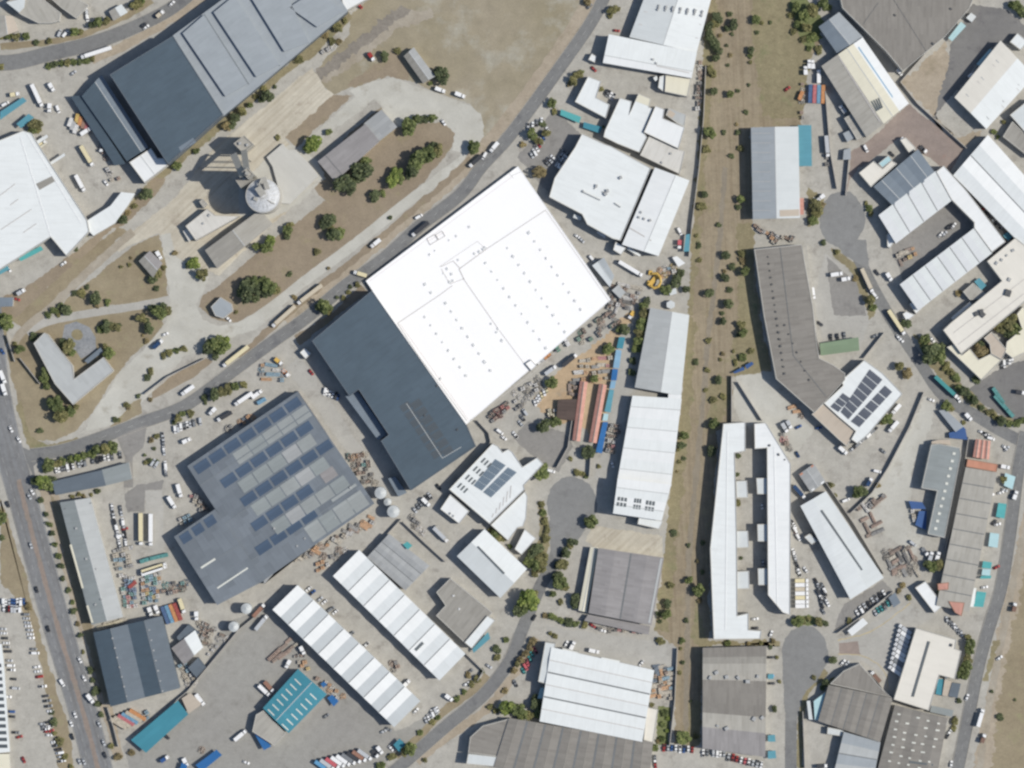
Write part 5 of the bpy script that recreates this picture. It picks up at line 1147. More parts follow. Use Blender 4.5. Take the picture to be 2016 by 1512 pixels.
# angular grey warehouse
org(0, 0, 1)
b = flat('long angular grey warehouse roof with a line of dark vents', [(1485, 491), (1578, 481), (1600, 602), (1607, 668), (1613, 705), (1640, 718), (1664, 735), (1664, 748), (1604, 813), (1528, 746), (1504, 622)], 8.5, 'CD', par=0.25)
for i in range(18): units(b, [(1512+i*1.9, 506+i*13.5)], 'roof_vent', 'vent_dark', 1.3, .7)
for i in range(7): units(b, [(1545+i*8, 640+i*18)], 'roof_vent', 'vent_dark', 1.1, .6)
lineon(b, 'roof_joint', (1536, 487), (1562, 700), 1.2, 'gutter'); lineon(b, 'roof_joint', (1562, 700), (1626, 780), 1.2, 'gutter')
flat('long narrow pale canopy beside the angular grey warehouse', [(1579, 482), (1588, 482), (1614, 690), (1608, 668)], 5.5, 'CE2', name='canopy', cat='canopy', par=0)
awning('faded green sheet roof in the angular warehouse yard', [(1614, 676), (1690, 664), (1692, 690), (1616, 700)], 4.5, 'GN')
t(3, 2)
b = flat('white stepped building covered with three dark solar arrays', [(440, 152), (590, 12), (580, -30), (760, -190), (905, -85), (1062, 78), (905, 262), (790, 400), (705, 470), (655, 435), (690, 372), (560, 262)], 8, 'W', name='workshop', cat='workshop', par=0.35)
grid(b, 'solar_panel', [(590, 68), (652, 112), (552, 224), (488, 180)], 1, 3, .96, .88, 'solar_grey')
grid(b, 'solar_panel', [(800, -120), (905, -35), (632, 282), (568, 222)], 1, 7, .96, .90, 'solar_grey')
grid(b, 'solar_panel', [(922, 8), (982, 60), (718, 344), (648, 296)], 1, 5, .96, .90, 'solar_grey')
flat('beige flat roof along the west side of the stepped solar building', [(345, 238), (438, 155), (558, 268), (690, 378), (622, 492), (560, 440)], 7, 'TN', name='annexe', cat='annexe', par=0.25)
b = flat('grey blue L shaped roof with a line of white skylights', [(1285, 478), (1345, 470), (1512, 502), (1520, 560), (1392, 1212), (1258, 1182), (1332, 842), (1208, 820)], 7, 'BG', 'wall_pale', 'workshop', 'workshop', par=0.25)
for i in range(11): on(b, 'skylight', [(1455-i*14.5, 536+i*59), (1478-i*14.5, 540+i*59), (1474-i*14.5, 560+i*59), (1451-i*14.5, 556+i*59)], 'skylight', .3)
flat('pale strip at the north end of the grey blue L shaped roof', [(1290, 452), (1345, 440), (1430, 440), (1440, 480), (1345, 468), (1288, 476)], 5, 'TN', name='annexe', cat='annexe', par=0)
b = gab('row of joined grey fibre cement units along the far right road', [(1560, 660), (1800, 700), (1580, 1790), (1330, 1740)], 6, n=9, mats=('CE2', 'CE2'), rise=.3, gut=True, ridge=None, rw=.6)
b = flat('orange tiled north end unit of the grey row', [(1572, 590), (1812, 632), (1800, 694), (1560, 652)], 6.2, 'OR', 'wall_brick', 'row_unit', 'building', par=0.2)
gab('terracotta striped roof house above the orange end unit', [(1640, 438), (1618, 572), (1738, 590), (1748, 452)], 5, n=3, mats=('RT', 'RT'), rise=.5, gut=False, name='house', cat='house', ridge='ridge_cement')
for q, m, l in (([(1868, 700), (1950, 730), (1925, 830), (1858, 800)], 'TL', 'pale turquoise carport, uppermost beside the grey row'), ([(1815, 935), (1880, 945), (1862, 1060), (1795, 1045)], 'TQ', 'turquoise carport, second from top beside the grey row'), ([(1750, 1170), (1822, 1180), (1808, 1290), (1735, 1278)], 'TL', 'pale blue carport in the middle of the grey row'),
                ([(1695, 1395), (1765, 1405), (1755, 1455), (1685, 1448)], 'TQ', 'bright turquoise carport near the red car beside the grey row'), ([(1690, 1456), (1755, 1460), (1748, 1510), (1682, 1505)], 'TL', 'pale carport directly below the bright turquoise one')):
    awning(l, q, 3, m, 'carport', 'carport')
t(3, 3)
for q, m, l in (([(1580, 95), (1642, 95), (1622, 245), (1555, 238)], 'W', 'white flat carport at the lower end of the grey row'), ([(1645, 120), (1720, 130), (1695, 245), (1618, 240)], 'TQ', 'bright turquoise twin carport at the lower end of the grey row'), ([(1680, 0), (1760, -5), (1755, 20), (1670, 22)], 'TQ', 'turquoise small carport above the lower white carport')):
    awning(l, q, 3, m, 'carport', 'carport')
for q, l in (([(1335, 60), (1425, 50), (1420, 108), (1340, 112)], 'small brick red roof at the lower end of the grey row'), ([(1420, 198), (1548, 210), (1525, 318), (1472, 288)], 'faded red roof corner by the lower carports')):
    flat(l, q, 6.6, 'RT', 'wall_brick', 'row_unit', 'building', par=0.1)
t(3, 2)
gab('small pale blue grey shed with a blue tarp behind at the street bend', [(1350, 212), (1400, 205), (1535, 335), (1478, 372)], 3.5, mats=('ST', 'ST'), rise=.5, name='shed', cat='shed', ridge=None)
awning('dark blue tarp roof beside the pale shed at the street bend', [(1425, 385), (1555, 352), (1572, 440), (1430, 425)], 3, 'BN')
awning('small dark blue tarp above the larger blue tarp at the street bend', [(1460, 350), (1530, 325), (1560, 360), (1475, 380)], 3.4, 'BN')
awning('upper dark blue tarp in the pale long yard', [(1108, 920), (1215, 930), (1245, 985), (1130, 985)], 3, 'BN')
awning('lower dark blue tarp in the pale long yard', [(1190, 1000), (1250, 1000), (1245, 1150), (1160, 1110)], 3, 'BN')
# white storage U by the railway
org(0, 0, 1)
b = flat('long white western bar of the double bar storage building', [(1424, 834), (1468, 831), (1468, 888), (1447, 892), (1451, 1060), (1452, 1212), (1474, 1207), (1474, 1240), (1500, 1242), (1497, 1258), (1405, 1259), (1398, 1080)], 9, 'W', par=0.35)
lineon(b, 'ridge_cap', (1432, 850), (1428, 1240), 1.4, 'ridge_white')
b = flat('long white eastern bar of the double bar storage building', [(1485, 834), (1508, 832), (1532, 872), (1557, 913), (1556, 1211), (1541, 1206), (1512, 1172), (1510, 882), (1486, 884)], 9, 'W2', par=0.35)
lineon(b, 'ridge_cap', (1524, 880), (1530, 1190), 1.4, 'ridge_white')
units(b, [(1533, 895), (1545, 905), (1515, 877)], 'roof_vent', 'vent_dark', 1.2, .7)
for q, l in (([(1449, 947), (1471, 946), (1473, 980), (1450, 980)], 'top left'), ([(1450, 1045), (1473, 1045), (1475, 1078), (1450, 1079)], 'middle left'), ([(1451, 1125), (1475, 1124), (1476, 1159), (1451, 1160)], 'bottom left'),
             ([(1489, 941), (1510, 941), (1510, 973), (1491, 973)], 'top right'), ([(1491, 1032), (1511, 1032), (1511, 1066), (1492, 1066)], 'middle right'), ([(1492, 1119), (1511, 1119), (1511, 1152), (1493, 1152)], 'bottom right')):
    flat(f'small white linking block between the storage bars, {l} of six', q, 7, 'WG', name='link_block', cat='annexe', par=0.25)['group'] = 'white blocks between the storage bars'
t(3, 2)
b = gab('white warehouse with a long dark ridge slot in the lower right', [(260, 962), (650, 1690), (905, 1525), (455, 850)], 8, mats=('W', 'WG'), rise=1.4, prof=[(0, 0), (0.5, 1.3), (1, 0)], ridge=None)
lineon(b, 'ridge_vent', (420, 995), (740, 1465), 15, 'dark_slot', 0.5)
flat('small pale annexe on the west wall of the white slot roof warehouse', [(285, 1205), (330, 1178), (388, 1235), (345, 1265)], 5, 'WG', name='annexe', cat='annexe', par=0.2)
gab('small grey two tone hut with an orange edge north of the slot roof warehouse', [(248, 712), (340, 850), (448, 768), (362, 632)], 4.5, mats=('GR', 'GR'), rise=.5, name='hut', cat='hut')
lineon(BLD[-1], 'orange_edge', (252, 716), (358, 640), 14, 'OR', .15); lineon(BLD[-1], 'white_edge', (345, 838), (440, 768), 14, 'ridge_white', .15)
t(3, 3)
b = flat('white flat warehouse with a long grey ridge vent and notched east side', [(1166, 410), (1484, 502), (1474, 572), (1524, 592), (1472, 812), (1352, 780), (1268, 1060), (990, 972)], 8, 'WW', par=0.3)
lineon(b, 'ridge_vent', (1268, 515), (1140, 950), 18, 'dark_slot', .5); units(b, [(1442, 545)], 'roof_vent', 'vent_dark', 2, 1)
flat('plain white rectangular shed beside the planted corner, lower right', [(1158, 92), (1242, 40), (1382, 232), (1312, 294)], 5, 'W2', name='shed', cat='shed', par=0.2)
awning('white rectangular canopy in the yellow marked yard', [(626, 432), (748, 330), (788, 372), (662, 472)], 4, 'W2')
b = gab('brown grey five bay warehouse with fan of ridges in the lower right', [(480, 862), (400, 1140), (880, 1302), (978, 965)], 7, n=5, mats=('CD', 'CD'), rise=.35, gut=True, ridge=None, rw=.5)
flat('grey brown triangular roof north of the five bay warehouse', [(488, 850), (600, 745), (722, 690), (888, 880), (972, 956), (720, 900)], 6.3, 'CD', name='warehouse_wing', cat='warehouse', par=0.2)
flat('pale blue white triangular roof sheet west of the five bay warehouse', [(360, 985), (455, 915), (398, 1138), (368, 1132)], 5, 'TL', name='lean_to', cat='lean-to', par=0)
flat('narrow pale sliver roof at the far west of the five bay warehouse', [(305, 985), (332, 982), (352, 1132), (322, 1130)], 4.4, 'WG', name='lean_to', cat='lean-to', par=0)
b = gab('grey brown warehouse dotted with small white skylights at the bottom edge', [(1002, 1022), (850, 1590), (1320, 1600), (1412, 1122)], 7, n=3, mats=('CD', 'CD'), rise=.4, gut=False, ridge=None)
for i in range(7):
    for j in range(5):
        u, v = 1030+j*78-i*13+R.uniform(-8, 8), 1085+j*18+i*62+R.uniform(-8, 8)
        if R.random() < .15 or v > 1540: continue
        k = R.uniform(9, 17); on(b, 'skylight', [(u-k, v-7), (u+k, v-3), (u+k-2, v+9), (u-k-2, v+5)], 'skylight', .2)
on(b, 'roof_slot', [(1115, 1455), (1300, 1480), (1298, 1496), (1112, 1472)], 'dark_slot', .15)
gab('pale blue grey roof with a cross joint at the bottom edge', [(600, 1232), (882, 1312), (830, 1580), (520, 1560)], 6, n=2, mats=('ST', 'LG'), rise=.5, gut=True, ridge=None, rw=.6)
awning('grey slate canopy strip south of the white ridge vent warehouse', [(1288, 1020), (1462, 1058), (1450, 1110), (1275, 1070)], 4, 'BG')
flat('small slate blue shed by the hedge right of the ridge vent warehouse', [(1450, 840), (1518, 850), (1492, 960), (1420, 945)], 4, 'SL2', 'wall_slate', 'shed', 'shed', par=0)
awning('teal striped small canopy in the notch of the ridge vent warehouse', [(1340, 810), (1390, 815), (1370, 940), (1320, 930)], 3, 'TE')
flat('brown flat roof in the notch of the ridge vent warehouse', [(1392, 815), (1450, 830), (1420, 950), (1372, 940)], 3.6, 'TN', name='hut', cat='hut', par=0)
flat('tiny white square roof by the hedge below the ridge vent warehouse', [(1385, 1125), (1415, 1130), (1408, 1178), (1380, 1170)], 4, 'W', name='hut', cat='hut', par=0)
awning('grey carport roof in the yellow marked yard', [(950, 170), (1000, 130), (1045, 210), (990, 250)], 3, 'SB', 'carport', 'carport')
flat('small white loading box roof at the bottom edge in the lower right', [(470, 1190), (600, 1215), (580, 1262), (465, 1245)], 4, 'WG', name='annexe', cat='annexe', par=0.2)
# grey stacked roofs bottom
t(2, 3)
b = gab('grey banded building block beside the railway strip at the bottom', [(1506, 570), (2000, 555), (1990, 1420), (1504, 1352)], 7.5, mats=('CD', 'CE', 'CE2', 'CD', 'CD', 'CE2', 'CM'), prof=[(0, 0), (0.09, 0.8), (0.155, 0.1), (0.315, 0.2), (0.48, 1.2), (0.645, 0.2), (0.79, 0.1), (1, 0.9)], ridge=None)
units(b, [(1610, 760), (1690, 795), (1780, 800), (1855, 830), (1935, 790), (1560, 800), (1620, 1180), (1690, 1200), (1905, 1125), (1970, 1115)], 'roof_plant', 'vent_grey', 2.4, 1.2)
t(0, 3)
b = flat('white solar framed carport roof along the left edge', [(-30, 535), (12, 535), (30, 680), (78, 1385), (-30, 1395)], 4, 'W', name='carport', cat='carport', par=0)
for i in range(13): on(b, 'dark_panel', [(-20, 690+i*53), (10+i*4, 690+i*53), (12+i*4, 718+i*53), (-20, 718+i*53)], 'solar_brown', .1)
flat('cream roof below the white carport at the left edge', [(-30, 1402), (72, 1400), (82, 1560), (-30, 1560)], 4, 'CR', name='building', cat='building', par=0)
# --- teal depot
t(1, 3)
b = gab('teal roofed depot with white skylight stripes', [(60, 1040), (332, 738), (552, 932), (258, 1232)], 7, mats=('TE', 'TE'), rise=1.2, ridge='ridge_metal')
for s in range(2):
    for i in range(7):
        u, v = (95+i*35, 1050-i*40) if s == 0 else (205+i*37, 1165-i*40)
        lineon(b, 'rooflight', (u, v), (u+50, v+48), 9, 'skylight', .12)
flat('pale patched roof southwest of the teal depot', [(0, 1092), (60, 1058), (235, 1242), (142, 1335), (-30, 1225)], 5.5, 'CE2', name='annexe', cat='annexe', par=0.2)
awning('bright blue canopy southwest of the teal depot', [(-20, 1230), (22, 1228), (122, 1342), (62, 1372)], 4, 'BL')
awning('dark teal square canopy at the diagonal yard bottom corner', [(1082, 1330), (1130, 1280), (1182, 1330), (1130, 1390)], 4, 'TE')
awning('small bright blue tent east of the teal depot', [(560, 960), (600, 935), (652, 985), (612, 1028)], 3.2, 'BL')
awning('tiny blue tarp above the bright blue tent by the teal depot', [(508, 850), (535, 830), (560, 855), (530, 880)], 2.8, 'BL')
# --- boundary walls
org(0, 0, 1)
WALLS = [('long pale block wall along the west side of the railway strip, upper part', [(1389, 130), (1385, 230), (1376, 330), (1362, 440), (1356, 505)]),
 ('yard wall between the grey railway warehouse yard and the lane', [(1624, 180), (1634, 300), (1647, 372)]), ('wall along the reddish brick yard west side', [(1672, 300), (1664, 385)]),
 ('long wall between the brick paved yard and the dark top right yard', [(1772, 162), (1806, 205), (1902, 292)]), ('wall from the dark yard corner up the grassy strip', [(1772, 162), (1842, 82), (1908, 12)]),
 ('short wall at the west side of the dark railway yard', [(1440, 740), (1440, 832)]), ('diagonal wall in the pale yard north of the storage bars', [(1452, 752), (1500, 828)]),
 ('long diagonal wall between the pale long yard and the solar building yard', [(1818, 772), (1790, 840), (1748, 920), (1716, 970), (1674, 1010)]), ('wall east of the grey blue L shaped roof', [(1906, 860), (1896, 930), (1880, 1010), (1860, 1080)]),
 ('wall along the slot roof warehouse east side', [(1622, 945), (1680, 1030), (1740, 1130)]), ('wall north of the yellow marked yard', [(1648, 1246), (1700, 1210), (1758, 1164)]),
 ('diagonal yard wall left of the white multi gable warehouses', [(532, 1190), (470, 1240), (420, 1300), (370, 1360), (262, 1450)]), ('wall on the left of the lower left container plot', [(212, 1392), (224, 1430), (234, 1470)]),
 ('wall from the tanks down to the grey corrugated warehouse', [(790, 1022), (764, 1050), (724, 1096)]), ('wall between the small office yard and the corrugated warehouse', [(794, 1028), (836, 1068), (878, 1106)]),
 ('wall at the east end of the right white multi gable warehouse', [(917, 1286), (952, 1320), (940, 1340)]), ('long wall of the solar factory northeast side', [(588, 770), (640, 846), (690, 922), (726, 976)]),
 ('wall along the lawn west edge by the dual carriageway', [(14, 660), (30, 712)]), ('wall inside the left lawn near the office', [(40, 705), (80, 756)]),
 ('low wall beside the concrete access road south of the hub', [(285, 776), (330, 742), (404, 706)]), ('railway side wall of the three bay warehouse yard', [(1333, 1276), (1328, 1380), (1318, 1468)]),
 ('wall between the sand yard and the cul-de-sac', [(1130, 800), (1118, 880), (1096, 920)]), ('wall right of the tree at the cul-de-sac mouth', [(1164, 880), (1160, 938)]), ('wall by the angular grey warehouse yard gate', [(1740, 655), (1700, 705)]),
 ('wall beside the pinkish yard in the lower right', [(1690, 1305), (1730, 1345), (1748, 1372)]), ('wall between the pale sheds and the grey yard in the lower right corner', [(1580, 1400), (1584, 1512)]), ('wall north of the office plot near the dark blue warehouse', [(884, 964), (926, 916), (966, 870)]), ('short wall beside the vast white roof south corner', [(940, 828), (962, 852), (966, 870)])]
for l, p in WALLS: wallrun(l, p)
# ------------------------------------------------------------------ trees, tile by tile
def strip_row(zone, pts, tone='dark'): trees(zone, pts)
t(0, 0)
trees('along the curved top left road', [(20, 290, 26, 'olive'), (70, 285, 34, 'green'), (130, 290, 36, 'olive'), (205, 290, 36, 'green'), (285, 335, 24, 'dark', 'b'), (390, 325, 28, 'olive', 'b'), (590, 255, 46, 'green'), (640, 255, 24, 'olive'), (775, 180, 48, 'green'), (840, 170, 36, 'olive'), (730, 200, 30, 'dark'), (1080, 40, 44, 'olive'), (1120, 10, 34, 'green'), (1040, 40, 28, 'dark'), (395, 155, 26, 'dark', 'b'), (15, 530, 28, 'olive')])
trees('in the hedge below the curved road truck', [(385, 520, 28, 'green', 'b'), (430, 505, 32, 'dark', 'b'), (480, 500, 32, 'green', 'b'), (530, 495, 34, 'olive', 'b'), (580, 495, 30, 'green', 'b'), (630, 490, 28, 'dark', 'b'), (680, 482, 32, 'green', 'b'), (730, 470, 26, 'olive', 'b')])
trees('near the white left warehouse', [(285, 985, 52, 'olive'), (255, 1030, 40, 'green'), (300, 1030, 28, 'olive')])
trees('on the stepped warehouse verge', [(1910, 880, 42, 'olive'), (1970, 830, 26, 'green'), (1860, 930, 36, 'dark'), (1830, 985, 34, 'dark'), (1790, 1000, 34, 'dry'), (1545, 1190, 34, 'green', 'b'), (1400, 1305, 40, 'green'), (2010, 760, 22, 'olive', 'b')])
t(1, 0)
trees('on the stepped warehouse verge', [(640, 215, 40, 'olive'), (700, 165, 26, 'olive', 'b'), (545, 280, 28, 'dry', 'b'), (600, 320, 30, 'olive', 'b'), (650, 330, 28, 'dry', 'b'), (345, 465, 34, 'olive', 'b'), (90, 755, 52, 'dark'), (50, 790, 30, 'dark'), (150, 685, 20, 'dark', 'b'), (60, 690, 26, 'olive', 'b'), (10, 760, 20, 'olive', 'b')])
trees('around the isolated shed in the dry field', [(1015, 445, 42, 'dark'), (1120, 400, 28, 'olive', 'b'), (1470, 605, 62, 'dark'), (1440, 560, 32, 'dark', 'b'), (1375, 660, 20, 'green', 'b')])
trees('on the brown lawn and beside the silo yard', [(1200, 1005, 62, 'green'), (1265, 935, 38, 'green'), (1320, 945, 38, 'dark'), (1390, 935, 40, 'green'), (455, 1140, 70, 'bright'), (420, 1170, 40, 'green'), (575, 1042, 26, 'green'), (830, 1350, 80, 'dark'), (870, 1275, 46, 'green'), (800, 1400, 50, 'dark'), (700, 1440, 78, 'dark'), (750, 1490, 50, 'dark'), (660, 1420, 34, 'olive'), (1715, 1160, 58, 'green'), (170, 1085, 24, 'olive', 'b'),
   (1105, 1370, 56, 'bright'), (1080, 1430, 56, 'bright'), (1125, 1410, 44, 'green'), (1290, 1260, 86, 'green'), (1360, 1220, 70, 'green'), (1240, 1330, 62, 'dark'), (1430, 1190, 52, 'olive'), (1210, 1370, 40, 'dark'), (1400, 1160, 44, 'dark')])
t(2, 0)
trees('in the street side office gardens', [(790, 80, 40, 'olive'), (840, 75, 22, 'olive', 'b'), (770, 130, 24, 'olive', 'b'), (595, 15, 34, 'dry'), (520, 590, 36, 'olive'), (480, 640, 38, 'olive'), (450, 660, 24, 'dry', 'b'), (545, 570, 26, 'green', 'b'), (700, 700, 24, 'olive', 'b'), (310, 820, 40, 'green'), (330, 880, 26, 'olive', 'b'), (160, 1060, 44, 'green'), (210, 1115, 34, 'olive'), (270, 1050, 36, 'olive'), (245, 975, 30, 'dark', 'b'), (85, 1140, 30, 'dry', 'b'), (215, 1360, 52, 'dry'), (720, 1000, 12, 'green', 'b')])
RS = 'in the upper railway strip'
trees(RS, [(1615, 140, 46, 'dark'), (1715, 110, 28, 'dark', 'b'), (1545, 210, 42, 'dark'), (1600, 190, 36, 'olive'), (1740, 205, 48, 'dark'), (1690, 230, 30, 'dark'), (1550, 290, 50, 'dark'), (1590, 340, 46, 'dark'), (1640, 280, 22, 'dry', 'b'), (1620, 400, 40, 'dark'), (1600, 460, 40, 'dark'), (1570, 560, 44, 'olive'), (1590, 600, 24, 'olive', 'b'), (1690, 360, 18, 'dark', 'b'), (1720, 435, 22, 'dry', 'b'), (1700, 515, 18, 'dark', 'b'), (1590, 720, 36, 'dark'), (1715, 745, 36, 'green'), (1780, 715, 22, 'dark', 'b'), (1865, 670, 20, 'dark', 'b'), (1555, 1050, 54, 'green'), (1840, 885, 22, 'dark', 'b'), (1770, 980, 18, 'dry', 'b'), (1670, 1045, 24, 'dark', 'b'), (1780, 1040, 26, 'dark', 'b'), (1530, 1185, 34, 'olive'), (1725, 1230, 26, 'dark', 'b'), (1800, 1170, 30, 'olive', 'b'), (1915, 155, 42, 'green'), (1970, 180, 22, 'olive', 'b'), (1930, 255, 22, 'dark', 'b'), (1880, 400, 34, 'dark'), (1875, 445, 28, 'green', 'b'), (1880, 490, 20, 'olive', 'b'), (1735, 270, 20, 'dark', 'b')])
t(3, 0)
trees('in the green corner by the blue grey shed', [(215, 60, 40, 'green'), (280, 130, 52, 'green'), (350, 90, 52, 'olive'), (430, 40, 48, 'green'), (300, 220, 46, 'olive'), (240, 200, 34, 'green', 'b'), (350, 300, 40, 'green', 'b'), (200, 250, 28, 'olive', 'b'), (280, 310, 30, 'olive', 'b'), (400, 390, 34, 'olive', 'b'), (470, 60, 30, 'green', 'b'), (20, 180, 18, 'dark', 'b'), (320, 380, 24, 'green', 'b'), (180, 120, 26, 'olive', 'b')])
trees('in the top right yards', [(1950, 60, 52, 'green'), (2000, 110, 40, 'dark'), (1910, 40, 26, 'green'), (1855, 960, 22, 'olive', 'b'), (1780, 1040, 24, 'green', 'b'), (1810, 1080, 22, 'green', 'b')])
t(0, 1)
trees('on the triangular lawn and its edges', [(1160, 20, 46, 'dark'), (1060, 110, 26, 'olive', 'b'), (1010, 160, 26, 'dry', 'b'), (965, 220, 44, 'dark'), (655, 330, 36, 'olive', 'b'), (600, 450, 18, 'dark', 'b'), (1200, 690, 42, 'dark'), (1245, 640, 44, 'olive'), (1290, 600, 26, 'olive', 'b'), (1230, 760, 28, 'dark', 'b'), (1030, 520, 14, 'dry', 'b'), (1020, 570, 16, 'olive', 'b'), (955, 590, 16, 'olive', 'b'), (590, 795, 26, 'dark', 'b'), (650, 795, 36, 'olive', 'b'), (690, 750, 20, 'dark', 'b'), (755, 835, 44, 'dark'), (850, 868, 30, 'green', 'b'), (765, 898, 26, 'dry', 'b'), (480, 900, 30, 'dark', 'b'), (530, 935, 42, 'dark'), (430, 935, 34, 'green', 'b'), (380, 970, 32, 'green', 'b'), (460, 970, 24, 'olive', 'b')])
trees('around the V shaped office lawn', [(65, 1030, 70, 'green'), (30, 990, 40, 'green'), (160, 1240, 44, 'green'), (120, 1200, 26, 'olive', 'b'), (545, 1215, 60, 'olive'), (500, 1190, 34, 'dark'), (570, 1260, 34, 'green'), (860, 1265, 50, 'green'), (830, 1225, 32, 'olive'), (850, 1060, 46, 'dark'), (910, 1065, 42, 'olive'), (800, 1080, 30, 'green', 'b'), (830, 1020, 24, 'dark', 'b'), (940, 1050, 22, 'dark', 'b'), (1115, 1000, 40, 'olive'), (1150, 1010, 28, 'dark'), (1175, 1075, 44, 'dark'), (1155, 1175, 26, 'dry', 'b'), (1125, 1130, 16, 'dry', 'b'), (1200, 915, 34, 'dark'), (1270, 945, 56, 'green'), (1320, 940, 42, 'olive'), (1290, 900, 28, 'dark'), (380, 1420, 44, 'green'), (400, 1380, 30, 'dark'), (350, 1470, 40, 'green'), (270, 1130, 28, 'dark', 'b'), (255, 1160, 24, 'green', 'b')])
trees('at the concrete hub south of the silo', [(1525, 560, 50, 'bright'), (1490, 575, 32, 'dark'), (1600, 640, 46, 'olive'), (1570, 660, 28, 'green'), (1860, 945, 20, 'olive', 'b'), (1720, 1210, 78, 'green'), (1780, 1190, 50, 'bright'), (1640, 1220, 50, 'dark'), (1700, 1270, 44, 'dark'), (1340, 1265, 34, 'olive', 'b'), (1390, 1250, 36, 'green', 'b'), (1440, 1235, 32, 'olive', 'b'), (1290, 1285, 28, 'olive', 'b'), (1190, 1410, 34, 'olive', 'b'), (1165, 1460, 30, 'dark', 'b'), (1380, 480, 24, 'dry', 'b')])
trees('on the lawn south of the silo warehouse', [(1950, 740, 60, 'dark'), (1940, 810, 58, 'dark'), (1890, 800, 34, 'dark'), (2000, 700, 50, 'green'), (2030, 770, 60, 'dark'), (2010, 840, 40, 'dark'), (2020, 430, 34, 'green')])
t(1, 1)
trees('on the lawn south of the silo warehouse', [(110, 745, 66, 'green'), (90, 800, 48, 'dark'), (160, 770, 46, 'olive'), (60, 700, 36, 'green'), (110, 385, 50, 'bright'), (90, 430, 48, 'green'), (20, 430, 26, 'dark'), (250, 300, 42, 'green'), (245, 345, 30, 'dark'), (270, 260, 30, 'olive'), (560, 240, 54, 'dark'), (600, 215, 40, 'dark'), (620, 340, 60, 'dark'), (660, 330, 48, 'green'), (520, 250, 30, 'olive'), (590, 300, 42, 'olive'), (475, 475, 28, 'olive', 'b'), (265, 645, 24, 'dark', 'b'), (570, 600, 16, 'dry', 'b'), (300, 830, 24, 'dry', 'b'), (940, 30, 44, 'dark'), (1000, 10, 28, 'green', 'b'), (925, 70, 22, 'dark', 'b'), (1055, 205, 18, 'dark', 'b')])
trees('on the street verge northwest of the dark blue warehouse', [(545, 905, 62, 'green'), (500, 910, 36, 'dark'), (580, 940, 34, 'olive'), (640, 830, 20, 'dark', 'b'), (730, 790, 22, 'olive', 'b'), (800, 730, 26, 'olive', 'b'), (690, 830, 24, 'olive', 'b'), (740, 745, 18, 'dark', 'b')])
t(2, 1)
RM = 'in the middle railway strip'
trees(RM, [(1515, 25, 32, 'dark'), (1490, 115, 42, 'olive'), (1800, 60, 46, 'green'), (1780, 120, 30, 'dark', 'b'), (1630, 258, 26, 'dark', 'b'), (1455, 345, 20, 'olive', 'b'), (1470, 420, 26, 'dark', 'b'), (1480, 535, 26, 'olive', 'b'), (1685, 500, 38, 'dark'), (1805, 490, 36, 'olive', 'b'), (1810, 540, 32, 'dry', 'b'), (1735, 590, 36, 'dark', 'b'), (1670, 625, 24, 'dry', 'b'), (1835, 625, 44, 'green'), (1680, 680, 40, 'dark'), (1555, 795, 40, 'dark'), (1715, 770, 30, 'dark', 'b'), (1700, 880, 48, 'dark'), (1655, 955, 24, 'dark', 'b'), (1660, 1020, 36, 'dark'), (1545, 1165, 30, 'olive', 'b'), (1445, 1340, 28, 'dark', 'b'), (1660, 1275, 26, 'dry', 'b'), (1640, 1320, 20, 'olive', 'b'), (1745, 1255, 18, 'olive', 'b'), (1535, 1400, 30, 'olive', 'b'), (1625, 1475, 34, 'dark'), (1800, 1050, 36, 'olive'), (1820, 1110, 42, 'green'), (1780, 1130, 26, 'dark', 'b'), (1820, 1300, 36, 'green', 'b'), (1760, 1340, 30, 'olive', 'b'), (1880, 1250, 34, 'olive', 'b')])
trees('in the scrap yard and sand yard', [(1210, 770, 46, 'green'), (1290, 700, 48, 'dark'), (1365, 765, 34, 'dark'), (1330, 640, 34, 'dark', 'b'), (880, 1080, 50, 'dark'), (840, 1090, 28, 'green'), (760, 1235, 52, 'green'), (730, 1240, 26, 'dark'), (650, 1470, 40, 'green'), (310, 1500, 50, 'green'), (1030, 900, 40, 'green'), (1040, 960, 50, 'olive'), (1030, 1040, 50, 'green'), (1020, 1110, 46, 'olive'), (1000, 1180, 44, 'green'), (1060, 860, 30, 'dark'), (950, 1330, 34, 'dark', 'b'), (945, 1420, 34, 'dark', 'b'), (975, 1240, 34, 'green')])
t(3, 1)
trees('around the upper right cul-de-sac', [(375, 110, 46, 'olive'), (385, 170, 38, 'olive'), (355, 220, 38, 'green'), (420, 100, 28, 'dry', 'b'), (790, 130, 34, 'green', 'b'), (810, 175, 26, 'olive', 'b'), (770, 90, 22, 'olive', 'b'), (435, 400, 28, 'dark', 'b'), (540, 475, 26, 'olive', 'b'), (800, 850, 42, 'olive'), (825, 905, 28, 'green', 'b'), (690, 680, 24, 'dry', 'b'), (830, 830, 24, 'green', 'b')])
trees('around the off white office block', [(1230, 1165, 46, 'green'), (1290, 1270, 78, 'dark'), (1340, 1300, 66, 'green'), (1250, 1240, 44, 'dark'), (1360, 1230, 50, 'dark'), (1220, 1190, 34, 'olive'), (1400, 1380, 36, 'olive', 'b'), (1440, 1420, 36, 'olive', 'b'), (1480, 1460, 36, 'green', 'b'), (1090, 1040, 40, 'dark'), (1840, 1060, 60, 'olive'), (1900, 1030, 66, 'olive'), (1940, 1090, 56, 'green'), (1890, 1120, 48, 'dark'), (1800, 1070, 34, 'dry'), (1650, 1250, 52, 'dry'), (1690, 1260, 46, 'dry'), (1660, 1200, 34, 'dark'), (1690, 1310, 34, 'olive'), (1030, 1370, 42, 'olive'), (1090, 1430, 40, 'dry'), (1500, 800, 28, 'dry', 'b'), (1640, 1480, 34, 'dark', 'b')])
t(0, 2)
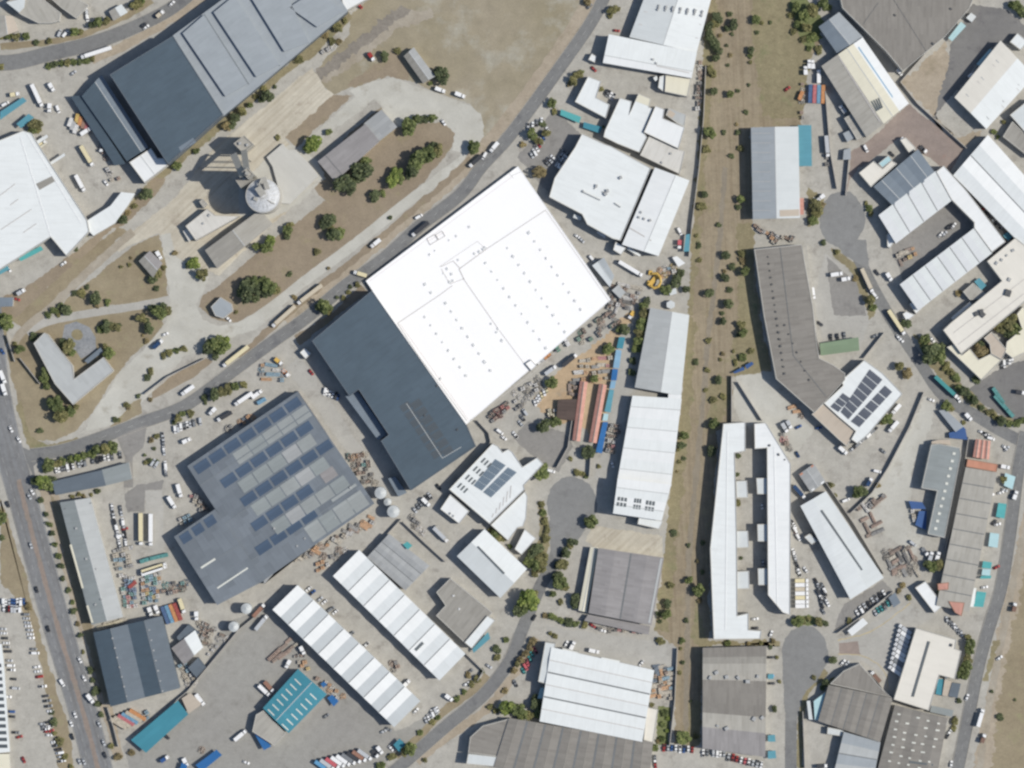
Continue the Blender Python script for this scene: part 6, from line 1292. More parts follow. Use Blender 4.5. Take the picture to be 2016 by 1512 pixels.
trees('beside the junction and the office lawn south tip', [(440, 150, 62, 'green'), (480, 190, 50, 'green'), (490, 250, 54, 'olive'), (560, 215, 46, 'green'), (410, 160, 36, 'dark'), (600, 185, 30, 'olive'), (315, 370, 24, 'dark', 'b'), (370, 20, 34, 'green'), (1000, 165, 28, 'olive', 'b'), (1090, 95, 24, 'dark', 'b'), (905, 280, 26, 'dark', 'b'), (940, 285, 18, 'olive', 'b'), (1185, 125, 20, 'dry', 'b'), (1010, 190, 20, 'dry', 'b')])
trees('in the hedge row by the bluish long shed', [(395, 640, 46, 'green'), (450, 625, 40, 'olive'), (490, 615, 34, 'green'), (560, 595, 38, 'green'), (610, 580, 36, 'bright'), (660, 565, 34, 'green'), (720, 555, 34, 'green'), (770, 520, 46, 'green'), (830, 510, 48, 'olive'), (890, 500, 46, 'green'), (370, 670, 30, 'dark'), (300, 760, 46, 'dark'), (345, 770, 56, 'bright'), (385, 800, 48, 'green'), (410, 750, 34, 'dark'), (420, 830, 30, 'dark')])
trees('beside the bluish long shed rear garden', [(620, 870, 22, 'olive', 'b'), (570, 885, 20, 'olive', 'b'), (660, 885, 20, 'dry', 'b'), (765, 845, 24, 'dark', 'b'), (720, 870, 18, 'olive', 'b')])
trees('along the dual carriageway verge', [(325, 915, 28, 'dark', 'b'), (365, 1025, 28, 'dark', 'b'), (392, 1105, 26, 'green', 'b'), (412, 1175, 32, 'dark', 'b'), (435, 1265, 28, 'green', 'b'), (460, 1355, 30, 'green', 'b'), (480, 1435, 28, 'dark', 'b'), (15, 1060, 46, 'green'), (20, 1210, 24, 'dark', 'b'), (5, 1010, 30, 'olive')])
trees('north of the solar factory', [(1610, 105, 30, 'dark', 'b'), (1690, 90, 52, 'dark'), (1740, 75, 40, 'olive'), (1800, 40, 40, 'olive'), (1860, 20, 40, 'green'), (1920, 5, 34, 'olive'), (1400, 270, 34, 'olive'), (1440, 235, 28, 'green', 'b'), (1500, 225, 34, 'olive', 'b'), (1370, 305, 24, 'dark', 'b'), (1235, 410, 26, 'olive', 'b'), (1190, 440, 24, 'dry', 'b'), (1215, 510, 18, 'dark', 'b'), (1180, 600, 28, 'dark', 'b'), (1230, 620, 24, 'dark', 'b'), (1150, 620, 20, 'olive', 'b'), (1140, 560, 18, 'dark', 'b'), (1620, 150, 18, 'dark', 'b')])
t(1, 2)
trees('in the white solar office garden', [(1880, 1180, 46, 'green'), (1920, 1200, 40, 'olive'), (2000, 1280, 26, 'green', 'b'), (1850, 1150, 28, 'olive', 'b')])
t(2, 2)
trees('around the lower central cul-de-sac', [(235, 690, 66, 'green'), (200, 700, 34, 'dark'), (250, 330, 60, 'dark'), (235, 340, 46, 'dark'), (340, 300, 44, 'green'), (595, 540, 50, 'dark'), (625, 545, 36, 'green'), (625, 1090, 54, 'green'), (600, 1095, 34, 'dark'), (460, 590, 24, 'olive', 'b'), (525, 700, 34, 'olive', 'b'), (560, 705, 22, 'olive', 'b'), (585, 730, 20, 'dark', 'b'), (680, 650, 18, 'olive', 'b'), (470, 1240, 42, 'dark'), (455, 1270, 30, 'olive'), (425, 1330, 44, 'dark'), (395, 1420, 46, 'olive'), (360, 1430, 36, 'dark'), (370, 1500, 34, 'dark'), (235, 950, 30, 'olive', 'b'), (245, 1010, 30, 'green', 'b'), (260, 1080, 32, 'olive', 'b'), (275, 1150, 34, 'olive', 'b'), (275, 1220, 34, 'olive', 'b'), (200, 1290, 46, 'dark'), (160, 1340, 50, 'dark'), (230, 1360, 48, 'olive'), (130, 1400, 44, 'green'), (190, 1430, 50, 'green'), (240, 1440, 40, 'olive'), (180, 1490, 36, 'olive', 'b')])
RB = 'in the lower railway strip'
trees(RB, [(1350, 405, 48, 'green'), (1335, 480, 36, 'dark'), (1320, 610, 20, 'olive', 'b'), (1355, 585, 22, 'dark', 'b'), (1300, 690, 16, 'dry', 'b'), (1590, 310, 54, 'green'), (1570, 530, 44, 'dark'), (1585, 125, 34, 'olive', 'b'), (1525, 50, 22, 'olive', 'b'), (1660, 100, 32, 'olive', 'b'), (1275, 1170, 30, 'dark', 'b'), (1390, 1270, 26, 'dark', 'b'), (1500, 1250, 24, 'dark', 'b'), (1460, 1395, 22, 'dry', 'b'), (1500, 1480, 24, 'dark', 'b'), (1310, 520, 18, 'olive', 'b')])
trees('in the storage bars courtyard', [(1780, 565, 20, 'dark', 'b'), (1775, 710, 18, 'dark', 'b'), (1775, 940, 28, 'olive', 'b'), (1805, 1370, 18, 'dark', 'b')])
t(3, 2)
trees('beside the street bend and solar building', [(935, 275, 52, 'green'), (905, 300, 28, 'olive'), (1395, 175, 42, 'green'), (1440, 190, 26, 'olive', 'b'), (1550, 60, 48, 'dark'), (1600, 110, 32, 'green'), (1620, 135, 42, 'dark'), (1680, 185, 34, 'dark', 'b'), (1740, 220, 34, 'olive', 'b'), (1790, 260, 34, 'olive', 'b'), (1840, 290, 42, 'dark'), (1900, 315, 34, 'green', 'b'), (1960, 310, 34, 'green', 'b'), (1500, 30, 34, 'green'), (1540, 300, 20, 'olive', 'b'), (2010, 290, 34, 'green', 'b')])
trees('in the yards below the solar building', [(700, 850, 56, 'green'), (740, 840, 40, 'dark'), (1290, 1430, 52, 'green'), (1340, 1420, 46, 'olive'), (1250, 1420, 34, 'dark'), (860, 800, 24, 'dry', 'b'), (1850, 745, 32, 'olive'), (490, 800, 26, 'olive', 'b'), (530, 880, 18, 'olive', 'b')])
t(0, 3)
trees('along the dual carriageway verge', [(495, 20, 28, 'dark', 'b'), (540, 115, 26, 'dark', 'b'), (570, 205, 26, 'green', 'b'), (580, 275, 34, 'dark', 'b'), (610, 375, 24, 'dry', 'b'), (635, 465, 28, 'dark', 'b'), (655, 600, 18, 'olive', 'b'), (710, 740, 26, 'dark', 'b'), (730, 820, 26, 'dark', 'b'), (755, 910, 34, 'dark', 'b'), (775, 1005, 32, 'dark', 'b'), (800, 1090, 28, 'dark', 'b'), (880, 1335, 26, 'olive', 'b'), (935, 1420, 34, 'dry', 'b'), (1040, 1390, 30, 'dry', 'b')])
trees('along the far left car park kerb', [(430, 1150, 34, 'dark', 'b'), (470, 1300, 36, 'olive', 'b'), (510, 1420, 30, 'olive', 'b'), (560, 1500, 26, 'olive', 'b'), (430, 1240, 26, 'olive', 'b'), (230, 240, 30, 'dry', 'b'), (410, 1070, 24, 'dark', 'b')])
t(1, 3)
trees('along the lower street hedges', [(1740, 810, 30, 'olive', 'b'), (1700, 850, 28, 'olive', 'b'), (1640, 910, 28, 'green', 'b'), (1580, 965, 34, 'green', 'b'), (1430, 1110, 26, 'green', 'b'), (1390, 1145, 26, 'olive', 'b'), (1290, 1230, 24, 'green', 'b'), (1210, 1350, 60, 'green'), (1180, 1380, 36, 'olive'), (1070, 1425, 36, 'olive', 'b'), (980, 1490, 36, 'green', 'b'), (1780, 750, 20, 'dark', 'b'), (1970, 500, 30, 'green', 'b'), (1900, 575, 36, 'dark', 'b'), (1895, 640, 32, 'olive', 'b'), (1960, 900, 28, 'dry', 'b'), (1840, 1030, 28, 'olive', 'b'), (1990, 1030, 66, 'bright'), (1890, 1060, 30, 'olive', 'b'), (1670, 780, 28, 'dry', 'b'), (1330, 1450, 24, 'olive', 'b')])
t(2, 3)
trees('beside the lower street', [(130, 190, 84, 'bright'), (100, 230, 66, 'green'), (150, 150, 56, 'olive'), (60, 270, 50, 'dark'), (380, 50, 60, 'green'), (350, 20, 40, 'dark'), (410, 90, 36, 'olive'), (320, 140, 34, 'green'), (500, 180, 44, 'dark'), (490, 225, 36, 'dark'), (380, 205, 24, 'olive', 'b'), (320, 320, 34, 'green', 'b'), (380, 350, 32, 'green', 'b'), (440, 365, 34, 'dark', 'b'), (500, 375, 30, 'green', 'b'), (570, 385, 32, 'olive', 'b'), (260, 310, 24, 'dry', 'b'), (300, 455, 20, 'olive', 'b'), (340, 470, 22, 'olive', 'b'), (165, 510, 30, 'dry'), (140, 560, 30, 'dry'), (105, 610, 32, 'dry'), (70, 660, 30, 'dry'), (40, 690, 28, 'olive'), (15, 740, 26, 'dry'), (40, 1040, 60, 'green'), (190, 1010, 52, 'dark'), (200, 1080, 44, 'green'), (140, 1100, 40, 'olive'), (80, 1100, 40, 'green'), (180, 960, 30, 'dark')])
trees(RB, [(1390, 30, 36, 'green'), (1250, 70, 32, 'olive', 'b'), (1470, 115, 52, 'green'), (1480, 195, 26, 'dry', 'b'), (1225, 215, 38, 'dark'), (1215, 295, 46, 'green'), (1155, 295, 30, 'dark', 'b'), (1165, 355, 20, 'dark', 'b'), (1375, 350, 26, 'dark', 'b'), (1170, 515, 46, 'olive', 'b'), (1340, 510, 30, 'green', 'b'), (1345, 680, 26, 'dark', 'b'), (1325, 760, 20, 'olive', 'b'), (1410, 985, 18, 'dark', 'b'), (1350, 1270, 60, 'green'), (1450, 1265, 28, 'olive', 'b'), (1700, 525, 30, 'green', 'b'), (1860, 530, 24, 'dry', 'b'), (1960, 530, 22, 'olive', 'b'), (1330, 570, 18, 'olive', 'b')])
trees('in the green plot by the railway wall', [(1200, 1075, 30, 'green', 'b'), (1190, 1170, 28, 'green', 'b'), (1180, 1280, 30, 'green', 'b'), (1130, 1350, 34, 'green', 'b'), (1230, 1120, 22, 'bright', 'b'), (1220, 1220, 22, 'bright', 'b'), (1100, 1010, 22, 'olive', 'b'), (1150, 1300, 20, 'dry', 'b')])
t(3, 3)
trees('around the lower right cul-de-sac', [(230, 355, 44, 'green'), (270, 350, 30, 'olive', 'b'), (400, 360, 36, 'olive'), (440, 370, 30, 'dark'), (510, 660, 32, 'dark'), (450, 835, 38, 'dark'), (505, 820, 26, 'olive', 'b'), (430, 880, 24, 'dark', 'b'), (360, 800, 24, 'olive', 'b'), (640, 345, 24, 'olive', 'b'), (40, 510, 28, 'dry', 'b'), (70, 640, 20, 'olive', 'b'), (50, 1040, 28, 'dark'), (90, 830, 18, 'olive', 'b'), (320, 340, 20, 'olive', 'b'), (20, 560, 18, 'dark', 'b')])
trees('in the hedge right of the ridge vent warehouse', [(1590, 530, 40, 'green'), (1580, 590, 40, 'green'), (1560, 650, 42, 'olive'), (1550, 710, 42, 'green'), (1530, 770, 42, 'green'), (1570, 480, 26, 'olive'), (1500, 980, 26, 'dark', 'b'), (1470, 1140, 34, 'olive', 'b'), (1460, 1200, 28, 'olive', 'b'), (1370, 130, 46, 'green'), (1390, 190, 36, 'green'), (1110, 165, 28, 'olive', 'b'), (1060, 70, 30, 'dry', 'b'), (1030, 120, 22, 'dry', 'b'), (1830, 1110, 28, 'dark', 'b'), (1945, 975, 16, 'dark', 'b'), (1760, 910, 16, 'dark', 'b')])
# ------------------------------------------------------------------ vehicles
t(0, 0)
vehicles('on the curved top left road', [('semi', 'white', 880, 378, 640, 455), ('car', 'white', 1140, 225, 1165, 205), ('car', 'dark', 1120, 205, 1140, 190), ('car', 'white', 1345, 40, 1365, 20), ('rigid', 'beige', 1245, 130, 1285, 95)], road=True)
vehicles('in the left white warehouse yard', [('semi', 'white', 255, 670, 335, 840), ('rigid', 'white', 395, 665, 425, 715), ('rigid', 'white', 395, 815, 390, 890), ('van', 'white', 450, 840, 465, 880), ('van', 'white', 25, 830, 60, 810), ('rigid', 'cream', 90, 750, 150, 740), ('van', 'silver', 465, 275, 475, 250), ('van', 'white', 500, 285, 530, 250), ('rigid', 'cream', 310, 1155, 370, 1115), ('semi', 'cream', 640, 1150, 735, 1310), ('semi', 'white', 600, 1380, 670, 1510), ('rigid', 'white', 640, 1060, 720, 1010), ('flat', 'grey', 800, 1130, 800, 1200), ('car', 'dark', 850, 1340, 870, 1365), ('car', 'white', 820, 1420, 850, 1460), ('van', 'white', 555, 960, 590, 985), ('car', 'silver', 560, 590, 600, 560)])
boxrow('beside the dark slate shed', 605, 930, 690, 1005, ['yellow', 'orange', 'rust', 'pink'], 'container', 6, -60)
boxrow('in a short row left of the coloured containers', 545, 950, 610, 1030, ['white', 'silver', 'white'], 'container', 6, -60)
boxrow('behind the hut beside the curved road', 680, 60, 690, 150, ['white', 'silver', 'white'], 'van', 0, 0)
goods('between the dark slate shed and the white canopy', [(780, 1150), (860, 1110), (960, 1420), (860, 1440)], 10, ['pallet_stack', 'scrap_heap'], ['grey', 'rust', 'beige', 'silver'])
t(1, 0)
vehicles('beside the isolated shed and dry field edge', [('rigid', 'white', 1412, 695, 1492, 725), ('rigid', 'white', 1572, 735, 1645, 765), ('rigid', 'red', 890, 420, 930, 480), ('car', 'white', 1465, 945, 1490, 985), ('van', 'red', 800, 30, 830, 60)])
vehicles('on the diagonal street near the loop road', [('rigid', 'white', 1905, 1125, 1845, 1195), ('semi', 'dark', 1780, 1225, 1680, 1315), ('van', 'white', 1805, 1215, 1790, 1240)], road=True)
goods('on the verge by the stepped warehouse', [(490, 400), (640, 300), (680, 350), (520, 450)], 6, ['pallet_stack', 'scrap_heap'], ['white', 'silver', 'grey'])
t(2, 0)
carrow('in the office car park beside the diagonal street', 150, 1240, 290, 1010, 8, 60); carrow('in the office car park beside the diagonal street', 260, 1290, 420, 1180, 6, 100); carrow('in the office car park beside the diagonal street', 110, 1010, 250, 940, 4, 60)
carrow('in the notched white factory forecourt', 730, 720, 810, 770, 4, 90); carrow('against the big white plant west wall', 360, 1330, 430, 1190, 6, 80)
vehicles('near the top edge warehouse', [('car', 'red', 800, 240, 850, 245), ('car', 'red', 630, 530, 660, 560), ('car', 'grey', 600, 60, 620, 40)])
goods('beside the railway wall behind the top white warehouses', [(1460, 470), (1515, 470), (1490, 880), (1440, 880)], 11, ['pallet_stack', 'scrap_heap', 'skip_bin'], ['white', 'grey', 'silver', 'dark', 'rust'])
t(3, 0)
vehicles('in the long container yard right of the railway', [('rigid', 'white', 355, 545, 345, 470), ('rigid', 'white', 325, 540, 322, 470), ('semi', 'white', 398, 655, 398, 550), ('rigid', 'white', 295, 590, 292, 520), ('semi', 'silver', 455, 1070, 470, 1240), ('van', 'white', 760, 1150, 780, 1190), ('van', 'white', 1015, 550, 1050, 590), ('car', 'red', 140, 710, 165, 690), ('rigid', 'silver', 600, 880, 570, 840), ('van', 'white', 1585, 600, 1615, 575)])
boxrow('in the coloured row of the right railway yard', 318, 740, 445, 745, ['blue', 'pink', 'sky', 'orange'], 'container', 12, 90)
boxrow('in the small group left of the coloured row', 245, 750, 270, 760, ['orange'], 'container', 6, 90)
vehicles('in the reddish brick yard', [('semi', 'white', 1045, 1090, 1150, 1190), ('flat', 'dark', 1205, 1160, 1240, 1195), ('car', 'dark', 960, 1200, 990, 1230)])
goods('beside the grey railway warehouse', [(440, 1060), (490, 1060), (490, 1310), (450, 1310)], 7, ['pallet_stack'], ['white', 'dark', 'grey'])
goods('in the container yard north end', [(230, 640), (300, 640), (300, 950), (230, 950)], 6, ['pallet_stack', 'scrap_heap'], ['grey', 'beige', 'rust'])
t(0, 1)
vehicles('around the triangular lawn and hub', [('rigid', 'white', 1240, 475, 1270, 525), ('rigid', 'navy', 1210, 1230, 1285, 1165), ('car', 'white', 1290, 1125, 1315, 1115), ('car', 'white', 1790, 990, 1810, 1010), ('car', 'white', 480, 580, 520, 550), ('car', 'red', 120, 840, 150, 850), ('rigid', 'silver', 150, 800, 190, 775), ('car', 'white', 60, 595, 80, 620)])
vehicles('on the far left dual carriageway edge', [('semi', 'white', 5, 1410, 45, 1505)], road=True)
vehicles('on the left diagonal street', [('semi', 'cream', 1960, 1215, 1755, 1375)], road=True)
vehicles('on the pavement beside the dual carriageway', [('car', 'blue', 10, 1240, 30, 1270)])
t(1, 1)
vehicles('on the diagonal street beside the vast white roof', [('rigid', 'white', 980, 375, 905, 435), ('van', 'white', 1255, 210, 1310, 180), ('semi', 'dark', 1360, 240, 1230, 345), ('semi', 'beige', 520, 735, 330, 880), ('semi', 'beige', 310, 900, 130, 1060), ('semi', 'cream', 870, 660, 770, 630)], road=True)
vehicles('in the yard west of the dark blue warehouse', [('car', 'red', 420, 1400, 450, 1440), ('rigid', 'yellow', 150, 1310, 210, 1360), ('flat', 'orange', 210, 1400, 260, 1450)])
goods('in the small equipment yard', [(40, 1340), (200, 1350), (300, 1500), (0, 1500)], 12, ['pallet_stack', 'scrap_heap', 'pipe_bundle'], ['sky', 'beige', 'orange', 'grey', 'white'])
t(2, 1)
vehicles('in the scrap yard beside the vast white roof', [('semi', 'white', 840, 548, 1030, 662), ('van', 'white', 610, 500, 650, 550), ('car', 'silver', 540, 370, 560, 390), ('car', 'white', 500, 340, 530, 360), ('flat', 'yellow', 960, 940, 920, 1000), ('rigid', 'pink', 1320, 380, 1315, 450), ('van', 'white', 1310, 290, 1330, 330)])
boxrow('in the row along the vast white roof southeast wall', 190, 1330, 290, 1260, ['white', 'silver', 'orange', 'orange'], 'container', 6, 90); boxrow('in the row along the vast white roof southeast wall', 335, 1235, 450, 1170, ['green', None, 'white'], 'container', 6, 90)
vehicles('on the scrap yard south lane', [('semi', 'silver', 260, 1435, 350, 1370), ('semi', 'dark', 400, 1370, 510, 1280)])
goods('in the scrap yard', [(800, 690), (1040, 760), (920, 960), (720, 900)], 27, ['scrap_heap', 'pallet_stack', 'pallet_stack', 'pipe_bundle', 'skip_bin'], ['rust', 'grey', 'silver', 'beige', 'dark', 'brown', 'white'], gap=2.4)
goods('along the vast white roof foot', [(480, 1130), (780, 920), (860, 1040), (560, 1220)], 19, ['scrap_heap', 'pallet_stack', 'pallet_stack', 'skip_bin'], ['grey', 'silver', 'rust', 'green', 'dark', 'beige'], gap=2.4)
goods('in the sand yard of planks', [(540, 1300), (800, 1280), (760, 1500), (480, 1500)], 20, ['timber_stack', 'pallet_stack'], ['pink', 'beige', 'beige', 'white', 'orange', 'grey'], gap=3.4)
goods('at the corner by the yellow crane', [(1150, 600), (1290, 560), (1290, 640), (1160, 700)], 11, ['pallet_stack', 'scrap_heap'], ['orange', 'sky', 'yellow', 'white', 'rust'], gap=2.6)
# mobile crane, yellow
t(2, 1); cxx, cyy = w((1110, 700)); co = empty('mobile_crane', (cxx, cyy, 0), 0.9); tag(co, 'bright yellow mobile crane with curved folded boom in the scrap yard', 'crane')
mb = MB(); mb.box(0, 0, 1.0, 8.5, 2.9, 1.0, 0, .95); mb.box(-3.0, 1.9, .8, 3.0, 1.4, 1.1); mb.build('chassis', 'paint_yellow_body', co)
mb = MB(); mb.box(-3.2, .5, 2.3, 2.4, 1.9, 1.7, 0, .85); mb.build('cab', 'paint_yellow_body', co)
mb = MB(); PZ = [(-3.5, -1.0, 2.2), (-3.6, -3.2, 3.0), (-1.2, -4.9, 3.6), (2.2, -4.6, 3.9), (4.6, -2.2, 3.8), (5.2, 1.2, 3.2), (3.2, 3.4, 2.6)]
for p, q in zip(PZ, PZ[1:]): mb.tube(p, q, .95, .8, 7)
mb.build('boom', 'paint_yellow_body', co)
mb = MB(); mb.box(3.0, 4.6, 1.1, 3.4, 2.6, 1.8, 0, .8, .5); mb.build('bucket', 'paint_yellow_body', co)
mb = MB()
for x in (-3, -1, 2, 3.4):
    for y in (-1.5, 1.5): mb.tube((x, y-.2, .6), (x, y+.2, .6), .6, .6, 10)
mb.build('wheels', 'tyre', co)
t(3, 1)
vehicles('around the upper right cul-de-sac', [('rigid', 'white', 440, 25, 385, 70), ('van', 'white', 345, 90, 360, 60), ('semi', 'beige', 735, 605, 820, 790), ('van', 'white', 830, 800, 850, 825), ('semi', 'cream', 945, 930, 1075, 1125), ('car', 'white', 1035, 1150, 1060, 1175), ('car', 'white', 1020, 1135, 1035, 1160), ('rigid', 'white', 940, 650, 965, 690), ('car', 'dark', 850, 625, 865, 645)], road=True)
vehicles('in the grey angular warehouse yard', [('rigid', 'white', 490, 655, 590, 640), ('rigid', 'white', 585, 690, 640, 680), ('rigid', 'white', 345, 750, 360, 850), ('car', 'dark', 400, 1030, 420, 1045), ('car', 'dark', 545, 1125, 550, 1155), ('car', 'dark', 495, 1130, 495, 1155), ('car', 'grey', 600, 1115, 602, 1140), ('car', 'grey', 830, 1140, 850, 1130)])
vehicles('in the U shaped block courtyard', [('car', 'white', 1350, 345, 1370, 325), ('car', 'silver', 1380, 340, 1400, 320), ('car', 'dark', 1410, 285, 1430, 265), ('car', 'black', 1430, 280, 1445, 260), ('car', 'white', 1455, 275, 1470, 255)])
carrow('in the lane behind the U shaped block', 1690, 120, 1850, 290, 6, 70)
vehicles('at the office block gate', [('car', 'white', 1280, 1150, 1305, 1175), ('van', 'white', 1070, 990, 1100, 960), ('van', 'white', 1090, 1010, 1140, 970), ('car', 'white', 1620, 40, 1640, 20)])
carrow('beside the cream office wings', 1830, 1370, 1930, 1310, 5, 60)
goods('in the U shaped block courtyard', [(1000, 470), (1160, 420), (1180, 500), (1040, 600)], 20, ['timber_stack', 'pallet_stack'], ['orange', 'beige', 'brown', 'yellow'], gap=2.8); goods('beside the timber in the courtyard', [(1100, 480), (1190, 460), (1190, 510), (1110, 540)], 5, ['pallet_stack'], ['teal', 'red'])
goods('beside the grey railway warehouse south end', [(-120, 250), (20, 350), (230, 370), (20, 410)], 12, ['pallet_stack', 'skip_bin'], ['white', 'orange', 'silver', 'beige'], gap=2.6)
vehicles('on the street by the office corner', [('semi', 'teal', 1310, 1450, 1490, 1620)], road=True)
t(0, 2)
vehicles('on the dual carriageway, upper half', [('semi', 'white', 20, 0, 50, 90), ('car', 'white', 80, 340, 95, 370), ('car', 'white', 140, 420, 160, 455), ('car', 'white', 245, 830, 265, 865), ('car', 'silver', 225, 870, 240, 900), ('car', 'dark', 55, 930, 70, 965), ('car', 'grey', 20, 1060, 28, 1090), ('car', 'silver', 240, 1250, 250, 1290)], road=True)
vehicles('on the left diagonal street', [('rigid', 'white', 1530, 15, 1430, 85)], road=True)
carrow('in front of the bluish long shed', 430, 685, 680, 615, 11, 85, 0.05); carrow('in front of the bluish long shed', 720, 605, 960, 555, 8, 85, 0.2)
carrow('in the solar factory north car park', 1365, 360, 1590, 290, 9, 80, 0.1); carrow('in the solar factory north car park', 1280, 390, 1310, 720, 10, 0, 0.3); carrow('in the solar factory north car park', 1130, 590, 1250, 640, 4, 80, 0.2)
vehicles('in the solar factory west yard', [('rigid', 'white', 1440, 460, 1505, 430), ('rigid', 'white', 1400, 790, 1430, 890), ('rigid', 'white', 1325, 885, 1385, 980), ('semi', 'cream', 1110, 1015, 1112, 1270), ('semi', 'white', 1190, 1020, 1190, 1275), ('car', 'red', 965, 1145, 1005, 1135), ('van', 'white', 925, 1200, 970, 1190), ('rigid', 'white', 1690, 200, 1660, 230)])
vehicles('north of the solar factory', [('semi', 'white', 1990, 70, 1850, 165), ('semi', 'dark', 1830, 220, 1710, 290)])
carrow('beside the grey green warehouse', 880, 950, 950, 1290, 12, 0, 0.1); carrow('beside the grey green warehouse', 950, 960, 1000, 1290, 9, 0, 0.3)
goods('near the solar factory west corner', [(1400, 1050), (1500, 1010), (1520, 1080), (1420, 1130)], 9, ['pallet_stack'], ['beige', 'sky', 'white'], gap=2.2); goods('on the solar factory step', [(1480, 860), (1560, 880), (1650, 990), (1580, 1010)], 9, ['pallet_stack', 'skip_bin'], ['beige', 'pink', 'grey'], gap=2.4)
goods('along the solar factory north wall', [(1740, 370), (1960, 240), (2010, 270), (1850, 350)], 9, ['pallet_stack', 'scrap_heap'], ['rust', 'orange', 'grey', 'navy'], gap=2.4)
org(200, 1000, 6.05)
goods('in the upper left pallet block', [(130, 500), (380, 440), (390, 700), (170, 760)], 17, ['pallet_stack'], ['sky', 'white', 'beige', 'grey', 'silver'], 10, gap=2.3)
goods('in the lower left pallet block', [(210, 780), (420, 820), (430, 1190), (270, 1190)], 27, ['pallet_stack'], ['sky', 'white', 'teal', 'sky', 'pink', 'blue', 'silver'], 10, gap=2.2)
goods('in the middle pallet block', [(470, 830), (720, 740), (680, 1130), (490, 1150)], 32, ['pallet_stack'], ['sky', 'white', 'blue', 'teal', 'silver', 'orange', 'yellow'], 10, gap=2.2)
goods('in the right pallet block', [(740, 880), (1050, 860), (980, 980), (700, 1100)], 14, ['pallet_stack', 'scrap_heap', 'skip_bin'], ['teal', 'dark', 'navy', 'rust', 'grey'], 10, gap=2.4)
vehicles('in the colourful pallet yard', [('container', 'teal', 440, 650, 590, 600), ('container', 'teal', 600, 600, 770, 560), ('semi', 'white', 480, 790, 780, 690), ('semi', 'cream', 480, 760, 780, 665), ('rigid', 'white', 565, 1180, 600, 1285), ('rigid', 'white', 640, 1160, 680, 1260), ('semi', 'cream', 930, 1080, 990, 1250), ('rigid', 'white', 1130, 1230, 1135, 1340), ('container', 'red', 400, 890, 340, 940)])
boxrow('in the tight row beside the slate four slope roof', 750, 1280, 920, 1230, ['blue', 'sky', 'orange', 'red'], 'container', 12, 95)
t(0, 3)
goods('beside the small white and grey shed', [(1400, 700), (1470, 660), (1560, 840), (1470, 880)], 17, ['pallet_stack', 'scrap_heap'], ['white', 'silver', 'sky', 'beige'], gap=2.2)
goods('between the slate wing and the storage tanks', [(1520, 330), (1650, 380), (1800, 480), (1640, 650)], 19, ['pallet_stack', 'scrap_heap', 'skip_bin'], ['grey', 'white', 'rust', 'beige', 'silver'], gap=2.6)
goods('between grey green and slate warehouses', [(760, 400), (980, 330), (1000, 355), (780, 420)], 9, ['timber_stack'], ['cream', 'beige'], 10, gap=2.6)
boxrow('in the lower left container plot', 920, 1165, 1100, 1085, ['beige', 'beige', 'pink', 'sky', 'beige', 'orange'], 'container', 12, -55)
goods('in the lower left container plot', [(1100, 1090), (1170, 1050), (1180, 1130), (1110, 1160)], 5, ['pallet_stack'], ['white', 'grey', 'sky'], gap=2.2)
vehicles('on the dual carriageway, lower half', [('car', 'dark', 285, 90, 295, 125), ('van', 'white', 475, 815, 505, 865), ('car', 'white', 620, 640, 640, 680), ('car', 'white', 655, 785, 672, 820), ('rigid', 'white', 690, 930, 740, 1000), ('car', 'white', 585, 1070, 600, 1110), ('car', 'white', 555, 1140, 570, 1180), ('car', 'silver', 775, 1150, 790, 1180), ('car', 'silver', 810, 1290, 825, 1330), ('car', 'dark', 820, 1390, 835, 1430), ('car', 'silver', 620, 1440, 635, 1480), ('car', 'silver', 655, 1440, 670, 1480), ('car', 'black', 565, 1250, 575, 1280), ('car', 'black', 375, 400, 385, 430)], road=True)
Z = 'in the far left car park'
carrow(Z+', top block', 15, 205, 200, 200, 8, 90, .05); carrow(Z+', top block', 20, 260, 170, 260, 7, 90, .1)
carrow(Z+', kerbside row', 200, 290, 280, 620, 11, 75, .12); carrow(Z+', kerbside row', 260, 620, 400, 1080, 12, 80, .2); carrow(Z+', kerbside row', 370, 1140, 510, 1500, 12, 80, .1)
carrow(Z+', inner row', 20, 400, 130, 900, 14, 75, .15); carrow(Z+', inner row', 60, 930, 130, 1250, 8, 75, .3); carrow(Z+', middle row', 330, 1150, 400, 1260, 5, 60, .1); vehicles(Z+', beside the carport', [('car', 'red', 180, 1430, 195, 1465), ('car', 'red', 140, 1270, 170, 1262)])
vehicles('in the large diagonal concrete yard', [('semi', 'white', 1545, 930, 1610, 1015), ('semi', 'white', 1850, 1290, 1940, 1215), ('rigid', 'white', 1450, 1440, 1475, 1490), ('rigid', 'blue', 1275, 1455, 1325, 1420), ('car', 'white', 1920, 1460, 1960, 1475), ('car', 'dark', 1310, 1260, 1320, 1270)])
goods('near the bright blue tarp canopy', [(1530, 1350), (1620, 1340), (1610, 1410), (1550, 1400)], 6, ['scrap_heap'], ['brown', 'rust'])
t(1, 2)
goods('along the solar factory southeast wall', [(950, 1010), (960, 1080), (330, 1400), (240, 1420)], 28, ['scrap_heap', 'pallet_stack', 'timber_stack', 'pallet_stack'], ['rust', 'orange', 'beige', 'brown', 'grey', 'beige', 'silver'], -30, gap=2.6)
goods('between the solar factory and tanks', [(700, 560), (880, 540), (960, 800), (840, 780)], 20, ['pallet_stack', 'scrap_heap', 'skip_bin'], ['teal', 'orange', 'grey', 'brown', 'dark', 'beige'], gap=2.6)
carrow('in the dark blue warehouse loading yard', 530, 50, 660, 110, 6, 100, .1)
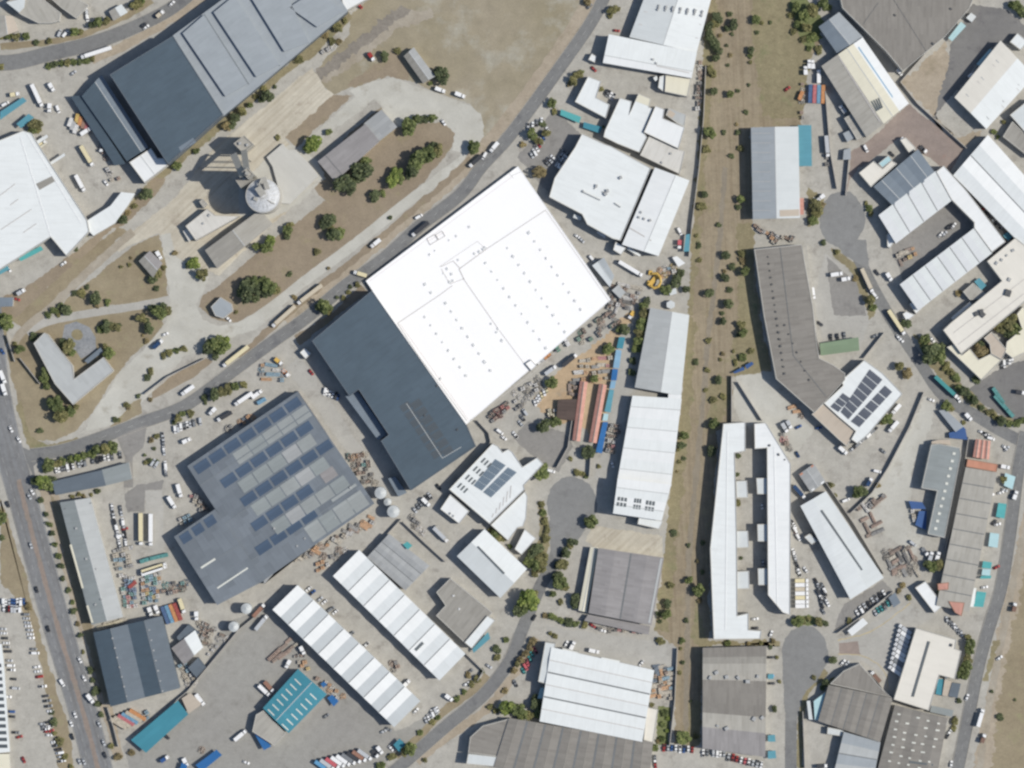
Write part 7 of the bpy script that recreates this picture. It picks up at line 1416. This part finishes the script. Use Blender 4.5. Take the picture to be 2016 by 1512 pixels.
carrow('in the small office yard west of the white annexe', 1240, 1000, 1450, 800, 9, 80, .2); goods('in the small office yard', [(1200, 1020), (1290, 1090), (1340, 1200), (1240, 1120)], 9, ['pallet_stack', 'scrap_heap'], ['grey', 'dark', 'white'], gap=2.6)
vehicles('in the small office yard west of the white annexe', [('semi', 'silver', 1400, 1130, 1510, 1240), ('rigid', 'white', 1310, 900, 1370, 960)])
goods('between the corrugated and multi gable warehouses', [(470, 1340), (760, 1270), (700, 1330), (480, 1500)], 12, ['scrap_heap', 'pallet_stack'], ['grey', 'white', 'orange', 'brown'], gap=2.8)
goods('by the vast white roof corner', [(1820, 230), (1980, 130), (2000, 200), (1860, 330)], 14, ['pallet_stack', 'skip_bin'], ['pink', 'red', 'pink', 'grey'], gap=2.4)
vehicles('below the vast white roof south corner', [('van', 'white', 1900, 360, 1940, 390), ('car', 'white', 1930, 410, 1975, 440)])
vehicles('north of the solar factory', [('container', 'sky', 0, 160, 90, 110), ('semi', 'white', -30, 110, 50, 50)])
t(2, 2)
carrow('in the sand yard south corner', 170, 160, 280, 40, 6, 60, .05, ['white', 'white', 'cream']); carrow('in the sand yard south corner', 20, 420, 110, 200, 5, 60, .3)
goods('in the grey yard beside the red patch', [(0, 40), (220, -60), (240, 20), (30, 240)], 17, ['scrap_heap', 'pallet_stack'], ['grey', 'dark', 'silver', 'white'], gap=2.8)
goods('beside the brown lattice shed', [(270, 200), (350, 180), (350, 260), (290, 250)], 6, ['pallet_stack'], ['white', 'cream'], gap=2.4); goods('above the brown lattice shed', [(440, -30), (530, -30), (520, 100), (440, 100)], 9, ['timber_stack', 'pallet_stack'], ['brown', 'dark', 'brown'], gap=2.8)
goods('beside the white four bay warehouse', [(760, 300), (850, 320), (800, 560), (730, 540)], 12, ['pallet_stack', 'skip_bin'], ['pink', 'grey', 'white', 'dark', 'beige'], gap=2.8)
vehicles('near the lower central cul-de-sac', [('van', 'white', 290, 680, 325, 690), ('car', 'white', 785, 615, 795, 650), ('car', 'black', 380, 1345, 395, 1325), ('car', 'black', 340, 1430, 355, 1410)])
vehicles('in the storage bars courtyard', [('car', 'white', 1965, 940, 1970, 980), ('car', 'silver', 1975, 1390, 1975, 1425), ('car', 'silver', 1785, 535, 1800, 530)])
t(3, 2)
vehicles('on the street bend by the office corner', [('rigid', 'white', 1555, 235, 1600, 285), ('car', 'white', 1495, 110, 1505, 130)], road=True)
boxrow('in the teal truck park at the right edge', 1790, 90, 1830, 90, ['teal'], 'container', 12, 125)
vehicles('in the teal truck park at the right edge', [('container', 'teal', 1790, 100, 1870, 190), ('container', 'teal', 1870, 190, 1940, 270), ('semi', 'dark', 1960, 60, 2010, 70)])
carrow('beside the white stepped solar building', 660, 520, 850, 350, 9, 0, .1, ['grey', 'silver', 'grey', 'white', 'dark']); carrow('beside the street at the terracotta roof house', 1660, 360, 1760, 430, 6, 20, .05)
vehicles('in the solar building south yard', [('rigid', 'white', 560, 495, 620, 550), ('rigid', 'white', 1020, 295, 950, 375), ('rigid', 'white', 1040, 160, 975, 235), ('car', 'blue', 380, 350, 420, 340), ('car', 'blue', 225, 345, 255, 330), ('car', 'navy', 215, 520, 250, 590), ('car', 'grey', 890, 515, 920, 540), ('van', 'white', 850, 685, 870, 690), ('van', 'white', 600, 920, 625, 910), ('car', 'white', 1270, 120, 1300, 130), ('rigid', 'navy', 780, 800, 815, 740)])
vehicles('in the pale yard north of the storage bars', [('rigid', 'silver', 110, 310, 150, 380), ('rigid', 'silver', 150, 290, 180, 350), ('semi', 'navy', 200, 800, 290, 900), ('van', 'white', 265, 860, 285, 900)])
goods('in the pale yard north of the storage bars', [(60, 380), (130, 380), (200, 520), (150, 540)], 9, ['pallet_stack', 'scrap_heap'], ['grey', 'pink', 'brown'], gap=3); goods('along the angular grey warehouse foot', [(150, 160), (190, 150), (290, 260), (260, 290)], 7, ['timber_stack', 'scrap_heap'], ['rust', 'brown', 'orange'], gap=3)
carrow('in the narrow lane beside the eastern storage bar', 190, 1080, 240, 1220, 6, 10, .1); carrow('in the narrow lane beside the eastern storage bar', 200, 1310, 250, 1500, 8, 10, .05, ['white', 'grey', 'dark', 'silver']); carrow('in the narrow lane beside the eastern storage bar', 300, 1480, 240, 1330, 5, 10, .3)
goods('in the upper pipe racks', [(700, 1060), (860, 1000), (900, 1180), (800, 1230)], 12, ['pipe_bundle', 'timber_stack'], ['rust', 'rust', 'brown', 'grey'], 28, gap=3.6); goods('in the lower pipe racks', [(880, 1310), (1130, 1270), (1200, 1500), (980, 1510)], 27, ['pipe_bundle', 'timber_stack', 'scrap_heap'], ['brown', 'rust', 'grey', 'dark', 'beige'], 28, gap=3.2)
goods('at the upper pipe yard corner', [(680, 990), (800, 930), (930, 860), (860, 960)], 9, ['pallet_stack', 'pipe_bundle'], ['grey', 'white', 'brown'], 40, gap=3)
goods('between the two dark blue tarps', [(1110, 990), (1180, 980), (1180, 1100), (1130, 1080)], 7, ['pallet_stack'], ['navy', 'beige', 'white'], gap=2.4)
vehicles('along the right edge of the grey row', [('rigid', 'white', 1830, 645, 1905, 660), ('rigid', 'white', 1935, 900, 1955, 845), ('car', 'white', 1855, 490, 1880, 510), ('car', 'silver', 1870, 520, 1890, 500), ('car', 'white', 1820, 860, 1845, 850), ('car', 'silver', 1850, 830, 1875, 840), ('car', 'white', 1790, 1110, 1825, 1100), ('car', 'dark', 1770, 1100, 1790, 1080), ('car', 'red', 1785, 1450, 1815, 1435), ('car', 'white', 1740, 880, 1770, 870)])
vehicles('at the bottom of the grey blue L shaped roof', [('rigid', 'white', 1325, 1385, 1345, 1320), ('rigid', 'silver', 1270, 1385, 1290, 1320), ('van', 'silver', 1120, 1240, 1160, 1270), ('car', 'dark', 1050, 1310, 1070, 1280), ('flat', 'grey', 1220, 1300, 1250, 1340)])
t(1, 3)
vehicles('around the white multi gable warehouses', [('rigid', 'white', 1165, 865, 1210, 820), ('rigid', 'white', 1500, 940, 1545, 975), ('rigid', 'white', 265, 670, 240, 715), ('rigid', 'white', 355, 560, 380, 610), ('car', 'white', 1640, 860, 1675, 840), ('car', 'grey', 1680, 760, 1700, 740), ('car', 'white', 1250, 1070, 1270, 1050), ('semi', 'white', 25, 860, 110, 940), ('semi', 'rust', 70, 830, 140, 910), ('semi', 'silver', 0, 420, 90, 310), ('semi', 'rust', -20, 320, 70, 220)])
carrow('between the white multi gable warehouses', 400, 90, 640, 300, 8, 80, .3); carrow('between the white multi gable warehouses', 660, 390, 880, 560, 6, 80, .4); carrow('in front of the left white multi gable warehouse', 1330, 1140, 1440, 1040, 6, 70, .1)
goods('outside the left white multi gable warehouse', [(1040, 680), (1110, 660), (1150, 720), (1080, 760)], 7, ['scrap_heap', 'pallet_stack'], ['grey', 'rust', 'white'], gap=2.8)
goods('beside the left multi gable warehouse', [(100, 620), (260, 480), (330, 560), (170, 670)], 11, ['timber_stack', 'pipe_bundle'], ['rust', 'brown', 'beige', 'brown'], 40, gap=3.2); goods('north of the teal depot', [(290, 620), (380, 600), (440, 760), (350, 720)], 8, ['pallet_stack', 'skip_bin'], ['orange', 'beige', 'white', 'yellow'], gap=2.8)
goods('east of the teal depot', [(450, 780), (560, 830), (720, 960), (640, 980)], 12, ['pallet_stack', 'scrap_heap'], ['orange', 'white', 'rust', 'beige'], gap=2.8)
boxrow('in the row at the bottom edge of the diagonal yard', 500, 1500, 880, 1400, ['sky', 'silver', 'pink', 'white', 'white', 'grey', 'dark', 'rust', 'silver'], 'rigid', 11, -50)
vehicles('in the diagonal yard near the lower street', [('rigid', 'white', 955, 1340, 1000, 1400), ('car', 'white', 1050, 1340, 1080, 1370), ('flat', 'dark', 920, 1380, 960, 1420), ('car', 'silver', 990, 1230, 1020, 1215), ('car', 'grey', 540, 1110, 570, 1090), ('car', 'grey', 1030, 1200, 1060, 1215)])
vehicles('on the lower curving street', [('car', 'silver', 1820, 700, 1850, 720)], road=True)
t(2, 3)
vehicles('in the three bay warehouse north yard', [('rigid', 'white', 605, 580, 690, 600), ('rigid', 'white', 465, 570, 490, 520), ('car', 'white', 420, 550, 435, 520), ('car', 'white', 695, 425, 735, 435), ('car', 'red', 620, 380, 650, 400), ('car', 'white', 1030, 675, 1010, 700)])
vehicles('on the lower curving street', [('car', 'black', 165, 345, 185, 310)], road=True)
carrow('along the street west of the three bay warehouse', 190, 570, 20, 860, 9, 60, .15, ['teal', 'white', 'silver', 'grey', 'pink'])
goods('east of the three bay warehouse', [(1120, 690), (1270, 720), (1280, 980), (1090, 960)], 35, ['pallet_stack', 'timber_stack'], ['orange', 'beige', 'brown', 'sky', 'beige', 'navy', 'orange'], 10, gap=2.7)
carrow('in the bottom railway car park', 1180, 1350, 1470, 1370, 9, 90, .1); carrow('in the bottom railway car park', 1470, 1390, 1680, 1400, 8, 90, .05); carrow('in the bottom railway car park', 1690, 1420, 1980, 1490, 9, 90, .05, ['white', 'red', 'silver', 'pink', 'white']); carrow('in the bottom railway car park', 1120, 1400, 1130, 1500, 4, 0, .1)
vehicles('in the double bar storage south yard', [('car', 'white', 1895, 340, 1935, 335), ('car', 'black', 1880, 410, 1950, 408), ('car', 'silver', 1900, 1130, 1940, 1122), ('car', 'white', 1945, 1125, 1985, 1115)])
goods('at the weathered two bay warehouse south end', [(640, 390), (1000, 420), (1060, 480), (680, 420)], 9, ['pallet_stack', 'scrap_heap'], ['white', 'beige', 'pink', 'dark'], gap=2.8)
t(3, 3)
boxrow('in the parked row beside the eastern storage bar', 265, 20, 268, 250, ['cream', 'white', 'beige', 'white', 'cream', 'white', 'white'], 'rigid', 9, 90)
carrow('in the double row by the slot warehouse', 380, 30, 440, 290, 11, 15, .05, ['dark', 'white', 'silver', 'grey', 'black']); carrow('in the double row by the slot warehouse', 430, 60, 470, 230, 6, 15, .25)
boxrow('beside the ridge vent warehouse', 1080, 400, 990, 760, ['silver', 'white', 'silver', 'silver', 'silver', 'white', 'white', 'grey', 'silver', 'white'], 'rigid', 10, -112)
carrow('in the yard north of the ridge vent warehouse', 1400, 330, 1570, 500, 9, -35, .05, ['silver', 'white', 'grey']); carrow('along the wall north of the yellow marked yard', 690, 300, 930, 120, 8, 80, .05, ['white', 'black', 'white', 'silver']); carrow('in the yellow marked yard', 830, 300, 960, 210, 5, 80, .1, ['grey', 'grey', 'silver', 'teal'])
vehicles('by the lower right cul-de-sac', [('rigid', 'white', 655, 750, 705, 715), ('car', 'white', 580, 690, 600, 670), ('car', 'silver', 610, 700, 630, 680), ('car', 'white', 20, 470, 30, 440), ('semi', 'brown', 880, 830, 810, 750), ('car', 'navy', 870, 910, 890, 930), ('car', 'white', 1400, 800, 1400, 780), ('car', 'white', 780, 830, 800, 810)])
vehicles('on the far right road', [('car', 'white', 1560, 975, 1575, 935), ('car', 'white', 1440, 1495, 1445, 1465)], road=True)
vehicles('on the sandy verge of the far right road', [('semi', 'white', 1650, 1180, 1690, 1045), ('rigid', 'brown', 1930, 280, 1945, 205), ('rigid', 'brown', 1680, 1310, 1705, 1240), ('car', 'white', 1815, 650, 1830, 640), ('car', 'white', 1690, 90, 1720, 85)])
vehicles('beside the skylight dotted warehouse', [('car', 'white', 1420, 1240, 1440, 1215), ('car', 'black', 1405, 1270, 1420, 1245), ('rigid', 'dark', 380, 1500, 470, 1490)])
vehicles('beside the grey banded block', [('car', 'sky', 5, 790, 40, 785), ('car', 'dark', 10, 845, 50, 845), ('car', 'black', 0, 640, 40, 640)])
for q, l in (([(0, 1255), (55, 1250), (60, 1305), (0, 1305)], 'small bright blue canopy, upper of two beside the grey banded block'), ([(0, 1380), (60, 1375), (65, 1435), (0, 1440)], 'small bright blue canopy, lower of two beside the grey banded block'), ([(0, 775), (40, 770), (45, 810), (0, 812)], 'little sky blue canopy at the east side of the grey banded block')):
    awning(l, q, 3, 'TB')
t(2, 1)
for q, l in (([(1740, 1420), (1820, 1375), (1835, 1400), (1755, 1430)], 'blue tarp canopy, left of two on the yard wall by the railway strip'), ([(1835, 1365), (1890, 1335), (1905, 1355), (1850, 1395)], 'blue tarp canopy, right of two on the yard wall by the railway strip')):
    awning(l, q, 3, 'BN')
finish_labels()
# ------------------------------------------------------------------ light, sky, camera
EL = 46.0
sd = bpy.data.lights.new('sun', 'SUN'); sd.energy = 4.3; sd.angle = math.radians(0.5); sd.color = (1.0, 0.945, 0.85)
so = bpy.data.objects.new('sun', sd); COL.objects.link(so); so.rotation_euler = (0, math.radians(90-EL), math.radians(-1)); so.location = (600, 0, 800)
wd = bpy.data.worlds.new('World'); scene.world = wd; wd.use_nodes = True; nt = wd.node_tree
sky = nt.nodes.new('ShaderNodeTexSky'); sky.sky_type = 'NISHITA'; sky.sun_disc = False; sky.sun_elevation = math.radians(EL); sky.sun_rotation = math.radians(91)
nt.links.new(sky.outputs[0], nt.nodes['Background'].inputs['Color']); nt.nodes['Background'].inputs['Strength'].default_value = 0.105
cd = bpy.data.cameras.new('camera'); cd.sensor_width = 36; cd.lens = 36*H/(2016*S); cd.clip_start = 10; cd.clip_end = 20000
co = bpy.data.objects.new('camera', cd); COL.objects.link(co); co.location = (0, 0, H); scene.camera = co
scene.view_settings.view_transform = 'Standard'; scene.view_settings.look = 'None'; scene.view_settings.exposure = 0
scene.cycles.pixel_filter_type = 'BLACKMAN_HARRIS'; scene.cycles.filter_width = 2.5
scene.cycles.max_bounces = 4; scene.cycles.diffuse_bounces = 2; scene.cycles.glossy_bounces = 1; scene.cycles.use_adaptive_sampling = True
